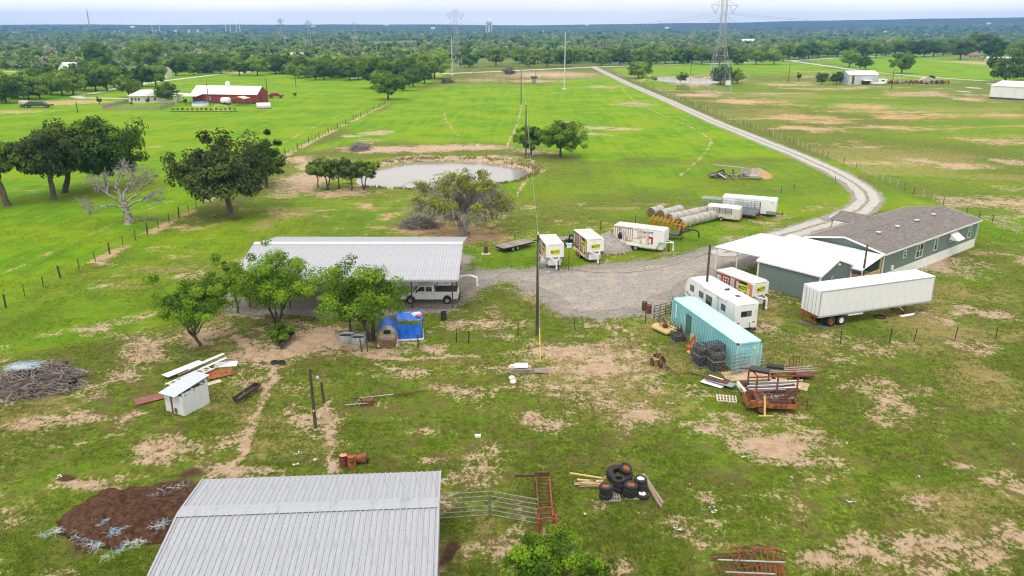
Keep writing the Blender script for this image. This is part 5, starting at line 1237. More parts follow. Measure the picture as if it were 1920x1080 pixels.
# other things stored under the roof
def flatbed(label, loc, yaw, L, W, deckm, framem, z=.75, neck=True, name='flatbed_trailer', group=None):
    t = thing(name, label, 'trailer', loc, yaw, group)
    n = max(6, int(W / .2)); dm = MB().box((L / 2, 0, z), (L, W / n - .02, .05)).mesh('plank', deckm)
    for i in range(n):
        o = link('plank', dm, t); o.location = (0, -W / 2 + W * (i + .5) / n, .004 * (i % 3))
    part(t, 'frame', MB().box((L / 2, 0, z - .12), (L, W * .7, .16)), framem)
    for s in (-1, 1):
        part(t, 'side_rail', MB().box((L / 2, s * (W / 2 + .03), z - .05), (L, .06, .16)), framem)
        for x in (L * .3, L * .3 + .8): wheel(t, (x, s * W * .42, .36), .36, .22)
    if neck:
        part(t, 'gooseneck', MB().path([(L, 0, z - .05), (L + .2, 0, z + .7), (L + 1.6, 0, z + .75), (L + 1.65, 0, .45)], .1, 6), framem)
        for s in (-1, 1): part(t, 'neck_brace', MB().tube((L, s * .8, z), (L + .8, 0, z + .72), .06, 6), framem)
    else: part(t, 'drawbar', MB().tube((L, 0, z - .15), (L + 1.4, 0, z - .25), .07, 6), framem)
    part(t, 'jack', MB().tube((L + .4, .2, z), (L + .4, .2, .02), .05, 6), framem)
    return t
a, b = g(935, 477), g(1004, 461); flatbed('low flatbed trailer with grey plank deck behind the pole', (a.x, a.y + 1.1, 0), yaw_of(a, b), 5.4, 2.2, WOOD_GREY, BLACK, .7, False)
flatbed('dark gooseneck trailer tucked behind two printed trailers', g(1052, 458), yaw_of(g(1030, 440), g(1072, 452)) , 1.5, 2.0, WOOD_GREY, BLACK, 1.0, True)
t = thing('gooseneck_trailer', 'white gooseneck trailer neck poking out of the carport', 'trailer', (-10.2, 79.9 + 2.0, 0), -.05)
part(t, 'deck', MB().box((0, 0, .9), (6, 2.2, .2)), WHITE); part(t, 'gooseneck', MB().path([(3.0, 0, 1.0), (3.3, 0, 1.8), (5.6, 0, 1.95), (6.3, 0, 1.75), (6.35, 0, .75)], .13, 8), WHITE)
for s in (-1, 1): part(t, 'neck_brace', MB().tube((3.0, s * .8, 1.0), (4.8, s * .12, 1.9), .08, 6), WHITE); wheel(t, (-1.0, s * 1.0, .4), .4, .25); part(t, 'jack', MB().tube((3.4, s * .5, 1.8), (3.4, s * .5, .05), .06, 6), WHITE)
for k, (x, y, m, lab) in enumerate(((-13.6, 84.6, RED_IRON, 'red farm implement stored in carport shade beside the pickup'), (-18.4, 83.4, DARKGREY, 'dark machine stored deep in the carport shade'), (-23.6, 84.0, RUST_DARK, 'rust-brown implement stored at the carport far end'))):
    t = thing('stored_implement', lab, 'implement', (x, y, 0), .2 * k)
    part(t, 'frame', MB().box((0, 0, .9), (3.2, 1.6, .18)), m); part(t, 'hopper', MB().prism([(-1, 1.0), (1, 1.0), (1.3, 1.9), (-1.3, 1.9)], -.7, .7), m)
    for s in (-1, 1): wheel(t, (0, s * .95, .45), .45, .25)
    for i in range(5): part(t, 'tine', MB().tube((-1.2 + i * .6, .8, .9), (-1.2 + i * .6, 1.0, .1), .04, 5), m)
SANDBAG = M('stacked_timber', (.30, .24, .18), .85, var=.2)
t = thing('timber_stack', 'dark timber stacked low under the carport left half', 'timber', (-26.0, 80.2, 0), .1)
for i in range(12): part(t, 'plank', MB().box((0, (i % 4) * .28, .12 + (i // 4) * .16), (3.4, .24, .14), rz=.02 * (i % 3)), SANDBAG)

# --- camper
ca, cb = Vector((22.45, 69.3, 0)), Vector((19.65, 78.35, 0)); cyaw = yaw_of(cb, ca); CL = (ca - cb).length
t = thing('camper_trailer', 'white travel trailer camper parked behind the turquoise container', 'camper', cb, cyaw)
CW, CH = 2.5, 3.15
prof = [(-.05, 1.0), (.35, .55), (CL, .55), (CL, CH - .1), (CL - .15, CH), (.9, CH), (.35, CH - .25), (-.05, 1.9)]
part(t, 'body', MB().prism(prof, -CW / 2, CW / 2), WHITE, bevel=.07)
part(t, 'roof', MB().prism([(-1.2, CH - .01), (1.2, CH - .01), (.8, CH + .05), (-.8, CH + .05)], .9, CL - .1, 'YZ'), ROOF_WHITE)
part(t, 'chassis', MB().box((CL / 2, 0, .42), (CL - .6, 1.9, .22)), BLACK)
part(t, 'rear_bumper', MB().box((CL + .1, 0, .42), (.2, 2.2, .12)), BLACK)
for s in (-1, 1):
    for x in (CL * .52, CL * .52 + .85): wheel(t, (x, s * (CW / 2 - .12), .36), .36, .22)
    for i, (dz, ln) in enumerate(((1.35, 2.4), (1.22, 2.0), (1.48, 1.2))): part(t, 'stripe', MB().prism([(.25, dz + .12), (.25, dz + .05), (ln, dz - .42), (ln * .9, dz - .32)], s * (CW / 2 + .004), s * (CW / 2 + .010)), DARKGREY if i != 1 else STEEL)
    for x, w, h, zc_ in ((1.35, .75, .62, 2.15), (3.2, .85, .6, 2.05), (7.35, .78, .62, 2.1)):
        o = part(t, 'window', MB().box((x, s * (CW / 2 + .015), zc_), (w, .03, h)), BLACK, bevel=.01); part(o, 'pane', MB().box((x, s * (CW / 2 + .033), zc_), (w - .14, .01, h - .14)), WINGLASS)
    o = part(t, 'slide_frame', MB().box((5.15, s * (CW / 2 + .05), 1.75), (1.9, .1, 2.0)), WHITE, bevel=.02)
    o = part(t, 'window', MB().box((4.85, s * (CW / 2 + .115), 1.85), (1.1, .03, 1.25)), BLACK, bevel=.01)
    for i in range(2): part(o, 'pane', MB().box((4.85, s * (CW / 2 + .133), 1.56 + .6 * i), (.98, .01, .52)), WINGLASS if i else GLASS)
    part(t, 'awning_arm', MB().path([(6.4, s * (CW / 2 + .06), 2.95), (6.6, s * (CW / 2 + .1), 1.1)], .03), STEEL)
    part(t, 'awning_roll', MB().tube((3.6, s * (CW / 2 + .08), 3.0), (7.9, s * (CW / 2 + .08), 3.0), .06, 8), WHITE)
    part(t, 'tail_lamp', MB().box((CL + .012, s * .85, 1.15), (.03, .26, .12)), LAMP_RED)
    part(t, 'seam', MB().box((CL - .35, s * (CW / 2 + .002), 1.7), (.02, .008, 2.2)), STEEL)
o = part(t, 'window', MB().box((CL + .012, -.05, 2.05), (.03, 1.15, .55)), BLACK); [part(o, 'pane', MB().box((CL + .032, -.33 + .56 * i, 2.05), (.01, .48, .42)), WINGLASS if i else GLASS) for i in range(2)]
o = part(t, 'air_conditioner', MB().box((5.3, 0, CH + .2), (1.1, .75, .32)), WHITE, bevel=.05); part(o, 'grille', MB().box((5.86, 0, CH + .2), (.02, .55, .18)), BLACK)
for x, y in ((7.6, .1), (2.6, -.5)): part(t, 'roof_vent', MB().box((x, y, CH + .07), (.42, .42, .08)), DARKGREY if x > 5 else WHITE)
part(t, 'roof_hatch', MB().box((6.5, .35, CH + .05), (.55, .45, .05)), WHITE)
for i in range(5): part(t, 'marker_lamp', MB().box((CL + .01, -.6 + .3 * i, CH - .22), (.02, .1, .04)), LAMP_RED)
part(t, 'spare_post', MB().tube((CL + .2, .3, .4), (CL + .2, .3, 1.2), .03, 6), BLACK)

# --- shipping container
a, b = Vector((19.12, 60.6, 0)), Vector((15.85, 72.55, 0)); ky = yaw_of(a, b); KL, KW, KH = 12.2, 2.44, 2.59
TURQ = M('turquoise_container_paint', (.22, .54, .60), .5, c2=(.40, .66, .70), scale=.7, lo=.4, hi=.7, var=.06, streak=True)
TURQ_SHADE = M('shaded_turquoise', (.13, .36, .41), .6, var=.1)  # painted shade for one flank of each wall corrugation
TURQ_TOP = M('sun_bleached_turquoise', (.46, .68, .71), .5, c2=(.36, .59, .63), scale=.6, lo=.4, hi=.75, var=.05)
t = thing('shipping_container', 'turquoise shipping container with bleached roof beside the camper', 'container', a + Vector((math.cos(ky - PI / 2), math.sin(ky - PI / 2), 0)) * (KW / 2), ky)
def corrug(x0, x1, n, d):
    w = (x1 - x0) / n; p = []
    for i in range(n): p += [(x0 + w * i, 0), (x0 + w * (i + .3), 0), (x0 + w * (i + .5), d), (x0 + w * (i + .8), d)]
    return p + [(x1, 0)]
for s in (-1, 1):
    pr_ = corrug(.1, KL - .1, 42, .05); k = len(pr_); y0 = s * (KW / 2 - .055)
    mb = MB().add([(x, y0 + s * d, z) for z in (.15, KH - .1) for x, d in pr_], [(i, i + 1, k + i + 1, k + i) for i in range(k - 1)]); mb.m = [1 if i % 4 == 1 else 0 for i in range(k - 1)]; part(t, 'side_wall', mb, [TURQ, TURQ_SHADE])
    for z in (.08, KH - .06): part(t, 'side_rail', MB().box((KL / 2, s * (KW / 2 - .04), z), (KL - .2, .08, .14 if z < 1 else .1)), TURQ)
    for x in (.06, KL - .06):
        part(t, 'corner_post', MB().box((x, s * (KW / 2 - .06), KH / 2), (.12, .12, KH - .3)), TURQ)
        for z in (.08, KH - .06): part(t, 'corner_casting', MB().box((x, s * (KW / 2 - .07), z), (.18, .17, .15)), RUST)
pr_ = corrug(.1, KL - .1, 30, .03); k = len(pr_)
mb = MB().add([(x, y, KH - .05 + d) for y in (-KW / 2 + .05, KW / 2 - .05) for x, d in pr_], [(i, i + 1, k + i + 1, k + i) for i in range(k - 1)]); mb.m = [1 if i % 4 == 3 else 0 for i in range(k - 1)]; part(t, 'roof', mb, [TURQ_TOP, TURQ])  # side colour reused as painted shade on one flank of the roof folds
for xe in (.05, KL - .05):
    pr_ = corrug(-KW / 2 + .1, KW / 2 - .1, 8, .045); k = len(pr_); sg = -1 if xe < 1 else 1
    mb = MB().add([(xe - sg * .05 + sg * d, y, z) for z in (.1, KH - .1) for y, d in pr_], [(i, i + 1, k + i + 1, k + i) for i in range(k - 1)]); mb.m = [1 if i % 4 == 1 else 0 for i in range(k - 1)]; part(t, 'end_wall', mb, [TURQ, TURQ_SHADE])
    for z in (.07, KH - .05): part(t, 'end_rail', MB().box((xe, 0, z), (.1, KW - .3, .13)), TURQ)
part(t, 'side_door', MB().box((8.6, KW / 2 + .02, 1.1), (.95, .05, 1.95)), M('dark_green_door', (.05, .14, .12), .5))
part(t, 'white_stripe', MB().box((11.2, KW / 2 + .012, 1.55), (.2, .012, 1.5)), WHITE); part(t, 'warning_label', MB().box((-.012, -.45, 2.0), (.012, .16, .3)), YEL)
part(t, 'floor', MB().box((KL / 2, 0, .09), (KL - .15, KW - .15, .1)), RUST_DARK)

# --- white semi trailer
a, b = Vector((29.85, 70.55, 0)), Vector((43.3, 75.3, 0)); sy = yaw_of(a, b); SL = (b - a).length; SW = 2.5
o_ = a + Vector((-math.sin(sy), math.cos(sy), 0)) * SW / 2
t = thing('semi_trailer', 'long white box semi-trailer standing on its landing legs', 'trailer', o_, sy)
z0, z1 = 1.15, 3.9
part(t, 'box', MB().box((SL / 2, 0, (z0 + z1) / 2), (SL, SW, z1 - z0 - .06)), WHITE_DIRTY)
part(t, 'roof', MB().box((SL / 2, 0, z1 - .01), (SL + .02, SW + .02, .05)), ROOF_WHITE)
for s in (-1, 1):
    part(t, 'bottom_rail', MB().box((SL / 2, s * (SW / 2 + .012), z0 + .06), (SL, .03, .16)), GALV); part(t, 'top_rail', MB().box((SL / 2, s * (SW / 2 + .012), z1 - .1), (SL, .03, .1)), GALV)
    n = 14; pm_ = MB().box((0, s * (SW / 2 + .006), (z0 + z1) / 2), (SL / n - .025, .012, z1 - z0 - .34)).mesh('side_panel', WHITE_DIRTY)
    for i in range(n): q = link('side_panel', pm_, t); q.location = (SL * (i + .5) / n, 0, 0)
    for x in (.03, SL - .03): part(t, 'corner_post', MB().box((x, s * (SW / 2 + .008), (z0 + z1) / 2), (.1, .05, z1 - z0 - .1)), GALV)
    part(t, 'landing_leg', MB().box((SL - 2.9, s * .75, .6), (.14, .14, 1.15)), RUST); part(t, 'leg_foot', MB().box((SL - 2.9, s * .75, .05), (.3, .3, .08)), RUST); part(t, 'leg_brace', MB().tube((SL - 2.9, s * .75, .3), (SL - 3.9, s * .75, 1.1), .05, 6), WHITE)
    for i, x in enumerate((1.75, 3.0)):
        wheel(t, (x, s * (SW / 2 - .18), .51), .51, .28, RUST_ORANGE if i == 0 else WHITE); wheel(t, (x, s * (SW / 2 - .52), .51), .51, .28, RUST)
    part(t, 'door', MB().box((-.03, s * SW / 4, (z0 + z1) / 2 + .05), (.05, SW / 2 - .06, z1 - z0 - .3)), WHITE_DIRTY)
    for y in (.3, .75): part(t, 'lock_rod', MB().tube((-.07, s * y, z0 + .1), (-.07, s * y, z1 - .2), .02, 6), STEEL)
part(t, 'rear_sill', MB().box((-.03, 0, z0 + .06), (.1, SW, .22)), RUST_ORANGE)
for y in (-.8, .8): part(t, 'guard_post', MB().box((-.02, y, .82), (.1, .1, .5)), RUST)
part(t, 'guard_bar', MB().box((-.03, 0, .56), (.1, 2.2, .12)), RUST_ORANGE)
part(t, 'bogie', MB().box((2.4, 0, .9), (3.2, 1.1, .3)), RUST_DARK); part(t, 'side_box', MB().box((4.6, -SW / 2 + .1, .98), (1.8, .3, .12)), WHITE_DIRTY)
for y in (-1.0, -.3, .3, 1.0): part(t, 'rear_lamp', MB().box((-.09, y, z0 + .06), (.03, .14, .08)), LAMP_RED)
t = thing('ladder', 'aluminium ladder lying behind the semi-trailer bumper', 'ladder', g(1500, 604), -.75)
for s in (-1, 1): part(t, 'stile', MB().box((1.3, s * .2, .08), (3.2, .06, .08)), STEEL)
for i in range(8): part(t, 'rung', MB().box((.05 + i * .38, 0, .08), (.05, .36, .05)), STEEL)
t = thing('pipe_bundle', 'white pipes lying by the semi-trailer landing legs', 'pipes', g(1690, 595), .35)
for i in range(3): part(t, 'pipe', MB().tube((0, .12 * i, .07), (1.5 + .3 * i, .16 * i, .07), .06, 8), WHITE)
o = solo('tyre', 'thin black tyre lying flat under the semi-trailer', 'tyre', MB().lathe([(.45, 0), (.56, 0), (.58, .1), (.45, .1)], 20, closed=True), RUBBER, g(1650, 595))

# --- white cargo trailer, stock trailers, bales
a, b = g(1402, 398), g(1486, 404); a, b = Vector((33.7, 121.5, 0)), Vector((41.3, 118.3, 0))
t = thing('cargo_trailer', 'plain white enclosed cargo trailer at the end of the trailer row', 'trailer', a, yaw_of(a, b)); L_ = (b - a).length; W = 2.4; H = 2.75
part(t, 'body', MB().prism([(0, .45), (L_, .45), (L_, H - .12), (L_ - .12, H), (.12, H), (0, H - .12)], -W / 2, W / 2), WHITE, bevel=.06)
part(t, 'chassis', MB().box((L_ / 2, 0, .38), (L_ - .2, 2, .15)), BLACK); part(t, 'drawbar', MB().tube((L_, 0, .45), (L_ + 1.2, 0, .45), .07, 6), BLACK); part(t, 'jack', MB().tube((L_ + .9, 0, .9), (L_ + .9, 0, .03), .05, 6), BLACK)
for s in (-1, 1):
    for x in (L_ * .42, L_ * .42 + .8): wheel(t, (x, s * (W / 2 - .1), .34), .34, .22)
    d = part(t, 'door_frame', MB().box((L_ * .66, s * (W / 2 + .004), 1.4), (.95, .012, 1.85)), BLACK); part(d, 'door', MB().box((L_ * .66, s * (W / 2 + .014), 1.4), (.78, .02, 1.7)), WHITE)
    part(t, 'stone_guard', MB().box((L_ - .7, s * (W / 2 + .006), .72), (1.4, .014, .5)), STEEL)
part(t, 'stone_guard', MB().box((L_ + .006, 0, .72), (.014, W - .04, .5)), STEEL)
part(t, 'emblem', MB().box((L_ - .6, -W / 2 - .008, 2.3), (.16, .012, .16)), M('blue_emblem', (.03, .1, .5), .4))
DIRTYTRAILER = M('rust_stained_trailer', (.58, .56, .52), .6, c2=(.30, .18, .10), scale=1.4, lo=.52, hi=.7, var=.1)
a, b = Vector((30.6, 119.5, 0)), Vector((36.0, 114.5, 0)); a, b = Vector((30.4, 117.0, 0)), Vector((34.7, 114.7, 0))
t = thing('stock_trailer', 'rust-stained white livestock trailer next to the bale row', 'trailer', a, yaw_of(a, b)); L_ = (b - a).length; W = 1.9; H = 2.3
part(t, 'lower_body', MB().box((L_ / 2, 0, .8), (L_, W, .7)), DIRTYTRAILER, bevel=.03); part(t, 'nose', MB().box((L_ - .6, 0, 1.6), (1.2, W, .96)), DIRTYTRAILER, bevel=.05)
part(t, 'roof', MB().prism([(-W / 2, 2.08), (W / 2, 2.08), (W * .38, H), (-W * .38, H)], 0, L_, 'YZ'), M('stained_white_roof', (.74, .72, .68), .5, c2=(.62, .24, .07), scale=.8, lo=.58, hi=.72))
for s in (-1, 1):
    for i in range(6): part(t, 'slat', MB().box((L_ * .38, s * W / 2, 1.22 + i * .15), (L_ * .74, .05, .06)), DIRTYTRAILER)
    for i in range(5): part(t, 'upright', MB().box((.03 + i * L_ * .185, s * (W / 2 + .012), 1.6), (.07, .05, .95)), DARKGREY)
    for x in (L_ * .3, L_ * .3 + .75): wheel(t, (x, s * (W / 2 + .02), .34), .34, .2)
part(t, 'drawbar', MB().tube((L_, 0, .5), (L_ + 1.1, 0, .5), .06, 6), RUST); part(t, 'jack', MB().tube((L_ + .9, 0, .8), (L_ + .9, 0, .03), .05, 6), RUST)
BLUEPAINT = M('dull_blue_paint', (.20, .26, .34), .6, c2=(.30, .32, .35), scale=2, var=.15)
a, b = Vector((32.3, 120.4, 0)), Vector((37.8, 116.6, 0))
t = thing('stock_trailer', 'open blue-grey rail-sided livestock trailer beside the white cargo trailer', 'trailer', a, yaw_of(a, b)); L_ = (b - a).length; W = 1.9
part(t, 'floor', MB().box((L_ / 2, 0, .6), (L_, W, .12)), RUST)
part(t, 'drawbar', MB().path([(L_, .6, .5), (L_ + 1.3, 0, .5), (L_, -.6, .5)], .07), RUST_ORANGE)
for s in (-1, 1):
    part(t, 'side_sheet', MB().box((L_ / 2, s * W / 2, 1.05), (L_, .04, .75)), BLUEPAINT)
    for z in (1.55, 1.85, 2.15, 2.45): part(t, 'rail', MB().box((L_ / 2, s * W / 2, z), (L_, .04, .05)), BLUEPAINT)
    for i in range(6): part(t, 'stake', MB().box((.04 + i * (L_ - .08) / 5, s * (W / 2 + .04), 1.55), (.06, .05, 1.9)), BLUEPAINT)
    for x in (L_ * .4, L_ * .4 + .75): wheel(t, (x, s * (W / 2 + .05), .34), .34, .2)
for xe in (0, L_):
    for z in (1.0, 1.4, 1.8, 2.2, 2.45): part(t, 'end_rail', MB().box((xe, 0, z), (.04, W, .05)), BLUEPAINT)
t = thing('stock_trailer', 'faded green cage trailer half hidden behind the livestock trailers', 'trailer', (30.5, 121.8, 0), -.5)
GRN = M('faded_green_paint', (.22, .28, .22), .6, var=.15)
part(t, 'floor', MB().box((1.5, 0, .6), (3.4, 1.8, .12)), GRN); part(t, 'roof', MB().prism([(-.9, 2.25), (.9, 2.25), (.6, 2.45), (-.6, 2.45)], 0, 3.2, 'YZ'), GRN)
for s in (-1, 1):
    for z in (.9, 1.2, 1.5, 1.8, 2.1): part(t, 'rail', MB().box((1.6, s * .9, z), (3.2, .04, .06)), GRN)
    for i in range(4): part(t, 'stake', MB().box((.05 + i * 1.03, s * .93, 1.4), (.06, .04, 1.7)), GRN)
    wheel(t, (1.4, s * .95, .34), .34, .2)
HAY = M('weathered_hay', (.46, .445, .42), .95, c2=(.29, .265, .235), scale=2.4, lo=.42, hi=.62, var=.15, stretch=(2.5, .5, .5), bstr=.8)
HAYEND = M('brown_hay_end', (.20, .125, .075), .95, c2=(.12, .075, .045), scale=5, var=.2, bstr=.8)
bw, brr = 1.32, .80
bale_b = MB().lathe([(brr * .965, 0), (brr, .05), (brr * 1.01, bw / 2), (brr, bw - .05), (brr * .965, bw)], 22, axis='X')
bale_me = bale_b.mesh('bale', HAY); bale_me.polygons.foreach_set('use_smooth', [True] * len(bale_me.polygons))
end_me = MB().lathe([(.02, -.012), (brr * .5, -.008), (brr * .955, 0)], 22, axis='X').mesh('bale_end', HAYEND)
band_me = MB().lathe([(brr * 1.013, bw * .47), (brr * 1.013, bw * .53)], 22, axis='X').mesh('net_wrap_band', GREYROOF)
rows_ = [(g(1281, 430), g(1370, 408), 8, 'front'), (g(1262, 421), g(1351, 402), 7, 'second'), (g(1246, 414), g(1290, 402), 4, 'third'), (g(1228, 409), g(1255, 401), 2, 'short rear')]
for ri, (a, b, n, nm) in enumerate(rows_):
    d = (b - a).normalized(); ya = yaw_of(a, b); sp_ = bw + .01
    off = Vector((-d.y, d.x, 0)) * .8
    for i in range(n):
        p = a + d * sp_ * i + off
        lab = '%s round hay bale of the %s row, counted from the yellow harrow' % (ORD[i], nm)
        t = thing('hay_bale', lab, 'hay bale', (p.x, p.y, brr * .95), ya, 'round hay bales in rows')
        t.rotation_euler = (rnd.uniform(0, 6), 0, ya + rnd.uniform(-.03, .03)); t.scale = (1, rnd.uniform(.95, 1.03), rnd.uniform(.93, 1.0))
        link('bale_roll', bale_me, t); link('bale_end', end_me, t); link('net_wrap', band_me, t)
# yellow implement
YELLOW_IRON = M('yellow_farm_paint', (.58, .30, .015), .5, c2=(.34, .16, .02), scale=3, lo=.5, hi=.7, var=.12)
a, b = g(1220, 417), g(1289, 434)
t = thing('disc_harrow', 'yellow disc harrow lying between printed trailer and hay bales', 'implement', a, yaw_of(a, b)); L_ = (b - a).length
for y in (-.2, .7): part(t, 'tool_bar', MB().box((L_ / 2, y, .75), (L_, .14, .14)), YELLOW_IRON)
for i in range(9):
    x = L_ * (i + .5) / 9
    o = part(t, 'shank', MB().path([(x, .7, .75), (x + .1, .1, 1.25), (x + .25, -.5, 1.0), (x + .2, -.7, .35)], .06, 6), YELLOW_IRON)
    part(o, 'disc', MB().lathe([(.02, 0), (.36, .06)], 14, (x + .2, -.75, .38), 'X'), YELLOW_IRON)
part(t, 'mast', MB().path([(L_ * .4, .7, .7), (L_ * .5, .2, 1.6), (L_ * .6, .7, .7)], .06), YELLOW_IRON)
a = g(1262, 452); t = thing('gooseneck_trailer', 'black gooseneck trailer hidden behind the carpenter-print trailer', 'trailer', a, -.45)
part(t, 'deck', MB().box((-1.4, 1.2, .8), (4.5, 2, .15)), BLACK); part(t, 'gooseneck', MB().path([(.6, 1.2, .9), (.8, 1.2, 1.55), (2.7, 1.2, 1.6), (3.2, 1.2, 1.3), (3.25, 1.2, .6)], .11, 6), BLACK)
for s in (-1, 1): part(t, 'neck_brace', MB().tube((.6, 1.2 + s * .8, .9), (2.4, 1.2, 1.6), .07, 6), BLACK); wheel(t, (-1.8, 1.2 + s * .9, .36), .36, .22); part(t, 'jack', MB().tube((.9, 1.2 + s * .5, 1.5), (.9, 1.2 + s * .5, .02), .05, 6), BLACK)
# ---------------------------------------------------------------- poles, pylons, fences
def at_px(px, py, ptop):
    b = g(px, py); return b, hgt(px, py, ptop)
def wood_pole(label, px, py, ptop, r=.13, lean=(0, 0), m=None, name='utility_pole', seg=10):
    b, h = at_px(px, py, ptop)
    t = thing(name, label, 'pole', b)
    part(t, 'shaft', MB().tube((0, 0, -.2), (lean[0], lean[1], h), r, seg, r * .72), m or WOOD_POLE)
    return t, h, b
t, h, b = wood_pole('tall dark utility pole carrying a transformer at the gravel edge', 1007, 628, 440, .16)
o = part(t, 'transformer', MB().lathe([(.26, 0), (.3, .05), (.3, .8), (.24, .88), (.08, .9)], 16, (.42, -.05, h - 3.2)), STEEL, True); part(o, 'bushing', MB().tube((.42, -.05, h - 2.35), (.42, -.05, h - 2.0), .05, 6), WHITE)
part(t, 'bracket', MB().box((.18, -.05, h - 2.8), (.3, .1, .5)), STEEL); part(t, 'insulator', MB().tube((0, 0, h), (0, 0, h + .25), .06, 8), WHITE)
o = part(t, 'lamp_arm', MB().tube((.1, -.05, h - 3.9), (.9, -.3, h - 3.5), .04, 6), STEEL); part(o, 'lamp_shade', MB().lathe([(.1, .1), (.18, -.05), (.16, -.12)], 12, (.95, -.3, h - 3.5)), STEEL)
gy = g(1013, 678) - b; tp_ = Vector((0, 0, h - .6)); part(t, 'guy_wire', MB().tube(gy, tp_, .012, 4), STEEL); part(t, 'guy_guard', MB().tube(gy, gy.lerp(tp_, .27), .045, 6), M('yellow_guard', (.68, .52, .06), .5))
POLE_TOP = b + Vector((0, 0, h))
wires = []
p2, h2 = at_px(987, 296, 196)
t, h2, p2 = wood_pole('thin utility pole beside the round tree above the pond', 986, 298, 196, .16)
part(t, 'insulator', MB().tube((0, 0, h2), (0, 0, h2 + .3), .06, 6), WHITE)
t, h3, p3 = wood_pole('slim utility pole standing in the bright meadow', 977, 196, 130, .18)
t, h4, p4 = wood_pole('far utility pole beside the country road', 975, 131, 106, .2)
t, hr, pr5 = wood_pole('dark pole rising between turquoise container and camper', 1321, 583, 459, .15)
t, hs, pr6 = wood_pole('dark service pole in front of the house side porch', 1613, 548, 459, .13)
t, hl, pl = wood_pole('leaning wooden light pole in the middle of the yard', 592, 803, 693, .13, (-.08, .12))
o = part(t, 'lamp_arm', MB().path([(-.06, .1, hl - .75), (.45, -.1, hl - .5)], .03), STEEL); part(o, 'lamp_shade', MB().lathe([(.05, .1), (.13, .02), (.16, -.1), (.07, -.13)], 12, (.48, -.1, hl - .55)), STEEL); part(t, 'tag', MB().box((.0, -.14, hl * .32), (.1, .02, .14)), WHITE)
wood_pole('short thick wooden post beside the light pole', 608, 755, 717, .13, (-.1, 0), name='wooden_post')
for px, py, pt, lab in ((503, 196, 147, 'leaning pole with lamp beside the red barn'), (392, 196, 155, 'thin pole in front of the red barn wall'), (555, 163, 138, 'thin pole in the field right of the red barn'), (146, 212, 191, 'short pole on the lawn left of the picket yard'), (1478, 153, 119, 'pole on the right field left of the grey shed'), (1671, 168, 130, 'pole in front of the rusty scrap row'), (1295, 139, 114, 'pole behind the pale pond'), (1402, 118, 96, 'pole beside the country road near the right pylon'), (86, 139, 112, 'dark pole beside the left road'), (1180, 122, 98, 'pale lamp pole at the country road bend'), (990, 125, 108, 'pole near the white mobile home')):
    wood_pole(lab, px, py, pt, .17)
def wire(name, label, pts, r, sag, m=None, n=16):
    o0 = Vector(pts[0]); mb = MB()
    for a, c in zip(pts, pts[1:]):
        a, c = Vector(a), Vector(c); prev = a
        for i in range(1, n + 1):
            u = i / n; q = a.lerp(c, u) - Vector((0, 0, sag * 4 * u * (1 - u))); mb.tube(prev - o0, q - o0, r, 4, cap=False); prev = q
    return solo(name, label, 'wire', mb, m or STEEL, o0)
Z = lambda p, h, dx=0: (p.x + dx, p.y, p.z + h)
wire('power_line', 'pale overhead wire running from transformer pole to pond pole', [Z(POLE_TOP, .2), Z(p2, h2 + .2), Z(p3, h3), Z(p4, h4)], .016, 1.1)
wire('power_line', 'lower overhead wire beside the first along the pond poles', [Z(POLE_TOP, -1.0, .15), Z(p2, h2 - 1.0, .15), Z(p3, h3 - 1, .15), Z(p4, h4 - 1, .15)], .013, 1.4)
wire('service_wire', 'black wire sagging across the gravel from transformer pole', [Z(POLE_TOP, -2.6), Z(pr5, hr - .8)], .016, 1.6, BLACK)
wire('service_wire', 'black wire from the camper pole to the garage', [Z(pr5, hr - .9), (29.0, 86.6, 3.9), Z(pr6, hs - .5)], .014, .7, BLACK)

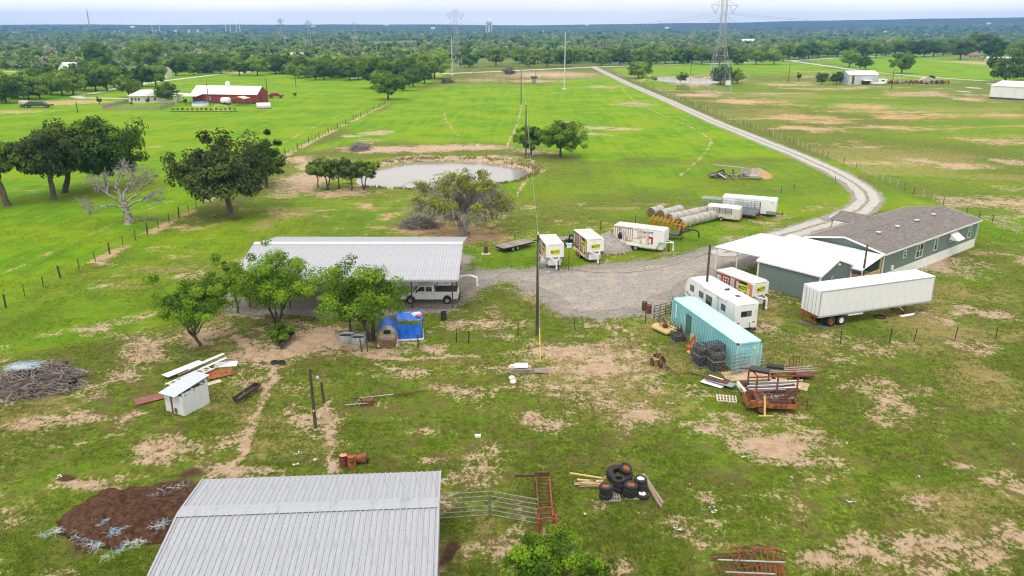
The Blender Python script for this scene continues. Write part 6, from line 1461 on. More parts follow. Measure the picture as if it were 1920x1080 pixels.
PYLON = M('pylon_steel', (.36, .38, .41), .5, .3, var=.06)
CONC = M('pale_steel_pole', (.55, .54, .50), .6, var=.06)
def pylon_mesh(hh, base, thick):
    """Lattice tower: four tapering legs, X bracing, two pairs of arms and peaks."""
    body, arms, ins = MB(), MB(), MB()
    waist = hh * .62; w0, w1 = base / 2, hh * .026
    def hw(z): return w0 + (w1 - w0) * min(1, z / waist)
    def leg(z): s = hw(z); return [Vector((s, s * .8, z)), Vector((-s, s * .8, z)), Vector((-s, -s * .8, z)), Vector((s, -s * .8, z))]
    lv = [0, .16, .29, .40, .49, .56, .62, .68, .74, .80, .86, .92, .97]
    for a, c in zip(lv, lv[1:]):
        A, C = leg(a * hh), leg(c * hh)
        for i in range(4):
            body.tube(A[i], C[i], thick, 4, cap=False); j = (i + 1) % 4
            body.tube(A[i], C[j], thick * .5, 3, cap=False); body.tube(A[j], C[i], thick * .5, 3, cap=False); body.tube(C[i], C[j], thick * .5, 3, cap=False)
    for z, L in ((.90, .148), (.735, .15)):
        for s in (-1, 1):
            tip = Vector((s * L * hh, 0, z * hh)); up = Vector((s * w1, 0, (z + .055) * hh))
            for y in (-.8, .8):
                r0 = Vector((s * w1, y * w1, z * hh)); arms.tube(r0, tip, thick * .7, 4, cap=False)
                for k in range(1, 4): arms.tube(r0.lerp(tip, k / 4), up.lerp(tip, k / 4), thick * .35, 3, cap=False)
            arms.tube(up, tip, thick * .7, 4, cap=False)
            v = Vector((s * L * hh * .62, 0, (z - .075) * hh))
            ins.tube(tip + Vector((-s * L * hh * .05, 0, -.2)), v, thick * .9, 4); ins.tube(Vector((s * w1 * 2.2, 0, z * hh - .2)), v, thick * .9, 4)
    for s in (-1, 1):
        arms.tube((s * w1, 0, .95 * hh), (s * hh * .05, 0, hh), thick * .6, 4, cap=False); arms.tube((s * hh * .05, 0, hh), (0, 0, hh * .985), thick * .5, 4, cap=False)
    return body.mesh('lattice_body', PYLON), arms.mesh('cross_arms', PYLON), ins.mesh('insulators', DARKGREY)
def pylon(label, px, py, ptop, base, thick, yaw=0):
    b, h = at_px(px, py, ptop); t = thing('lattice_pylon', label, 'pylon', b, yaw)
    for nm, me in zip(('lattice_body', 'cross_arms', 'insulators'), pylon_mesh(h, base, thick)): link(nm, me, t)
    return b, h
pa, ha = pylon('tall lattice power pylon beside the pale pond, top cut by the frame', 1345, 176, -9, 10.5, .10, .08)
pb, hb = pylon('lattice power pylon next to the pale steel pole on the meadow edge', 856, 134, 15, 9.0, .13, .08)
fp = [pylon('lattice pylon third along the line, above the wooded hollow', 668, 101, 41, 9, .2, .2), pylon('lattice pylon fourth along the line over the far woods', 581, 88, 38, 9, .3, .2), pylon('faintest lattice pylon against the left blue ridge', 529, 80, 34, 9, .38, .2)]
def steel_pole(label, px, py, pt):
    b, h = at_px(px, py, pt); t = thing('steel_pole', label, 'pole', b); k = b.y / 400
    part(t, 'shaft', MB().tube((0, 0, 0), (0, 0, h), .32 * max(1, k * .6), 10, .17 * max(1, k * .6)), CONC); part(t, 'base_plate', MB().lathe([(1.0, 0), (1.0, .5), (.6, .6)], 12), CONC)
    for s, z in ((1, .82), (-1, .74)): part(t, 'arm', MB().tube((0, 0, h * z), (s * 2.4, 0, h * z + .6), .12 * max(1, k * .7), 6, .08), CONC)
steel_pole('tall pale steel power pole standing in the middle meadow', 1058, 168, 60); steel_pole('pale steel power pole beside the second lattice pylon', 848, 141, 67)
for px, py, pt, lab in ((706, 103, 84, 'pale steel pole in the woods right of the third pylon'), (626, 97, 74, 'pale steel pole in the woods left of the third pylon'), (574, 95, 67, 'pale steel pole in the woods near the fourth pylon'), (535, 84, 66, 'pale steel pole furthest left in the woods')): steel_pole(lab, px, py, pt)
FARWIRE = M('bright_conductor', (.25, .27, .30), .4, .3)
for k, (zf, lf_) in enumerate(((.86, .093), (.70, .093))):
    for s in (-1, 1):
        A = (pa.x + s * lf_ * ha, pa.y, zf * ha - 1.6); Bq = (pb.x + s * lf_ * hb, pb.y, zf * hb - 1.6)
        wire('transmission_line', '%s %s conductor strung between the two big pylons' % (('upper', 'lower')[k], ('left', 'right')[s > 0]), [Bq, A], .045, 6, FARWIRE, 24)
        wire('transmission_line', '%s %s conductor leaving the big pylon to the right' % (('upper', 'lower')[k], ('left', 'right')[s > 0]), [A, (470 + s * 6, 560, 44 - 7 * k)], .05, 9, FARWIRE, 24)
b, h = at_px(917, 66, 35)
t = thing('water_tower', 'white ball-topped water tower above the far woods', 'water tower', b); r = h * .2
part(t, 'tank', MB().lathe([(.05, h * .62), (r * .7, h * .66), (r, h * .75), (r, h * .86), (r * .7, h * .96), (.05, h)], 18), WHITE, True); part(t, 'riser', MB().tube((0, 0, 0), (0, 0, h * .64), r * .13, 8), WHITE)
for i in range(6): part(t, 'leg', MB().tube((math.cos(i * PI / 3 + .3) * r * 1.15, math.sin(i * PI / 3 + .3) * r * 1.15, 0), (math.cos(i * PI / 3 + .3) * r * .9, math.sin(i * PI / 3 + .3) * r * .9, h * .72), r * .07, 6), WHITE)
part(t, 'balcony', MB().lathe([(r * 1.05, h * .74), (r * 1.05, h * .76)], 18), WHITE); part(t, 'blue_lettering', MB().box((-r * .35, -r * .98, h * .86), (r * .5, .2, r * .16)), DARKGREY)
b, h = at_px(170, 63, 18); t = thing('radio_mast', 'thin lattice radio mast above the left ridge', 'mast', b)
mb = MB(); [mb.tube((math.cos(i * 2.1) * 3, math.sin(i * 2.1) * 3, 0), (math.cos(i * 2.1) * 1.4, math.sin(i * 2.1) * 1.4, h), .8, 4) for i in range(3)]; part(t, 'mast_legs', mb, PYLON)
mb = MB(); [mb.tube((-3 + i * .08, 0, h * i / 18), (3 - i * .08, 0, h * (i + 1) / 18), .5, 4) for i in range(18)]; part(t, 'mast_bracing', mb, PYLON)
for i, (px, py, pt) in enumerate(((217, 69, 58), (225, 69, 57), (234, 69, 59), (287, 66, 46), (301, 66, 45), (425, 67, 46), (433, 67, 47), (445, 67, 46), (451, 68, 44))):
    b, h = at_px(px, py, pt); t = thing('plant_stack', ORD[i] + ' thin pale stack from the left at the far plant', 'stack', b, 0, 'stacks of the far plant'); part(t, 'stack_shaft', MB().tube((0, 0, 0), (0, 0, h), 2.2, 8, 1.5), CONC); part(t, 'stack_base', MB().box((0, 0, 4), (9, 9, 8)), CONC)
for i, (px, w) in enumerate(((290, 40), (325, 50), (350, 56), (368, 36))):
    b = g(px, 66.5); t = thing('plant_building', ORD[i] + ' low pale block from the left at the far plant', 'building', b, 0, 'blocks of the far plant'); part(t, 'wall', MB().box((0, 0, 5), (w, 24, 10)), CONC); part(t, 'tower', MB().box((w * .2, 0, 10), (8, 8, 20)), CONC)

TPOST = M('dark_green_tpost', (.03, .035, .03), .7, c2=(.08, .04, .03), scale=5, var=.2)
POSTW = M('pale_cedar_post', (.50, .47, .43), .85, c2=(.32, .28, .25), scale=4, var=.15)
FENCEWIRE = M('fence_wire', (.16, .16, .155), .5, .4)
def fence(label, pix, step, kinds, hgt_=1.3, wires=4, closed=False, name='wire_fence', w=.02, seed=1):
    rr = random.Random(seed); o = g(*pix[0]); t = thing(name, label, 'fence', o); pts = [g(*p) - o for p in pix]
    ms = {'t': MB().box((0, 0, hgt_ / 2 - .1), (.075, .075, hgt_ + .2)).mesh('post', TPOST), 'w': MB().tube((0, 0, -.2), (0, 0, hgt_ + .1), .085, 8, .075).mesh('post', POSTW), 'd': MB().tube((0, 0, -.2), (0, 0, hgt_ + .25), .11, 8, .10).mesh('post', WOOD_POLE)}
    pos = []
    if step is None: pos = pts
    else:
        acc = 0.0
        for a, c in zip(pts, pts[1:]):
            L = (c - a).length; x = -acc % step if pos else 0
            while x < L: pos.append(a.lerp(c, x / L)); x += step
            acc += L
    for i, p in enumerate(pos):
        q = link('post', ms[kinds[i % len(kinds)] if isinstance(kinds, str) else kinds(i, rr)], t); q.location = p; q.rotation_euler = (rr.uniform(-.06, .06), rr.uniform(-.06, .06), rr.uniform(0, 3)); s = rr.uniform(.9, 1.1); q.scale = (1, 1, s)
    for k in range(wires):
        z = hgt_ * (.25 + .72 * k / max(1, wires - 1)); mb = MB()
        for a, c in zip(pos, pos[1:]): mb.tube(a + Vector((.05, 0, z)), c + Vector((.05, 0, z)), w * .5, 3, cap=False)
        part(t, 'strand', mb, FENCEWIRE)
    return t
fence('long wire fence with dark posts dividing the left field from the yard', LEFT_FENCE, 3.4, 'ttd', 1.35, 4, seed=2)
fence('long wire fence of pale and dark posts along the drive and right field', RIGHT_FENCE, 3.1, lambda i, r_: 'w' if r_.random() < .5 else 't', 1.35, 4, seed=3)
fence('broken line of dark steel posts crossing the pasture behind trailers', [(966, 455), (1126, 431), (1191, 417), (1271, 402), (1322, 392), (1357, 385), (1465, 362), (1489, 355), (1566, 341)], None, 't', 1.25, 2)
fence('sparse steel posts and thin wire in front of the semi-trailer', [(1576, 645), (1668, 643), (1714, 640), (1790, 638), (1867, 636)], None, 't', 1.35, 2)
fence('sparse steel posts along the lower edge of the gravel yard', [(785, 652), (856, 643), (879, 644), (971, 628), (1078, 618), (1210, 606)], None, 't', 1.35, 2)
fence('short run of steel posts with brace below the stock tanks', [(678, 660), (689, 660)], None, 't', 1.4, 1)
fence('pale pipe-and-post fence climbing the bright right field', [(1500, 113.5), (1530, 117.5), (1560, 121.5), (1586, 125)], 5.0, 'w', 1.6, 3, name='pipe_fence', w=.2)
fence('row of posts along the lane right of the scrap row', [(1690, 146.5), (1760, 150), (1830, 153.5), (1872, 155)], 6, 't', 1.6, 2, w=.03)
fence('far roadside fence behind the meadow', [(880, 134), (940, 131), (1000, 129), (1080, 126)], 6, 't', 1.6, 2, w=.04)
def panel_gate(label, pa_, pb_, h, m, rails=6, uprights=3, r=.025, name='cattle_gate', z0=.12):
    a, c = g(*pa_), g(*pb_); L = (c - a).length
    t = thing(name, label, 'gate', a, yaw_of(a, c))
    for i in range(rails): z = z0 + (h - z0) * i / (rails - 1); part(t, 'rail', MB().tube((0, 0, z), (L, 0, z), r, 6), m)
    for i in range(uprights): x = L * i / (uprights - 1); part(t, 'upright', MB().tube((x, 0, 0), (x, 0, h), r * 1.15, 6), m)
    return t
GATE = M('dull_grey_gate', (.17, .185, .18), .5, .3, c2=(.26, .27, .26), scale=4)
panel_gate('grey tubular cattle panel against the barn corner', (823, 975), (917, 968), 1.75, GATE, 6, 3, .03)
panel_gate('grey tubular cattle panel running to the rusty chute', (920, 968), (1008, 984), 1.75, GATE, 6, 3, .03)
panel_gate('dark steel gate standing beside the container corner', (1226, 597), (1258, 588), 1.3, BLACK, 5, 4, .03, 'steel_gate')
panel_gate('grey tubular pen gate beside the small pond in the right field', (1269, 168), (1292, 168), 1.8, DARKGREY, 5, 4, .08, 'steel_gate')
panel_gate('dark gate in the roadside fence at the meadow end', (886, 136), (897, 135.6), 2.0, WOOD_GREY, 5, 3, .15, 'steel_gate')
# ---------------------------------------------------------------- yard clutter
rj = random.Random(21)
# loading chute
t = thing('cattle_chute', 'rusty ladder-like cattle chute with red frame beside the panels', 'chute', g(1024, 990), PI / 2 + .02)
for s in (-1, 1):
    part(t, 'side_rail', MB().box((2.0, s * .42, .78), (4.2, .09, .12), ry=-.09), RUST if s > 0 else RED_IRON)
    for i in range(5): part(t, 'stanchion', MB().box((.1 + i * .98, s * .44, .38), (.08, .08, .8)), RUST_DARK)
    part(t, 'hoop', MB().path([(-.25, s * .5, 0), (-.25, s * .5, 1.5), (-.25, 0, 1.62)], .045), RED_IRON); part(t, 'hoop', MB().path([(-1.2, s * .5, 0), (-1.2, s * .5, 1.45), (-1.2, 0, 1.55)], .045), RED_IRON)
    for z in (.4, .8, 1.2): part(t, 'red_rail', MB().tube((-1.25, s * .5, z), (.0, s * .5, z), .04, 6), RED_IRON)
for i in range(12): part(t, 'rung', MB().box((.25 + i * .34, 0, .66 + .09 * (.25 + i * .34 - 2)), (.06, .82, .05)), RUST_DARK)
part(t, 'drop_gate', MB().box((4.0, .9, 1.05), (.1, 1.7, .14)), RUST_DARK); part(t, 'top_bar', MB().box((4.05, 0, 1.12), (.12, .95, .3)), RUST_DARK)

# tyres
def tyre_me(r, w, rim=None, name='tyre'):
    return MB().lathe([(r * .56, -w * .42), (r * .62, -w / 2), (r * .88, -w / 2), (r, -w * .34), (r, w * .34), (r * .88, w / 2), (r * .62, w / 2), (r * .56, w * .42)], 24, closed=True).mesh(name, RUBBER)
tm_ = tyre_me(.42, .29)
def tyre(label, p, z, rim=None, tilt=(0, 0), me=None, group='tyres piled on pallets', sc=1.0):
    t = thing('tyre', label, 'tyre', (p.x, p.y, z), rj.uniform(0, 6), group); t.rotation_euler = (tilt[0], tilt[1], 0); t.scale = (sc, sc, sc)
    o = link('tyre_ring', me or tm_, t)
    if rim: part(t, 'rim', MB().lathe([(.235, -.11), (.25, .12), (.2, .06), (.08, .03), (.02, .05)], 16), rim); part(t, 'rim_lip', MB().lathe([(.235, .10), (.27, .135), (.275, .12), (.25, .1)], 16, closed=True), WHITE)
    return t
stacks = [(1136, 936, 3, RUST_ORANGE, 'rust-hubbed stack nearest the lumber'), (1160, 922, 3, None, 'hubless stack in the middle'), (1181, 933, 3, RUST_ORANGE, 'rust-hubbed stack below the tractor tyre'), (1200, 922, 3, WHITE, 'white-hubbed stack by the round poles')]
for px, py, n, rim, nm in stacks:
    p = g(px, py)
    for i in range(n):
        q = p + Vector((rj.uniform(-.04, .04), rj.uniform(-.04, .04), 0))
        tyre('tyre %s of the %s' % (('at the bottom', 'second from bottom', 'on top')[i], nm), q, .30 + i * .285, rim if i == n - 1 else None, (rj.uniform(-.04, .04), rj.uniform(-.04, .04)))
tyre('single low tyre with white rim in front of the stacks', g(1204, 932), .16, WHITE, (.05, 0))
big = MB().lathe([(.42, -.17), (.48, -.21), (.72, -.21), (.80, -.15), (.80, .15), (.72, .21), (.48, .21), (.42, .17)], 28, closed=True)
for i in range(22):
    for s in (-1, 1):
        a = 2 * PI * (i + .5 * (s > 0)) / 22; big.box((math.cos(a) * .81, math.sin(a) * .81, s * .08), (.1, .1, .21), rz=a, rx=s * .7)
t = thing('tyre', 'large lugged tractor tyre leaning behind the tyre stacks', 'tyre', g(1161, 898) + Vector((0, 0, .34))); t.rotation_euler = (.10, .05, 0); part(t, 'tyre_ring', big, RUBBER)
tyre('small tyre with rusty rim lying on the tractor tyre', g(1172, 898), .78, RUST_ORANGE, (.45, .35))
def pallet(label, loc, yaw, m=None, z=.0, w=1.1, d=1.0, group=None):
    t = thing('pallet', label, 'pallet', (loc.x, loc.y, z), yaw, group)
    for y in (-.42, 0, .42): part(t, 'runner', MB().box((0, y * d, .06), (w, .08, .09)), m or WOOD_GREY)
    pm = MB().box((0, 0, .125), (.095, d, .022)).mesh('slat', m or WOOD_GREY)
    for i in range(7): q = link('slat', pm, t); q.location = (-w / 2 + .05 + i * (w - .1) / 6, 0, 0)
    return t
pallet('grey pallet under the tyre stacks by the lumber', g(1146, 934), 0); pallet('grey pallet under the tyre stacks by the poles', g(1186, 930), .05)
pallet('loose pale pallet lying flat in the grass near the rusty trailer', g(1362, 749), -.2, M('pale_pallet_wood', (.58, .50, .42), .8, var=.12), 0, 1.55, 1.15)
t = thing('lumber_pile', 'loose pile of yellow boards beside the tyres', 'lumber', g(1104, 915), .0)
for i in range(14): part(t, 'board', MB().box((rj.uniform(-.25, .25), .1 + .12 * (i % 5), .06 + (i // 5) * .1), (rj.uniform(1.0, 1.5), .13, .07), rz=rj.uniform(-.18, .12)), WOOD_NEW if i % 4 else WOOD_GREY)
part(t, 'board', MB().box((-.1, .9, .35), (2.1, .12, .06), rz=-.28), WOOD_NEW)
for a, c, lab in (((1206, 893), (1243, 947), 'long grey round pole lying beside the tyres'), ((1213, 911), (1240, 954), 'shorter brown round pole lying beside the tyres')):
    a, c = g(*a), g(*c); L = (c - a).length; solo('fence_pole', lab, 'pole', MB().tube((0, 0, .12), (L, 0, .12), .115, 10, .10), WOOD_GREY if 'long' in lab else M('brown_pole_wood', (.30, .19, .14), .85, var=.15), a, yaw_of(a, c))
# scrap gates, bottom right
base = g(1400, 1066)
def scrap_panel(label, loc, z, w, d, rails, m, rot, cross=False):
    t = thing('scrap_gate', label, 'gate', (loc[0], loc[1], z)); t.rotation_euler = rot
    for i in range(rails): part(t, 'bar', MB().tube((-w / 2 + w * i / (rails - 1), -d / 2, 0), (-w / 2 + w * i / (rails - 1), d / 2, 0), .03, 5), m)
    for y in (-d / 2, d / 2): part(t, 'edge_bar', MB().tube((-w / 2, y, 0), (w / 2, y, 0), .045, 6), m)
    if cross: part(t, 'brace', MB().path([(-w / 2, -d / 2, .03), (0, d / 2, .03), (w / 2, -d / 2, .03)], .03), m)
scrap_panel('rusty barred gate at the bottom of the scrap heap', (base.x - .45, base.y + .1), .08, 2.3, 1.9, 9, RUST, (.12, .02, .1))
scrap_panel('bright red barred gate on the scrap heap', (base.x + .55, base.y + .15), .32, 2.5, 1.7, 9, RED_IRON, (.34, -.04, -.12))
scrap_panel('thin rusty frame tipped over the scrap heap', (base.x - .1, base.y + .25), .55, 1.4, 1.2, 4, RUST, (.4, .1, .35), True)
scrap_panel('red barred gate facing the frame edge of the scrap heap', (base.x + 1.1, base.y - .6), .2, 1.4, 1.4, 7, RED_IRON, (.1, .05, -.2))
scrap_panel('tilted dark ladder frame behind the scrap heap', (base.x + 1.5, base.y + .95), .35, 1.7, .5, 8, RUST_DARK, (.35, -.1, -.65))
for k, (x0, y0, x1, y1, m, lab) in enumerate(((-1.6, .1, 2.0, -.15, STEEL, 'silver pipe across the scrap heap'), (-1.4, -.75, 1.2, -.95, STEEL, 'silver pipe under the scrap heap front'), (-1.9, .55, .4, .75, RUST, 'rusty rod on the scrap heap edge'))):
    solo('scrap_pipe', lab, 'pipe', MB().tube((x0, y0, .5 - .12 * k), (x1, y1, .52 - .12 * k), .05, 8), m, base)

# drums
drum_prof = [(.29, 0), (.295, .02), (.285, .04), (.285, .28), (.297, .30), (.285, .32), (.285, .57), (.297, .59), (.285, .61), (.285, .85), (.297, .88), (.27, .88), (.27, .84), (.01, .84)]
def drum(label, loc, m, group=None, top=None):
    t = thing('steel_drum', label, 'drum', loc, rj.uniform(0, 6), group); part(t, 'drum_shell', MB().lathe(drum_prof, 20), m, True); part(t, 'drum_lid', MB().lathe([(.262, .846), (.02, .848)], 20), top or m); part(t, 'bung', MB().tube((.17, 0, .84), (.17, 0, .87), .035, 8), DARKGREY)
drum('rust-brown drum left of the pair behind the barn', g(645, 874), RUST, top=PRINT_ORANGE); drum('orange rusted drum right of the pair behind the barn', g(660, 876), RUST_ORANGE)
t = thing('rusty_cone', 'rusted cone-shaped tank lying beside the two drums', 'tank', g(674, 868) + Vector((0, 0, .33)), .25); part(t, 'cone_shell', MB().lathe([(.14, -.55), (.2, -.4), (.36, .4), (.36, .48), (.32, .48), (.3, .4)], 20, axis='X'), RUST_ORANGE, True); part(t, 'mouth_ring', MB().lathe([(.30, .46), (.385, .46), (.385, .54), (.30, .54)], 20, axis='X', closed=True), BLACK)
drum('black drum standing on grass below the pickup', g(832, 600), BLACK); drum('dark red drum left of the pair by the container', g(1208, 581), RUST_DARK); drum('brown drum right of the pair by the container', g(1216, 587), RUST); drum('dark red drum on a slab beside the flatbed', g(911, 475), RUST_DARK)
solo('concrete_slab', 'small pale slab under the dark red drum', 'slab', MB().box((0, 0, .03), (1.2, .8, .06)), CONC, g(911, 476))

# manure heap with twine
def mound(name, label, cat, px, py, rx, ry, h, m, seed, parent=None, rough=.25, res=46, sharp=1.6):
    e = ell(px, py, rx, ry); x = np.linspace(-1.15, 1.15, res); X, Y = np.meshgrid(x * e[2], x * e[3])
    r = np.hypot(X / e[2], Y / e[3]) * (1 + .75 * (fbm(X, Y, 1.6, seed) - .5))
    z = h * np.clip(1 - r, 0, 1) ** (1 / sharp) * (1 + rough * 2 * (fbm(X, Y, .9, seed + 5) - .5)) + (.06 + .5 * rough * h * np.clip(1 - r, 0, 1) ** .3) * (vnoise(X, Y, .28, seed + 9) - .5) - .06 * (r > 1.0)
    idx_ = np.arange(X.size).reshape(X.shape); q = np.stack([idx_[:-1, :-1], idx_[:-1, 1:], idx_[1:, 1:], idx_[1:, :-1]], -1)
    keep = r[:-1, :-1] < 1.02
    me = np_mesh(name, np.stack([X.ravel(), Y.ravel(), z.ravel()], -1), q[keep]); me.materials.append(m); me.polygons.foreach_set('use_smooth', [True] * len(me.polygons))
    if parent is not None: return link(name, me, parent)
    o = link(name, me); o.location = (e[0], e[1], 0); return tag(o, label, cat)
def soil_mat(name, a, c, d):
    m = bpy.data.materials.new(name); t = NT(m); P = t.obj(); n1 = t.noise(P, 3, 5, .7); n2 = t.noise(P, 13, 4, .7)
    cc = t.mix(t.ramp(n1, .35, .65), a, c); cc = t.mix(t.ramp(n2, .55, .7, 0, .8), cc, d); t.bsdf(cc, .95, 0, bump=n2, bstr=1.0, bdist=.12, Specular_IOR_Level=.1); return m
MANURE = soil_mat('dark_manure', (.050, .025, .016), (.135, .070, .042), (.23, .135, .085))
TWINE = M('blue_white_twine', (.62, .68, .72), .7, c2=(.18, .45, .70), scale=1.6, lo=.50, hi=.62, var=.1)
e = ell(236, 974, 128, 52)
heap = thing('manure_heap', 'wide dark brown manure heap tangled with blue twine', 'heap', (e[0], e[1], 0))
mound('soil', '', '', 236, 974, 128, 54, .75, MANURE, 55, heap, .45, 90, 2.2)
def twine(n, spots, seed, k=26, sc=1.0):
    rr = random.Random(seed); mb = MB()
    for x, y, z, sx, sy in spots:
        for _ in range(n):
            p = Vector((x + rr.gauss(0, sx), y + rr.gauss(0, sy), z + rr.uniform(.0, .08))); a = rr.uniform(0, 6)
            for i in range(7):
                a += rr.gauss(0, .8); q = p + Vector((math.cos(a) * .16 * sc, math.sin(a) * .16 * sc, rr.uniform(-.03, .03))); q.z = max(q.z, .03); mb.tube(p, q, .011 * sc, 3, cap=False); p = q
    return mb
O = Vector((e[0], e[1], 0)); sp_ = []
for (px, py, px2, py2, z) in ((290, 928, 345, 912, .42), (165, 952, 205, 945, .25), (85, 1005, 118, 995, .06), (110, 1000, 160, 975, .22), (150, 1010, 180, 1030, .25), (172, 1030, 190, 1015, .2), (200, 1045, 245, 1022, .35), (240, 1020, 270, 1018, .4), (293, 990, 310, 980, .5), (185, 985, 200, 975, .42), (162, 975, 150, 1000, .3), (212, 1000, 222, 996, .5)):
    for u in (0, .33, .66, 1): q = g(px + (px2 - px) * u, py + (py2 - py) * u, z) - O; sp_.append((q.x, q.y, z + .05, .10, .05))
o = part(heap, 'twine', twine(8, sp_, 5, sc=.55), TWINE); o['kind'] = 'stuff'
# brush heap with net, left edge
def brush(name, label, px, py, rx, ry, h, n, ln, seed, m=None, r=.03):
    e = ell(px, py, rx, ry); rr = random.Random(seed); t = thing(name, label, 'brush pile', (e[0], e[1], 0)); mb = MB()
    for i in range(n):
        a, q = rr.uniform(0, 2 * PI), math.sqrt(rr.random()); z = max(.04, h * (1 - q * q) * rr.uniform(.3, 1.05))
        c = Vector((math.cos(a) * q * e[2], math.sin(a) * q * e[3], z)); b_ = rr.uniform(0, 2 * PI); L = ln * rr.uniform(.4, 1.3)
        d = Vector((math.cos(b_), math.sin(b_) * .7, rr.uniform(-.35, .3))) * L / 2; md_ = c + Vector((rr.gauss(0, .1), rr.gauss(0, .1), rr.gauss(0, .08))) * L
        p0, p1 = c - d, c + d; p0.z, p1.z = max(.02, p0.z), max(.02, p1.z); rad = r * rr.uniform(.5, 1.6)
        mb.tube(p0, md_, rad, 4, rad * .8, False); mb.tube(md_, p1, rad * .8, 4, rad * .4, False)
    o = part(t, 'branches', mb, m or BARK_DEAD); o['kind'] = 'stuff'
    core = part(t, 'core', MB().lathe([(1.0, 0), (.75, .45), (.35, .72), (.02, .8)], 14), BARK_DARK); core.scale = (e[2] * .85, e[3] * .85, h * 1.05)
    return t, e
GREYBRUSH = M('grey_brush', (.30, .265, .24), .9, c2=(.12, .10, .09), scale=2, var=.2)
bt, be = brush('brush_heap', 'big grey brush pile with blue netting at the left edge', 72, 722, 78, 28, 1.9, 820, 1.9, 31, GREYBRUSH, .035)
o = part(bt, 'netting', twine(110, [(-.7, -.6, 1.95, .38, .2), (-.1, -.5, 1.98, .34, .18)], 8, sc=.9), TWINE); o['kind'] = 'stuff'
def tub(label, px, py, r=.32, h=.5, m=None, name='plastic_tub'):
    t = thing(name, label, 'tub', g(px, py)); part(t, 'tub_shell', MB().lathe([(r * .85, 0), (r, h), (r * 1.08, h), (r * 1.08, h - .05), (r * .95, h - .05), (r * .8, .06), (.01, .06)], 18), m or BLACK, True); part(t, 'tub_rim', MB().lathe([(r * 1.0, h), (r * 1.1, h), (r * 1.1, h + .03), (r * 1.0, h + .03)], 18, closed=True), m or BLACK)
tub('black tub on the far side of the brush pile', 125, 693, .34, .6); tub('black tub at the near end of the brush pile', 138, 724, .36, .55); tub('low dark pan before the brush pile', 74, 738, .45, .2); tub('grey pan lying at the brush pile front', 96, 728, .42, .15, STEEL); tub('blue-grey pan beside the brush pile pans', 106, 733, .38, .12, BLUEPAINT)
for k, (px, py, ya) in enumerate(((145, 698, -.2), (120, 716, -.6), (15, 752, .9))):
    solo('loose_plank', ('pale plank lying out of the brush pile top', 'yellow plank leaning on the brush pile', 'grey board below the brush pile')[k], 'plank', MB().box((0, 0, .25 - .1 * k), (2.2, .16, .05), ry=.08), (WOOD_GREY, WOOD_NEW, WOOD_GREY)[k], g(px, py), ya)
brush('brush_heap', 'small dark brush heap on bare ground above the pond', 675, 280, 20, 5, 1.6, 160, 2.6, 32, GREYBRUSH, .06)
brush('brush_heap', 'grey brush and rubbish heaped left of the willow', 785, 424, 40, 8, 1.8, 260, 2.2, 33, GREYBRUSH, .045)
brush('brush_heap', 'dark burnt brush heap by the country road', 955, 138, 8, 2, 4, 90, 6, 34, BARK_DARK, .16); brush('brush_heap', 'low dark brush heap in the far meadow', 838, 155, 8, 2, 2.4, 80, 5, 35, BARK_DARK, .13)
for k, (px, py) in enumerate(((772, 425), (800, 426), (790, 422), (812, 424))): solo('rubbish_sheet', ('white plastic scrap left in', 'pale board in', 'blue plastic scrap in', 'bent pale sheet right in')[k] + ' the rubbish by the willow', 'rubbish', MB().box((0, 0, .35), (1.1 - .15 * k, .5, .05), rx=.4, ry=.2 * k - .2), (WHITE, WOOD_GREY, BLUEPAINT, WHITE_DIRTY)[k], g(px, py), .5 * k)

# things lying round the hut
t = thing('roof_truss', 'white lattice frame lying behind the rusty white hut', 'truss', g(313, 727), 1.02)
for y in (0, -.8): part(t, 'chord', MB().box((2.0, y, .35), (4.2, .09, .09)), WHITE)
for i in range(7): part(t, 'strut', MB().box((.1 + i * .63, -.4, .35), (.07, .75, .07)), WHITE)
for i in range(6): part(t, 'diagonal', MB().tube((.1 + i * .63, 0, .35), (.73 + i * .63, -.8, .35), .035, 4), WHITE)
def lying(label, px, py, L, W, m, yaw, z=.06, ry=0, rx=0, name='metal_sheet', cat='sheet', th=.025, ribs=0):
    t = thing(name, label, cat, g(px, py) + Vector((0, 0, z)), yaw); o = part(t, 'sheet', MB().box((0, 0, 0), (L, W, th), rx=rx, ry=ry), m)
    for i in range(ribs): part(t, 'rib', MB().box((0, -W / 2 + W * (i + .5) / ribs, th * .6), (L, .04, .03), rx=rx, ry=ry), m)
    return t
lying('dark red rusty sheet lying left of the hut', 287, 748, 2.7, 1.2, M('brown_red_sheet', (.22, .075, .06), .7, c2=(.38, .27, .24), scale=1.2, lo=.56, hi=.72), .62, .1); lying('smaller rusty sheet under the first by the hut', 307, 744, 1.6, .8, RUST_DARK, .5, .05)
lying('long pale sheet lying beyond the hut roof', 345, 697, 3.6, .9, WHITE_DIRTY, 1.0, .3, ribs=3); lying('bright white trim panel sticking out behind the hut', 388, 688, 3.4, .38, WHITE, .86, .55, -.1); lying('second white trim panel under the first', 395, 692, 3.2, .3, WHITE, .9, .4, -.08); lying('orange rusted square sheet right of the hut', 413, 702, 2.1, 1.6, RUST_ORANGE, .55, .1); lying('pale crumpled sheet on bare dirt beyond the orange one', 424, 684, 1.9, 1.1, WHITE_DIRTY, .2, .05); lying('pale scrap sheet beside the hut wall', 401, 718, 1.2, .6, M('pinkish_sheet', (.55, .45, .40), .8), .7, .04)
for k, (px, py) in enumerate(((363, 698), (370, 700), (377, 698))): solo('timber_batten', ('first', 'middle', 'last')[k] + ' of three dark battens lying behind the hut', 'timber', MB().box((0, 0, .3), (2.9, .1, .09)), WOOD_GREY, g(px, py), 1.0 + .08 * k)
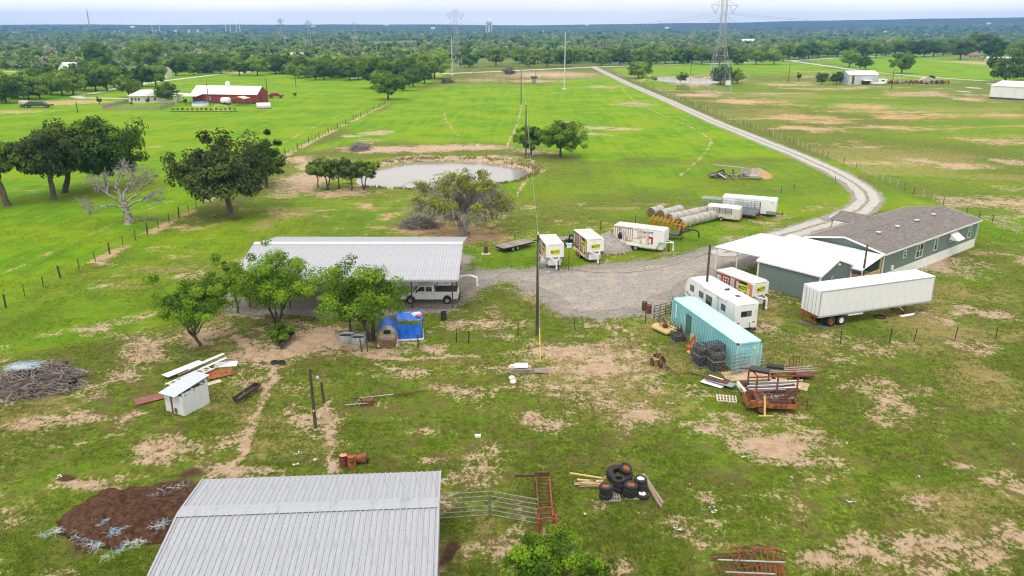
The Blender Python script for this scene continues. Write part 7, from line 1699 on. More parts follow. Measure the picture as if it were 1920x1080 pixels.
def trough(label, pa_, pb_, m):
    a, c = g(*pa_), g(*pb_); L = (c - a).length; t = thing('feed_trough', label, 'trough', a, yaw_of(a, c)); P_ = [(-.32, .55)] + [(.3 * math.cos(PI + PI * i / 8), .5 + .28 * math.sin(PI + PI * i / 8)) for i in range(9)] + [(.32, .55)]
    k = len(P_); part(t, 'pan', MB().add([(x, y, z) for x in (0, L) for y, z in P_], [(i, i + 1, k + i + 1, k + i) for i in range(k - 1)] + [tuple(range(k)), tuple(range(k, 2 * k))]), m)
    for s in (-1, 1): part(t, 'rim_bar', MB().tube((0, s * .32, .56), (L, s * .32, .56), .025, 6), RUST)
    for x in (.05, L / 2, L - .05):
        for s in (-1, 1): part(t, 'leg', MB().tube((x, s * .25, .5), (x, s * .36, 0), .022, 6), RUST)
DARKPAN = M('dark_trough_pan', (.03, .032, .04), .5, c2=(.22, .22, .24), scale=2.5, lo=.58, hi=.72)
trough('long dark metal feed trough lying across the cow path', (443, 759), (485, 730), DARKPAN); trough('dark feed trough under the low green bush', (527, 655), (549, 632), DARKPAN)
for px, lab in ((515, 'small tyre ring left of two on bare dirt'), (528, 'small tyre ring right of two on bare dirt')): solo('tyre_feeder', lab, 'tyre', MB().lathe([(.2, 0), (.34, 0), (.38, .1), (.34, .18), (.2, .18)], 18, closed=True), RUBBER, g(px, 681))
TANK = M('galvanised_tank', (.40, .44, .48), .4, .5, c2=(.52, .55, .58), scale=2, var=.08, streak=True)
for px, py, r, lab in ((651, 640, .78, 'round galvanised stock tank nearer the big mesquite'), (672, 644, .72, 'oval galvanised stock tank beside the round one')):
    t = thing('stock_tank', lab, 'stock tank', g(px, py)); t.scale = (1.0, .75, 1)
    part(t, 'tank_wall', MB().lathe([(r, 0), (r, .2), (r * 1.02, .22), (r, .24), (r, .42), (r * 1.02, .44), (r, .46), (r, .68), (r * 1.04, .7), (r * 1.0, .73), (r * .97, .7), (r * .97, .05)], 24), TANK, True); part(t, 'tank_water', MB().lathe([(r * .96, .55), (.01, .551)], 24), M('dark_tank_water', (.03, .035, .035), .05))
b = g(664, 625); t = thing('pump_post', 'grey pump box on a post behind the stock tanks', 'pump', b); part(t, 'post', MB().tube((0, 0, 0), (0, 0, 2.0), .06, 8), STEEL); part(t, 'meter_box', MB().box((0, -.05, 1.7), (.35, .2, .5)), STEEL); part(t, 'back_post', MB().tube((-.35, .1, 0), (-.35, .1, 1.9), .1, 8), WOOD_POLE)
t = thing('scrap_pipes', 'rusty pipes and grey channels laid on grass beside the path', 'scrap', g(668, 766), .0)
for x0, y0, x1, y1, r, m in ((-.9, .2, 1.2, .55, .05, STEEL), (0, 1.4, 2.6, 2.0, .05, STEEL), (-.6, 1.3, 4.4, 2.4, .045, RUST_DARK), (.4, 1.5, 5.0, 2.7, .045, RUST_DARK), (-1.3, .9, 1.6, 1.5, .03, RUST_DARK), (1.0, 1.7, 4.2, 2.3, .04, RUST), (.2, .2, .3, 1.1, .04, STEEL)): part(t, 'pipe', MB().tube((x0, y0, .2), (x1, y1, .22), r, 7), m)
part(t, 'rusty_block', MB().box((.75, .75, .22), (.9, .6, .4)), RUST); part(t, 'jack_stand', MB().path([(-.2, .5, 0), (.1, .6, .5), (.4, .5, 0)], .04), STEEL)
t = thing('lumber_stack', 'grey stacked boards by the yellow guy-wire guard', 'lumber', g(975, 699))
for i in range(12): part(t, 'board', MB().box((rj.uniform(-.15, .15), (i % 3) * .38 - .1, .06 + (i // 3) * .11), (rj.uniform(1.4, 1.9), .3, .08), rz=rj.uniform(-.08, .08)), (WOOD_GREY, PLYWOOD, WHITE_DIRTY)[i % 3])
part(t, 'cover_sheet', MB().box((.1, .3, .56), (1.15, .95, .05)), WHITE_DIRTY)
lying('square pale slatted lid lying right of the stacked boards', 1015, 697, 1.2, .9, WOOD_GREY, 0, .12, name='slatted_lid', cat='lid', ribs=6, th=.06)
t = thing('bag_pile', 'white and red bags dropped below the stacked boards', 'bags', g(962, 718))
for k, (x, y, m) in enumerate(((0, 0, WHITE), (.05, .35, PRINT_ORANGE), (-.1, .75, WHITE_DIRTY))): part(t, 'bag', MB().lathe([(.02, 0), (.26, .04), (.28, .14), (.2, .24), (.02, .27)], 10, (x, y, 0)), m, True)

# clutter round the container
CRATE = M('black_wire_crate', (.045, .047, .052), .55, c2=(.20, .20, .205), scale=5, lo=.45, hi=.65)
def crate_mesh():
    s, h = 1.12, .92; out = {}
    mb = MB()
    for i in range(7):
        z = .12 + (h - .14) * i / 6
        for a in (-1, 1): mb.box((0, a * s / 2, z), (s, .035, .05)); mb.box((a * s / 2, 0, z), (.035, s, .05))
    out['side_bars'] = mb
    mb = MB()
    for i in range(6):
        u = -s / 2 + s * i / 5
        for a in (-1, 1): mb.box((u, a * (s / 2 + .022), h / 2 + .02), (.035, .02, h - .1)); mb.box((a * (s / 2 + .022), u, h / 2 + .02), (.02, .035, h - .1))
    out['upright_bars'] = mb
    out['base'] = MB().box((0, 0, .06), (s + .06, s + .06, .1)); out['contents'] = MB().box((0, 0, h * .36), (s * .8, s * .8, h * .5))
    return {k: v.mesh(k, DARKGREY if k == 'contents' else (STEEL if k == 'base' else CRATE)) for k, v in out.items()}
cm_ = crate_mesh(); kd = Vector((math.cos(ky), math.sin(ky), 0)); kn = Vector((-math.sin(ky), math.cos(ky), 0)); k0 = Vector((19.12, 60.6, 0))
def crate(label, u, v, lvl, plate=None):
    p = k0 + kd * u + kn * v; t = thing('wire_crate', label, 'crate', (p.x, p.y, lvl * .96), ky + rj.uniform(-.04, .04), 'black wire crates beside the container')
    for k, me in cm_.items(): link(k, me, t)
    if plate: part(t, 'end_plate', MB().box((-.59, 0, .5), (.02, .6, .35)), plate)
    part(t, 'red_label', MB().box((-.6, -.3, .14), (.02, .35, .09)), LAMP_RED)
for u, v, n, nm in ((.75, 1.45, 2, 'nearest the container front'), (2.1, .75, 2, 'against the container wall'), (2.1, 2.05, 2, 'in the middle row'), (3.4, 1.6, 1, 'at the far end of the group'), (7.6, 1.5, 1, 'beside the container door, filled with rusty iron')):
    for l_ in range(n): crate('black wire crate %s%s' % (('', 'bottom of the two ', 'top of the two ')[0 if n == 1 else l_ + 1], nm), u, v, l_, DARKGREY if u < 1 else None)
p = k0 + kd * 7.6 + kn * 1.5; t = thing('rusty_iron', 'rusty iron pieces sticking out of the crate by the container door', 'scrap', (p.x, p.y, .9))
for i in range(9): part(t, 'iron_piece', MB().tube((rj.uniform(-.4, .4), rj.uniform(-.4, .4), 0), (rj.uniform(-.7, .7), rj.uniform(-.7, .7), rj.uniform(.4, 1.2)), .06, 5, .02), RUST_DARK if i % 2 else RUST)
p = k0 + kd * 5.6 + kn * 1.05; t = thing('loader_blade', 'orange implement blade standing by the container wall', 'implement', p, ky + .1)
part(t, 'blade', MB().box((-.6, .35, .16), (1.7, .45, .28)), M('orange_iron', (.55, .10, .03), .6, var=.12)); part(t, 'a_frame', MB().path([(-.6, .2, .2), (-.2, .0, 1.35), (.3, .2, .2)], .07), RUST_ORANGE); part(t, 'back_sheet', MB().box((.3, -.2, .65), (.9, .06, 1.1), ry=.1), PLYWOOD)
p = k0 + kd * 10.2 + kn * 1.6; t = thing('shredder', 'tan rotary cutter deck with rusty rods at the container corner', 'implement', p, ky + .3)
part(t, 'deck', MB().prism([(-1.2, -.9), (1.0, -.9), (1.4, 0), (1.0, .9), (-1.2, .9)], .2, .38, 'XY'), M('tan_cutter_paint', (.58, .40, .17), .6, var=.12)); part(t, 'gearbox', MB().box((0, 0, .55), (.4, .35, .35)), RUST)
for i in range(7): part(t, 'rod', MB().tube((rj.uniform(-.6, .8), rj.uniform(-.6, .6), .35), (rj.uniform(-1.0, 1.2), rj.uniform(-.9, .9), rj.uniform(.7, 1.4)), .035, 5), RUST_DARK)
def leaning_gate(label, u, v, w, h, m, tilt, rails=6, ups=5, ya=0):
    p = k0 + kd * u + kn * v; t = thing('scrap_gate', label, 'gate', p, ky - PI / 2 + ya); t.rotation_euler = (tilt, 0, ky - PI / 2 + ya)
    for i in range(rails): part(t, 'rail', MB().tube((0, 0, .05 + h * i / (rails - 1)), (w, 0, .05 + h * i / (rails - 1)), .03, 6), m)
    for i in range(ups): part(t, 'upright', MB().tube((w * i / (ups - 1), 0, 0), (w * i / (ups - 1), 0, h + .06), .03, 6), m)
leaning_gate('pale tubular gate leaning on the turquoise container end', -.45, .35, 2.9, 1.45, STEEL, -.12); leaning_gate('second pale tubular gate leaning at the container corner', -.7, .7, 1.5, 1.75, STEEL, -.2, 7, 4, .15)
t = thing('arched_bars', 'bent turquoise arch bars standing against the container end', 'frame', k0 + kd * -.25 + kn * -.3, ky - PI / 2); part(t, 'arch', MB().path([(0, 0, 0), (0, 0, 2.0), (.15, 0, 2.15), (1.4, 0, 2.15), (1.55, 0, 2.0)], .03), TURQ); part(t, 'arch', MB().path([(.0, -.1, 0), (.0, -.1, 1.6), (.9, -.1, 1.6)], .03), TURQ)
lying('bare plywood sheet on the ground before the crates', 1402, 704, 4.2, 1.9, PLYWOOD, .1, .03, name='plywood_sheet', cat='plywood'); lying('second plywood sheet on the ground behind the red-framed trailer', 1480, 720, 3.0, 1.5, PLYWOOD, -.5, .03, name='plywood_sheet', cat='plywood'); lying('long plywood strip under the crates along the container', 1318, 676, 4.6, .9, PLYWOOD, ky, .02, name='plywood_sheet', cat='plywood')
lying('grey metal sheet on top of the scrap sheets', 1352, 722, 2.3, .9, BLUEPAINT, -.7, .3, name='metal_sheet'); lying('brown panel between the grey scrap sheets', 1344, 718, 2.0, .9, RUST_DARK, -.6, .36); lying('white bar lying across the scrap sheets', 1342, 716, 1.3, .16, WHITE, -.75, .42, name='metal_bar', cat='bar'); lying('long rusty beam pointing at the scrap sheets', 1316, 706, 2.6, .16, RUST, -.55, .12, name='metal_bar', cat='bar'); lying('pale sheet under the scrap sheets', 1336, 722, 1.9, .8, WHITE_DIRTY, -.7, .15)
# rusty two-wheel plough
t = thing('old_plough', 'rusty two-wheeled plough standing alone in the yard', 'plough', g(1236, 686), 1.9)
for s in (-1, 1): wheel(t, (.3, s * .55, .36), .36, .1, RUST, 'Y', RUST_DARK)
part(t, 'beam', MB().path([(-.9, 0, .5), (.2, 0, .75), (1.0, .1, .55)], .07), RUST_DARK); part(t, 'lever', MB().path([(.2, .1, .7), (.5, .15, 1.4), (.6, .3, 1.5)], .04), RUST); part(t, 'mouldboard', MB().lathe([(.05, -.15), (.35, .0), (.3, .2)], 12, (-.3, 0, .35), 'Y'), RUST_DARK, True); part(t, 'drawbar', MB().tube((-.9, 0, .5), (-2.6, -.5, .1), .05, 6), RUST); part(t, 'axle', MB().tube((.3, -.55, .36), (.3, .55, .36), .05, 6), RUST_DARK); part(t, 'rear_wheel', MB().lathe([(.18, -.04), (.24, -.04), (.24, .04), (.18, .04)], 14, (-1.1, -.15, .24), 'Y', True), RUST_DARK); part(t, 'seat_plate', MB().box((.45, 0, .85), (.5, .5, .3), ry=.4), RUST_DARK)
# rusty utility trailer with fenders
a, c = g(1395, 764), g(1487, 767)
t = thing('rusty_trailer', 'rusty orange fender-bodied trailer heaped with iron wheels', 'trailer', a, yaw_of(a, c)); L_ = (c - a).length
prof = [(0, .42), (.02, .7), (.25, 1.0), (.9, 1.08), (1.5, .98), (1.8, .78), (L_, .78), (L_, .42)]
for s in (-1, 1):
    part(t, 'side_panel', MB().prism(prof, s * .8 - .04, s * .8 + .04), RUST_ORANGE)
    part(t, 'fender', MB().prism([(.55, .62)] + [(1.05 + .52 * math.cos(PI - PI * i / 8), .58 + .46 * math.sin(PI * i / 8)) for i in range(9)] + [(1.55, .62)], s * .84, s * 1.08), RUST_ORANGE)
    wheel(t, (1.05, s * .98, .37), .37, .2, RUST_ORANGE)
    for x in (2.1, 2.9): part(t, 'stake_rib', MB().box((x, s * .855, .6), (.05, .03, .34)), RUST_DARK)
part(t, 'floor', MB().box((L_ / 2, 0, .46), (L_ - .02, 1.5, .06)), RUST_DARK); part(t, 'tailboard', MB().prism([(-.8, .42), (.8, .42), (.8, .98), (.5, 1.08), (-.5, 1.08), (-.8, .98)], -.03, .02, 'YZ'), RUST_ORANGE); part(t, 'front_board', MB().box((L_, 0, .62), (.05, 1.56, .34)), RUST_ORANGE)
part(t, 'drawbar', MB().tube((L_, 0, .46), (L_ + 1.5, -.1, .42), .05, 6), RUST); part(t, 'jack', MB().tube((L_ + 1.0, -.06, .95), (L_ + 1.0, -.06, .02), .035, 6), RUST_DARK)
ld = part(t, 'iron_load', MB().box((L_ * .55, 0, .74), (L_ * .7, 1.35, .42)), RUST_DARK)
for i in range(9): part(t, 'iron_wheel', MB().lathe([(.32, -.02), (.37, -.02), (.37, .03), (.32, .03)], 16, (1.5 + .3 * i, -.5 + .12 * (i % 4), .98), 'Y', True), RUST_DARK if i % 2 else RUST)
for i in range(16): part(t, 'rod', MB().tube((rj.uniform(1, L_), rj.uniform(-.6, .6), rj.uniform(.85, 1.1)), (rj.uniform(1, L_ + .5), rj.uniform(-.7, .7), rj.uniform(.9, 1.35)), .03, 5), (RUST, RUST_DARK, STEEL, WHITE_DIRTY)[i % 4])
# red framed trailer behind it
a, c = g(1392, 742), g(1490, 738)
t = thing('rack_trailer', 'red-framed rack trailer loaded with pipes behind the rusty one', 'trailer', a, yaw_of(a, c)); L_ = (c - a).length
part(t, 'bed', MB().box((L_ / 2, 0, .62), (L_, 1.7, .14)), RUST_DARK); part(t, 'rear_bumper', MB().box((-.15, 0, .7), (.18, 1.7, .34)), WHITE); part(t, 'bumper_slot', MB().box((-.25, -.3, .7), (.02, .5, .1)), BLACK)
for s in (-1, 1):
    for x in (.7, 2.4, L_ - .3): part(t, 'rack_post', MB().box((x, s * .85, 1.3), (.1, .1, 1.35)), RED_IRON if x > 1 else RUST_ORANGE)
    part(t, 'rack_rail', MB().box((L_ / 2 + .1, s * .85, 2.0), (L_ + .3, .09, .1)), RED_IRON)
    wheel(t, (L_ * .5, s * .8, .36), .36, .2, RUST)
for x in (.7, 2.4, L_ - .3): part(t, 'cross_bar', MB().box((x, 0, 2.08), (.09, 1.9, .08)), RED_IRON)
for i in range(14): part(t, 'pipe', MB().tube((rj.uniform(-.2, .6), -.7 + .1 * i, .78 + .08 * (i % 3)), (rj.uniform(3, L_ + .9), -.7 + .1 * i + rj.uniform(-.1, .1), .80 + .08 * (i % 3)), .045, 6), (STEEL, WHITE, RUST_DARK, WHITE_DIRTY)[i % 4])
part(t, 'engine_block', MB().box((.2, .2, .95), (.5, .5, .45)), RUST_DARK)
for i in range(3): part(t, 'top_board', MB().box((L_ * .75 + .4, -.4 + .35 * i, 2.16), (4.2, .12, .05), rz=.04 * i), WOOD_GREY)
o = thing('black_bundle', 'black rolled sheet and folded cover lying on the red rack', 'bundle', a + (c - a) * .22 + Vector((0, 0, 2.14)), yaw_of(a, c)); part(o, 'roll', MB().tube((1.0, .5, .2), (2.2, .0, .2), .22, 12), BLACK); part(o, 'folded_cover', MB().box((.2, -.1, .14), (1.5, .9, .22), rz=-.5), BLACK, bevel=.05)
t = thing('prop_stand', 'yellow timber prop leaning against the rusty trailer', 'timber', g(1434, 781), 0); part(t, 'upright', MB().box((0, .25, .75), (.16, .06, 1.55), rx=-.28), WOOD_NEW); part(t, 'foot', MB().box((0.1, 0, .05), (1.1, .14, .06)), WOOD_NEW)
t = thing('wheel_axle', 'loose axle with two tyres behind the red rack trailer', 'axle', g(1468, 706), 1.2); part(t, 'axle', MB().tube((0, -.9, .4), (0, .9, .4), .05, 6), RUST); [wheel(t, (0, s * .9, .4), .4, .22, RUST_ORANGE if s > 0 else WHITE) for s in (-1, 1)]
t = thing('hand_cart', 'rusty bent-tube cart standing right of the loose axle', 'cart', g(1490, 697), 0)
part(t, 'hoop', MB().path([(-.55, 0, 0), (-.5, .1, 1.2), (-.25, .12, 1.4), (.35, .12, 1.4), (.55, .1, 1.2), (.6, 0, 0)], .035), RUST_DARK); [part(t, 'bar', MB().tube((x, .02, .1), (x + .02, .12, 1.38), .025, 5), RUST_DARK) for x in (-.2, .1, .3)]; part(t, 'deck', MB().box((.2, -.9, .35), (1.6, 1.6, .06)), RUST_DARK)
part(t, 'handle', MB().path([(1.0, -1.2, .35), (2.0, -1.5, .7)], .035), RUST)

# mounds and the wrecked shed
mound('gravel_heap', 'grey gravel heap between the printed trailers', 'heap', 1140, 463, 42, 14, 2.1, GRAVEL, 61, None, .12, 50, 1.3)
mound('sand_heap', 'orange sand heap beside the collapsed shed', 'heap', 1422, 328, 20, 8, 1.3, soil_mat('orange_sand', (.46, .27, .15), (.56, .36, .22), (.30, .17, .09)), 62, None, .2, 36)
mound('gravel_heap', 'small gravel heap beside the drive near the house', 'heap', 1548, 412, 10, 4, .7, GRAVEL, 63)
a = g(1388, 336); t = thing('collapsed_shed', 'collapsed weathered wooden shed wreck in the pasture', 'wreck', a, -.1)
part(t, 'fallen_roof', MB().box((-1.6, 3.5, 1.9), (6.2, 3.2, .1), rx=-.10, ry=.08), WOOD_GREY)
GREYTAN = M('bleached_planks', (.52, .44, .36), .85, c2=(.30, .24, .20), scale=3, var=.15)
for i in range(9): part(t, 'wall_plank', MB().box((.4 + i * .42, 1.5, 1.0), (.36 if i < 5 else .41, .06, 2.0), rx=-.28), GREYTAN if i > 4 else WOOD_GREY)
for i in range(34): part(t, 'debris_plank', MB().box((rj.uniform(-4.6, 3.2), rj.uniform(-.6, 2.4), rj.uniform(.1, .9)), (rj.uniform(1.2, 2.8), .2, .06), rz=rj.uniform(-1, 1), ry=rj.uniform(-.5, .5)), (WOOD_GREY, GREYTAN, WHITE_DIRTY, RUST_DARK)[i % 4])
part(t, 'blue_sheet', MB().box((3.2, -.3, .4), (1.3, .8, .05), ry=.5), BLUEPAINT); part(t, 'black_sheet', MB().box((-4.3, 2.2, .7), (3.0, 3.0, .05), ry=-.35), BLACK)
for i in range(3): part(t, 'dark_beam', MB().box((-2.8 + 1.8 * i, 2.2, .9), (.18, 2.4, .18), rx=.3), RUST_DARK)
b = g(1066, 506); hh = hgt(1066, 506, 457); t = thing('feeder_post', 'small teal-roofed box on a thin post between two printed trailers', 'bird feeder', b); part(t, 'post', MB().tube((0, 0, 0), (0, 0, hh - .4), .04, 6), RUST_DARK); part(t, 'box', MB().box((0, 0, hh - .25), (.55, .4, .35)), WHITE); part(t, 'roof', MB().box((0, 0, hh - .03), (.75, .55, .1)), TURQ)
b = g(999, 293); solo('marker_pipe', 'short white marker pipe at the foot of the pond trees', 'pipe', MB().tube((0, 0, 0), (0, 0, 1.0), .12, 8), WHITE, b)

# far fields
t = thing('hay_bale', 'lone brown hay bale on the far left field', 'hay bale', g(38, 201) + Vector((0, 0, 1.2)), .3); q = link('bale_roll', bale_me, t); q.scale = (2.2, 1.6, 1.6); q = link('bale_end', end_me, t); q.scale = (2.2, 1.6, 1.6)
def rig(label, px, py, L, m, m2, cat='trailer', name='farm_trailer'):
    t = thing(name, label, cat, g(px, py), .05); part(t, 'bed', MB().box((0, 0, 1.0), (L, 2.4, .4)), m); part(t, 'load', MB().prism([(-L * .4, 1.2), (L * .35, 1.2), (L * .2, 2.2), (-L * .2, 2.2)], -1.0, 1.0), m2)
    for s in (-1, 1):
        for x in (-L * .3, L * .3): wheel(t, (x, s * 1.1, .5), .5, .3)
rig('long dark trailer parked on the far left field', 70, 202, 11, BLACK, DARKGREY); rig('dark maroon tractor cab on the pad right of the red barn', 517, 184, 6.5, RUST_DARK, PRINT_RED, 'tractor', 'tractor')
t = thing('steel_tank', 'white tank with rusty end lying right of the red barn', 'tank', g(495, 204) + Vector((0, 0, 1.1)), .25); part(t, 'tank_shell', MB().lathe([(1.1, -2.4), (1.1, 2.4)], 16, axis='X'), WHITE_DIRTY, True); part(t, 'rusty_end', MB().lathe([(.02, -2.45), (1.09, -2.41)], 16, axis='X'), RUST)
for k in range(13):
    px = 1660 + k * 9.6; m = (RUST_DARK, RUST, RUST_ORANGE, WOOD_GREY, DARKGREY)[k % 5]
    t = thing('farm_implement', ORD[k] + ' rusty machine from the left in the scrap row beside the grey shed', 'implement', g(px, 156.5 + (k % 3) * .6), .3 * k, 'scrap row beside the grey shed'); part(t, 'frame', MB().box((0, 0, .8), (3.0, 1.5, .3)), m); part(t, 'body', MB().prism([(-1, .9), (1, .9), (.6, 1.5 + .3 * (k % 3)), (-.8, 1.6)], -.6, .6), m); [wheel(t, (0, s * .9, .5), .5, .25, RUST) for s in (-1, 1)]
t = thing('sand_bin', 'tan tipped hopper in the scrap row', 'hopper', g(1737, 155)); part(t, 'hopper', MB().prism([(-4, 0), (4.5, 0), (3, 2.2), (-.5, 3.2), (-3, 2)], -2, 2), M('tan_canvas', (.50, .44, .34), .9, var=.1)); part(t, 'black_lid', MB().box((2.6, 0, 3.0), (2.5, 2, 1.0), ry=.3), BLACK)
t = thing('camper_trailer', 'small white camper right of the grey shed', 'camper', g(1653, 158)); part(t, 'body', MB().box((0, 0, 1.6), (4.5, 2.3, 2.2)), WHITE, bevel=.2); part(t, 'window', MB().box((0, -1.16, 1.9), (1.4, .03, .6)), GLASS); [wheel(t, (0, s * 1.0, .4), .4, .25) for s in (-1, 1)]
t = thing('white_boat', 'small white boat-shaped hull lying before the grey shed', 'boat', g(1646, 159.5)); part(t, 'hull', MB().prism([(-3, .5), (2.6, .4), (3.6, 1.2), (-3, 1.2)], -.9, .9), WHITE, bevel=.2); part(t, 'seat', MB().box((-.8, 0, 1.25), (.5, 1.6, .15)), WHITE_DIRTY)
t = thing('white_truck', 'white lorry at the right edge below the far trees', 'truck', g(1908, 122)); part(t, 'cab', MB().box((3, 0, 2.2), (3, 2.6, 3.0)), WHITE, bevel=.3); part(t, 'bonnet', MB().box((-.2, 0, 1.5), (3.6, 2.2, 1.4)), WHITE, bevel=.3); part(t, 'windscreen', MB().box((1.45, 0, 2.8), (.1, 2.2, 1.0)), GLASS); [wheel(t, (x, s * 1.2, .6), .6, .4) for s in (-1, 1) for x in (0, 5)]
t = thing('deer_stand', 'small dark feeder hut on the bare far meadow', 'hut', g(1001, 156)); part(t, 'hut', MB().box((0, 0, 1.4), (2.4, 2, 2.4)), BLUEPAINT); part(t, 'brush_roof', MB().box((0, 0, 3.0), (3.4, 2.6, 1.0)), M('brush_green', (.07, .10, .04), .9)); part(t, 'antenna', MB().tube((1, 0, 3), (1, 0, 7), .12, 5), DARKGREY)
solo('white_sign_board', 'square white board on the fence under the big pylon', 'board', MB().box((0, 0, 2.2), (2.6, .12, 2.2)), WHITE, g(1365, 164))

# litter
LIT = M('white_litter', (.58, .61, .61), .6, var=.08)
def crumple(label, px, py, s, m=LIT):
    r_ = np.random.RandomState(int(px * 7 + py)); mb = MB(); k = 6
    for i in range(k):
        c = Vector((r_.normal() * s * .4, r_.normal() * s * .3, .05)); v = [c + Vector((r_.uniform(-1, 1) * s * .5, r_.uniform(-1, 1) * s * .4, r_.uniform(0, .14))) for _ in range(4)]; c2 = sum(v, Vector()) / 4; v.sort(key=lambda p_: math.atan2(p_.y - c2.y, p_.x - c2.x)); mb.quad(*v)
    return solo('litter', label, 'litter', mb, m, g(px, py))
for px, py, s, lab in ((1337, 958, .7, 'torn plastic sheet in the grass right of the tyres'), (1268, 991, .6, 'crumpled white bag below the tyres'), (560, 873, .5, 'white plastic scraps above the barn roof'), (560, 852, .4, 'pale scrap on the path left of the drums'), (1096, 966, .2, 'white scrap beside the dirt spot by the chute'), (1594, 943, .45, 'pale plastic in the grass far right of the tyres'), (1588, 833, .22, 'tiny white scrap right of the big sand patch'), (110, 898, .45, 'white scraps on the burnt spot'), (690, 422, .5, 'white scrap beyond the carport roof'), (711, 429, .5, 'pale scrap near the willow rubbish'), (1900, 835, .2, 'white speck of litter at the right edge'), (1485, 898, .25, 'pale scrap below the big sand patch'), (1395, 858, .3, 'greenish scrap in the grass below the sand patch'), (1260, 758, .4, 'pale green plastic above the small sand patch'), (1376, 912, .25, 'white scrap in the mottled grass'), (1720, 896, .3, 'small pale scrap right of centre grass'), (1165, 826, .2, 'white stone-like scrap below the pale patch'), (425, 430, .3, 'white scrap under the lone fence oak'), (590, 866, .4, 'pale scrap of stick and plastic by the cow path')):
    crumple(lab, px, py, s * .7)
solo('white_block', 'small white rectangular block alone on the lawn', 'block', MB().box((0, 0, .08), (.42, .25, .16)), WHITE, g(896, 819))
# puddle by the warehouse
for a_, lab in ((((1873, 158, 20, 1.6)), 'long bright puddle beside the white warehouse'), ((1826, 165, 12, 1.5), 'small bright puddle left of the white warehouse'), ((1807, 172, 8, 1.8), 'round bright puddle furthest from the warehouse')):
    e = ell(*a_); o = solo('puddle', None, None, MB().lathe([(1.0, 0), (.6, .004), (.02, .006)], 26), WATER, (e[0], e[1], .05)); o.scale = (e[2], e[3], 1); tag(o, lab, kind='structure')
# grass: weeds and tufts standing up from the near pasture
def tufts(n, seed):
    r_ = np.random.RandomState(seed)
    Y = 33 + (118 - 33) * r_.uniform(0, 1, n * 3) ** 1.5; X = r_.uniform(-.80, .80, n * 3) * (Y + 6)
    ix = np.clip(np.searchsorted(xs, X), 0, len(xs) - 1); iy = np.clip(np.searchsorted(ys, Y), 0, len(ys) - 1)
    d = dirt[iy, ix] + mud[iy, ix]; vv = vivid[iy, ix]
    cl = fbm(X, Y, 3.0, 131, 3)
    gv = in_poly(X, Y, [(p.x, p.y) for p in gp(YARD)]) | (np.hypot((X + 10.6), (Y - 34)) < 7.5) | ((X > -28) & (X < -5.5) & (Y > 75) & (Y < 91))
    ok = (r_.uniform(0, 1, n * 3) > d * 1.5) & (cl + r_.normal(0, .07, n * 3) > .47) & ~gv
    X, Y, vv = X[ok][:n], Y[ok][:n], vv[ok][:n]; n = len(X)
    Zg = height(X, Y); k = 3
    co = np.zeros((n, k, 3, 3)); s = r_.uniform(.05, .15, n)
    for j in range(k):
        a = r_.uniform(0, 2 * PI, n); w = s * r_.uniform(.45, .9, n); le = s * r_.uniform(.2, .8, n); b_ = r_.uniform(0, 2 * PI, n)
        ox, oy = r_.normal(0, .07, n), r_.normal(0, .07, n)
        co[:, j, 0] = np.stack([X + ox - np.cos(a) * w * .5, Y + oy - np.sin(a) * w * .5, Zg - .01], -1); co[:, j, 1] = np.stack([X + ox + np.cos(a) * w * .5, Y + oy + np.sin(a) * w * .5, Zg - .01], -1)
        co[:, j, 2] = np.stack([X + ox + np.cos(b_) * le, Y + oy + np.sin(b_) * le, Zg + s * r_.uniform(.5, 1.1, n)], -1)
    me = np_mesh('grass', co.reshape(-1, 3), np.arange(n * k * 3).reshape(-1, 3), 3)
    ti = np.clip(.25 + .5 * vv + r_.normal(0, .22, n), 0, 1); at = me.attributes.new('tint', 'FLOAT', 'POINT'); at.data.foreach_set('value', np.repeat(ti, k * 3).astype(np.float32))
    return me
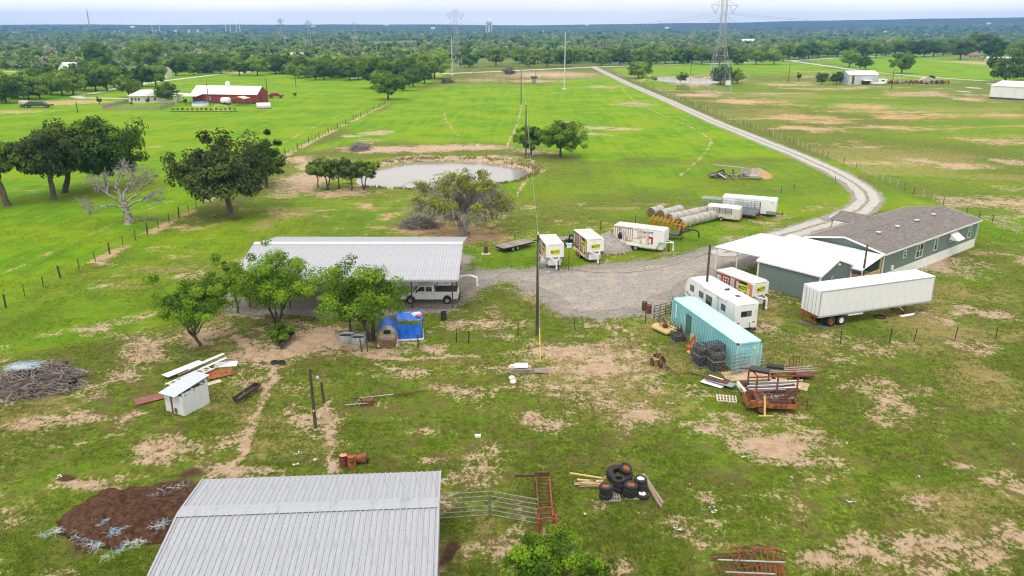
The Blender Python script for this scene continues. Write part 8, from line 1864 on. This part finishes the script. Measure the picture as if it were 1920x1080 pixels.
gm_ = tufts(120000, 9); gm_.materials.append(leaf_mat('grass_blades', (.095, .140, .014), (.27, .37, .04), .45))
tag(link('grass', gm_), 'short weeds and grass tufts over the near pasture', kind='stuff')

def reeds(n, seed):
    r_ = np.random.RandomState(seed); a = r_.uniform(0, 2 * PI, n); q = r_.normal(1.13, .035, n)
    wob = 1 + .07 * np.sin(2 * a + .8) + .05 * np.sin(3 * a + 2.0) + .025 * np.sin(7 * a)
    X, Y = POND[0] + np.cos(a) * q * wob * POND[2], POND[1] + np.sin(a) * q * wob * POND[3]
    ok = fbm(X, Y, 6, 141, 3) > .42; X, Y = X[ok], Y[ok]; n = len(X); Zg = height(X, Y); co = np.zeros((n, 3, 3)); w = r_.uniform(.08, .2, n); b_ = r_.uniform(0, 2 * PI, n); h_ = r_.uniform(.2, .55, n)
    co[:, 0] = np.stack([X - np.cos(b_) * w, Y - np.sin(b_) * w, Zg - .02], -1); co[:, 1] = np.stack([X + np.cos(b_) * w, Y + np.sin(b_) * w, Zg - .02], -1); co[:, 2] = np.stack([X + r_.normal(0, .15, n), Y + r_.normal(0, .15, n), Zg + h_], -1)
    me = np_mesh('reeds', co.reshape(-1, 3), np.arange(n * 3).reshape(-1, 3), 3); at = me.attributes.new('tint', 'FLOAT', 'POINT'); at.data.foreach_set('value', np.repeat(r_.uniform(0, 1, n), 3).astype(np.float32)); return me
rm_ = reeds(2600, 4); rm_.materials.append(leaf_mat('bank_weeds', (.13, .14, .03), (.33, .33, .09), .4))
tag(link('reeds', rm_), 'low weeds fringing the muddy pond edge', kind='stuff')
# ---------------------------------------------------------------- air
hz = MB().box((0, 3200, 70), (13400, 7400, 144.2))
hm = bpy.data.materials.new('haze'); ht = NT(hm)
hv = ht.n('VolumePrincipled', {'Color': (.17, .42, 1.0, 1), 'Density': 1.45e-4, 'Anisotropy': .2})
ht.t.links.new(hv.outputs[0], ht.out.inputs['Volume'])
haze = tag(solo('haze', None, None, hz, hm), 'thin bluish haze over the far woods', kind='stuff')
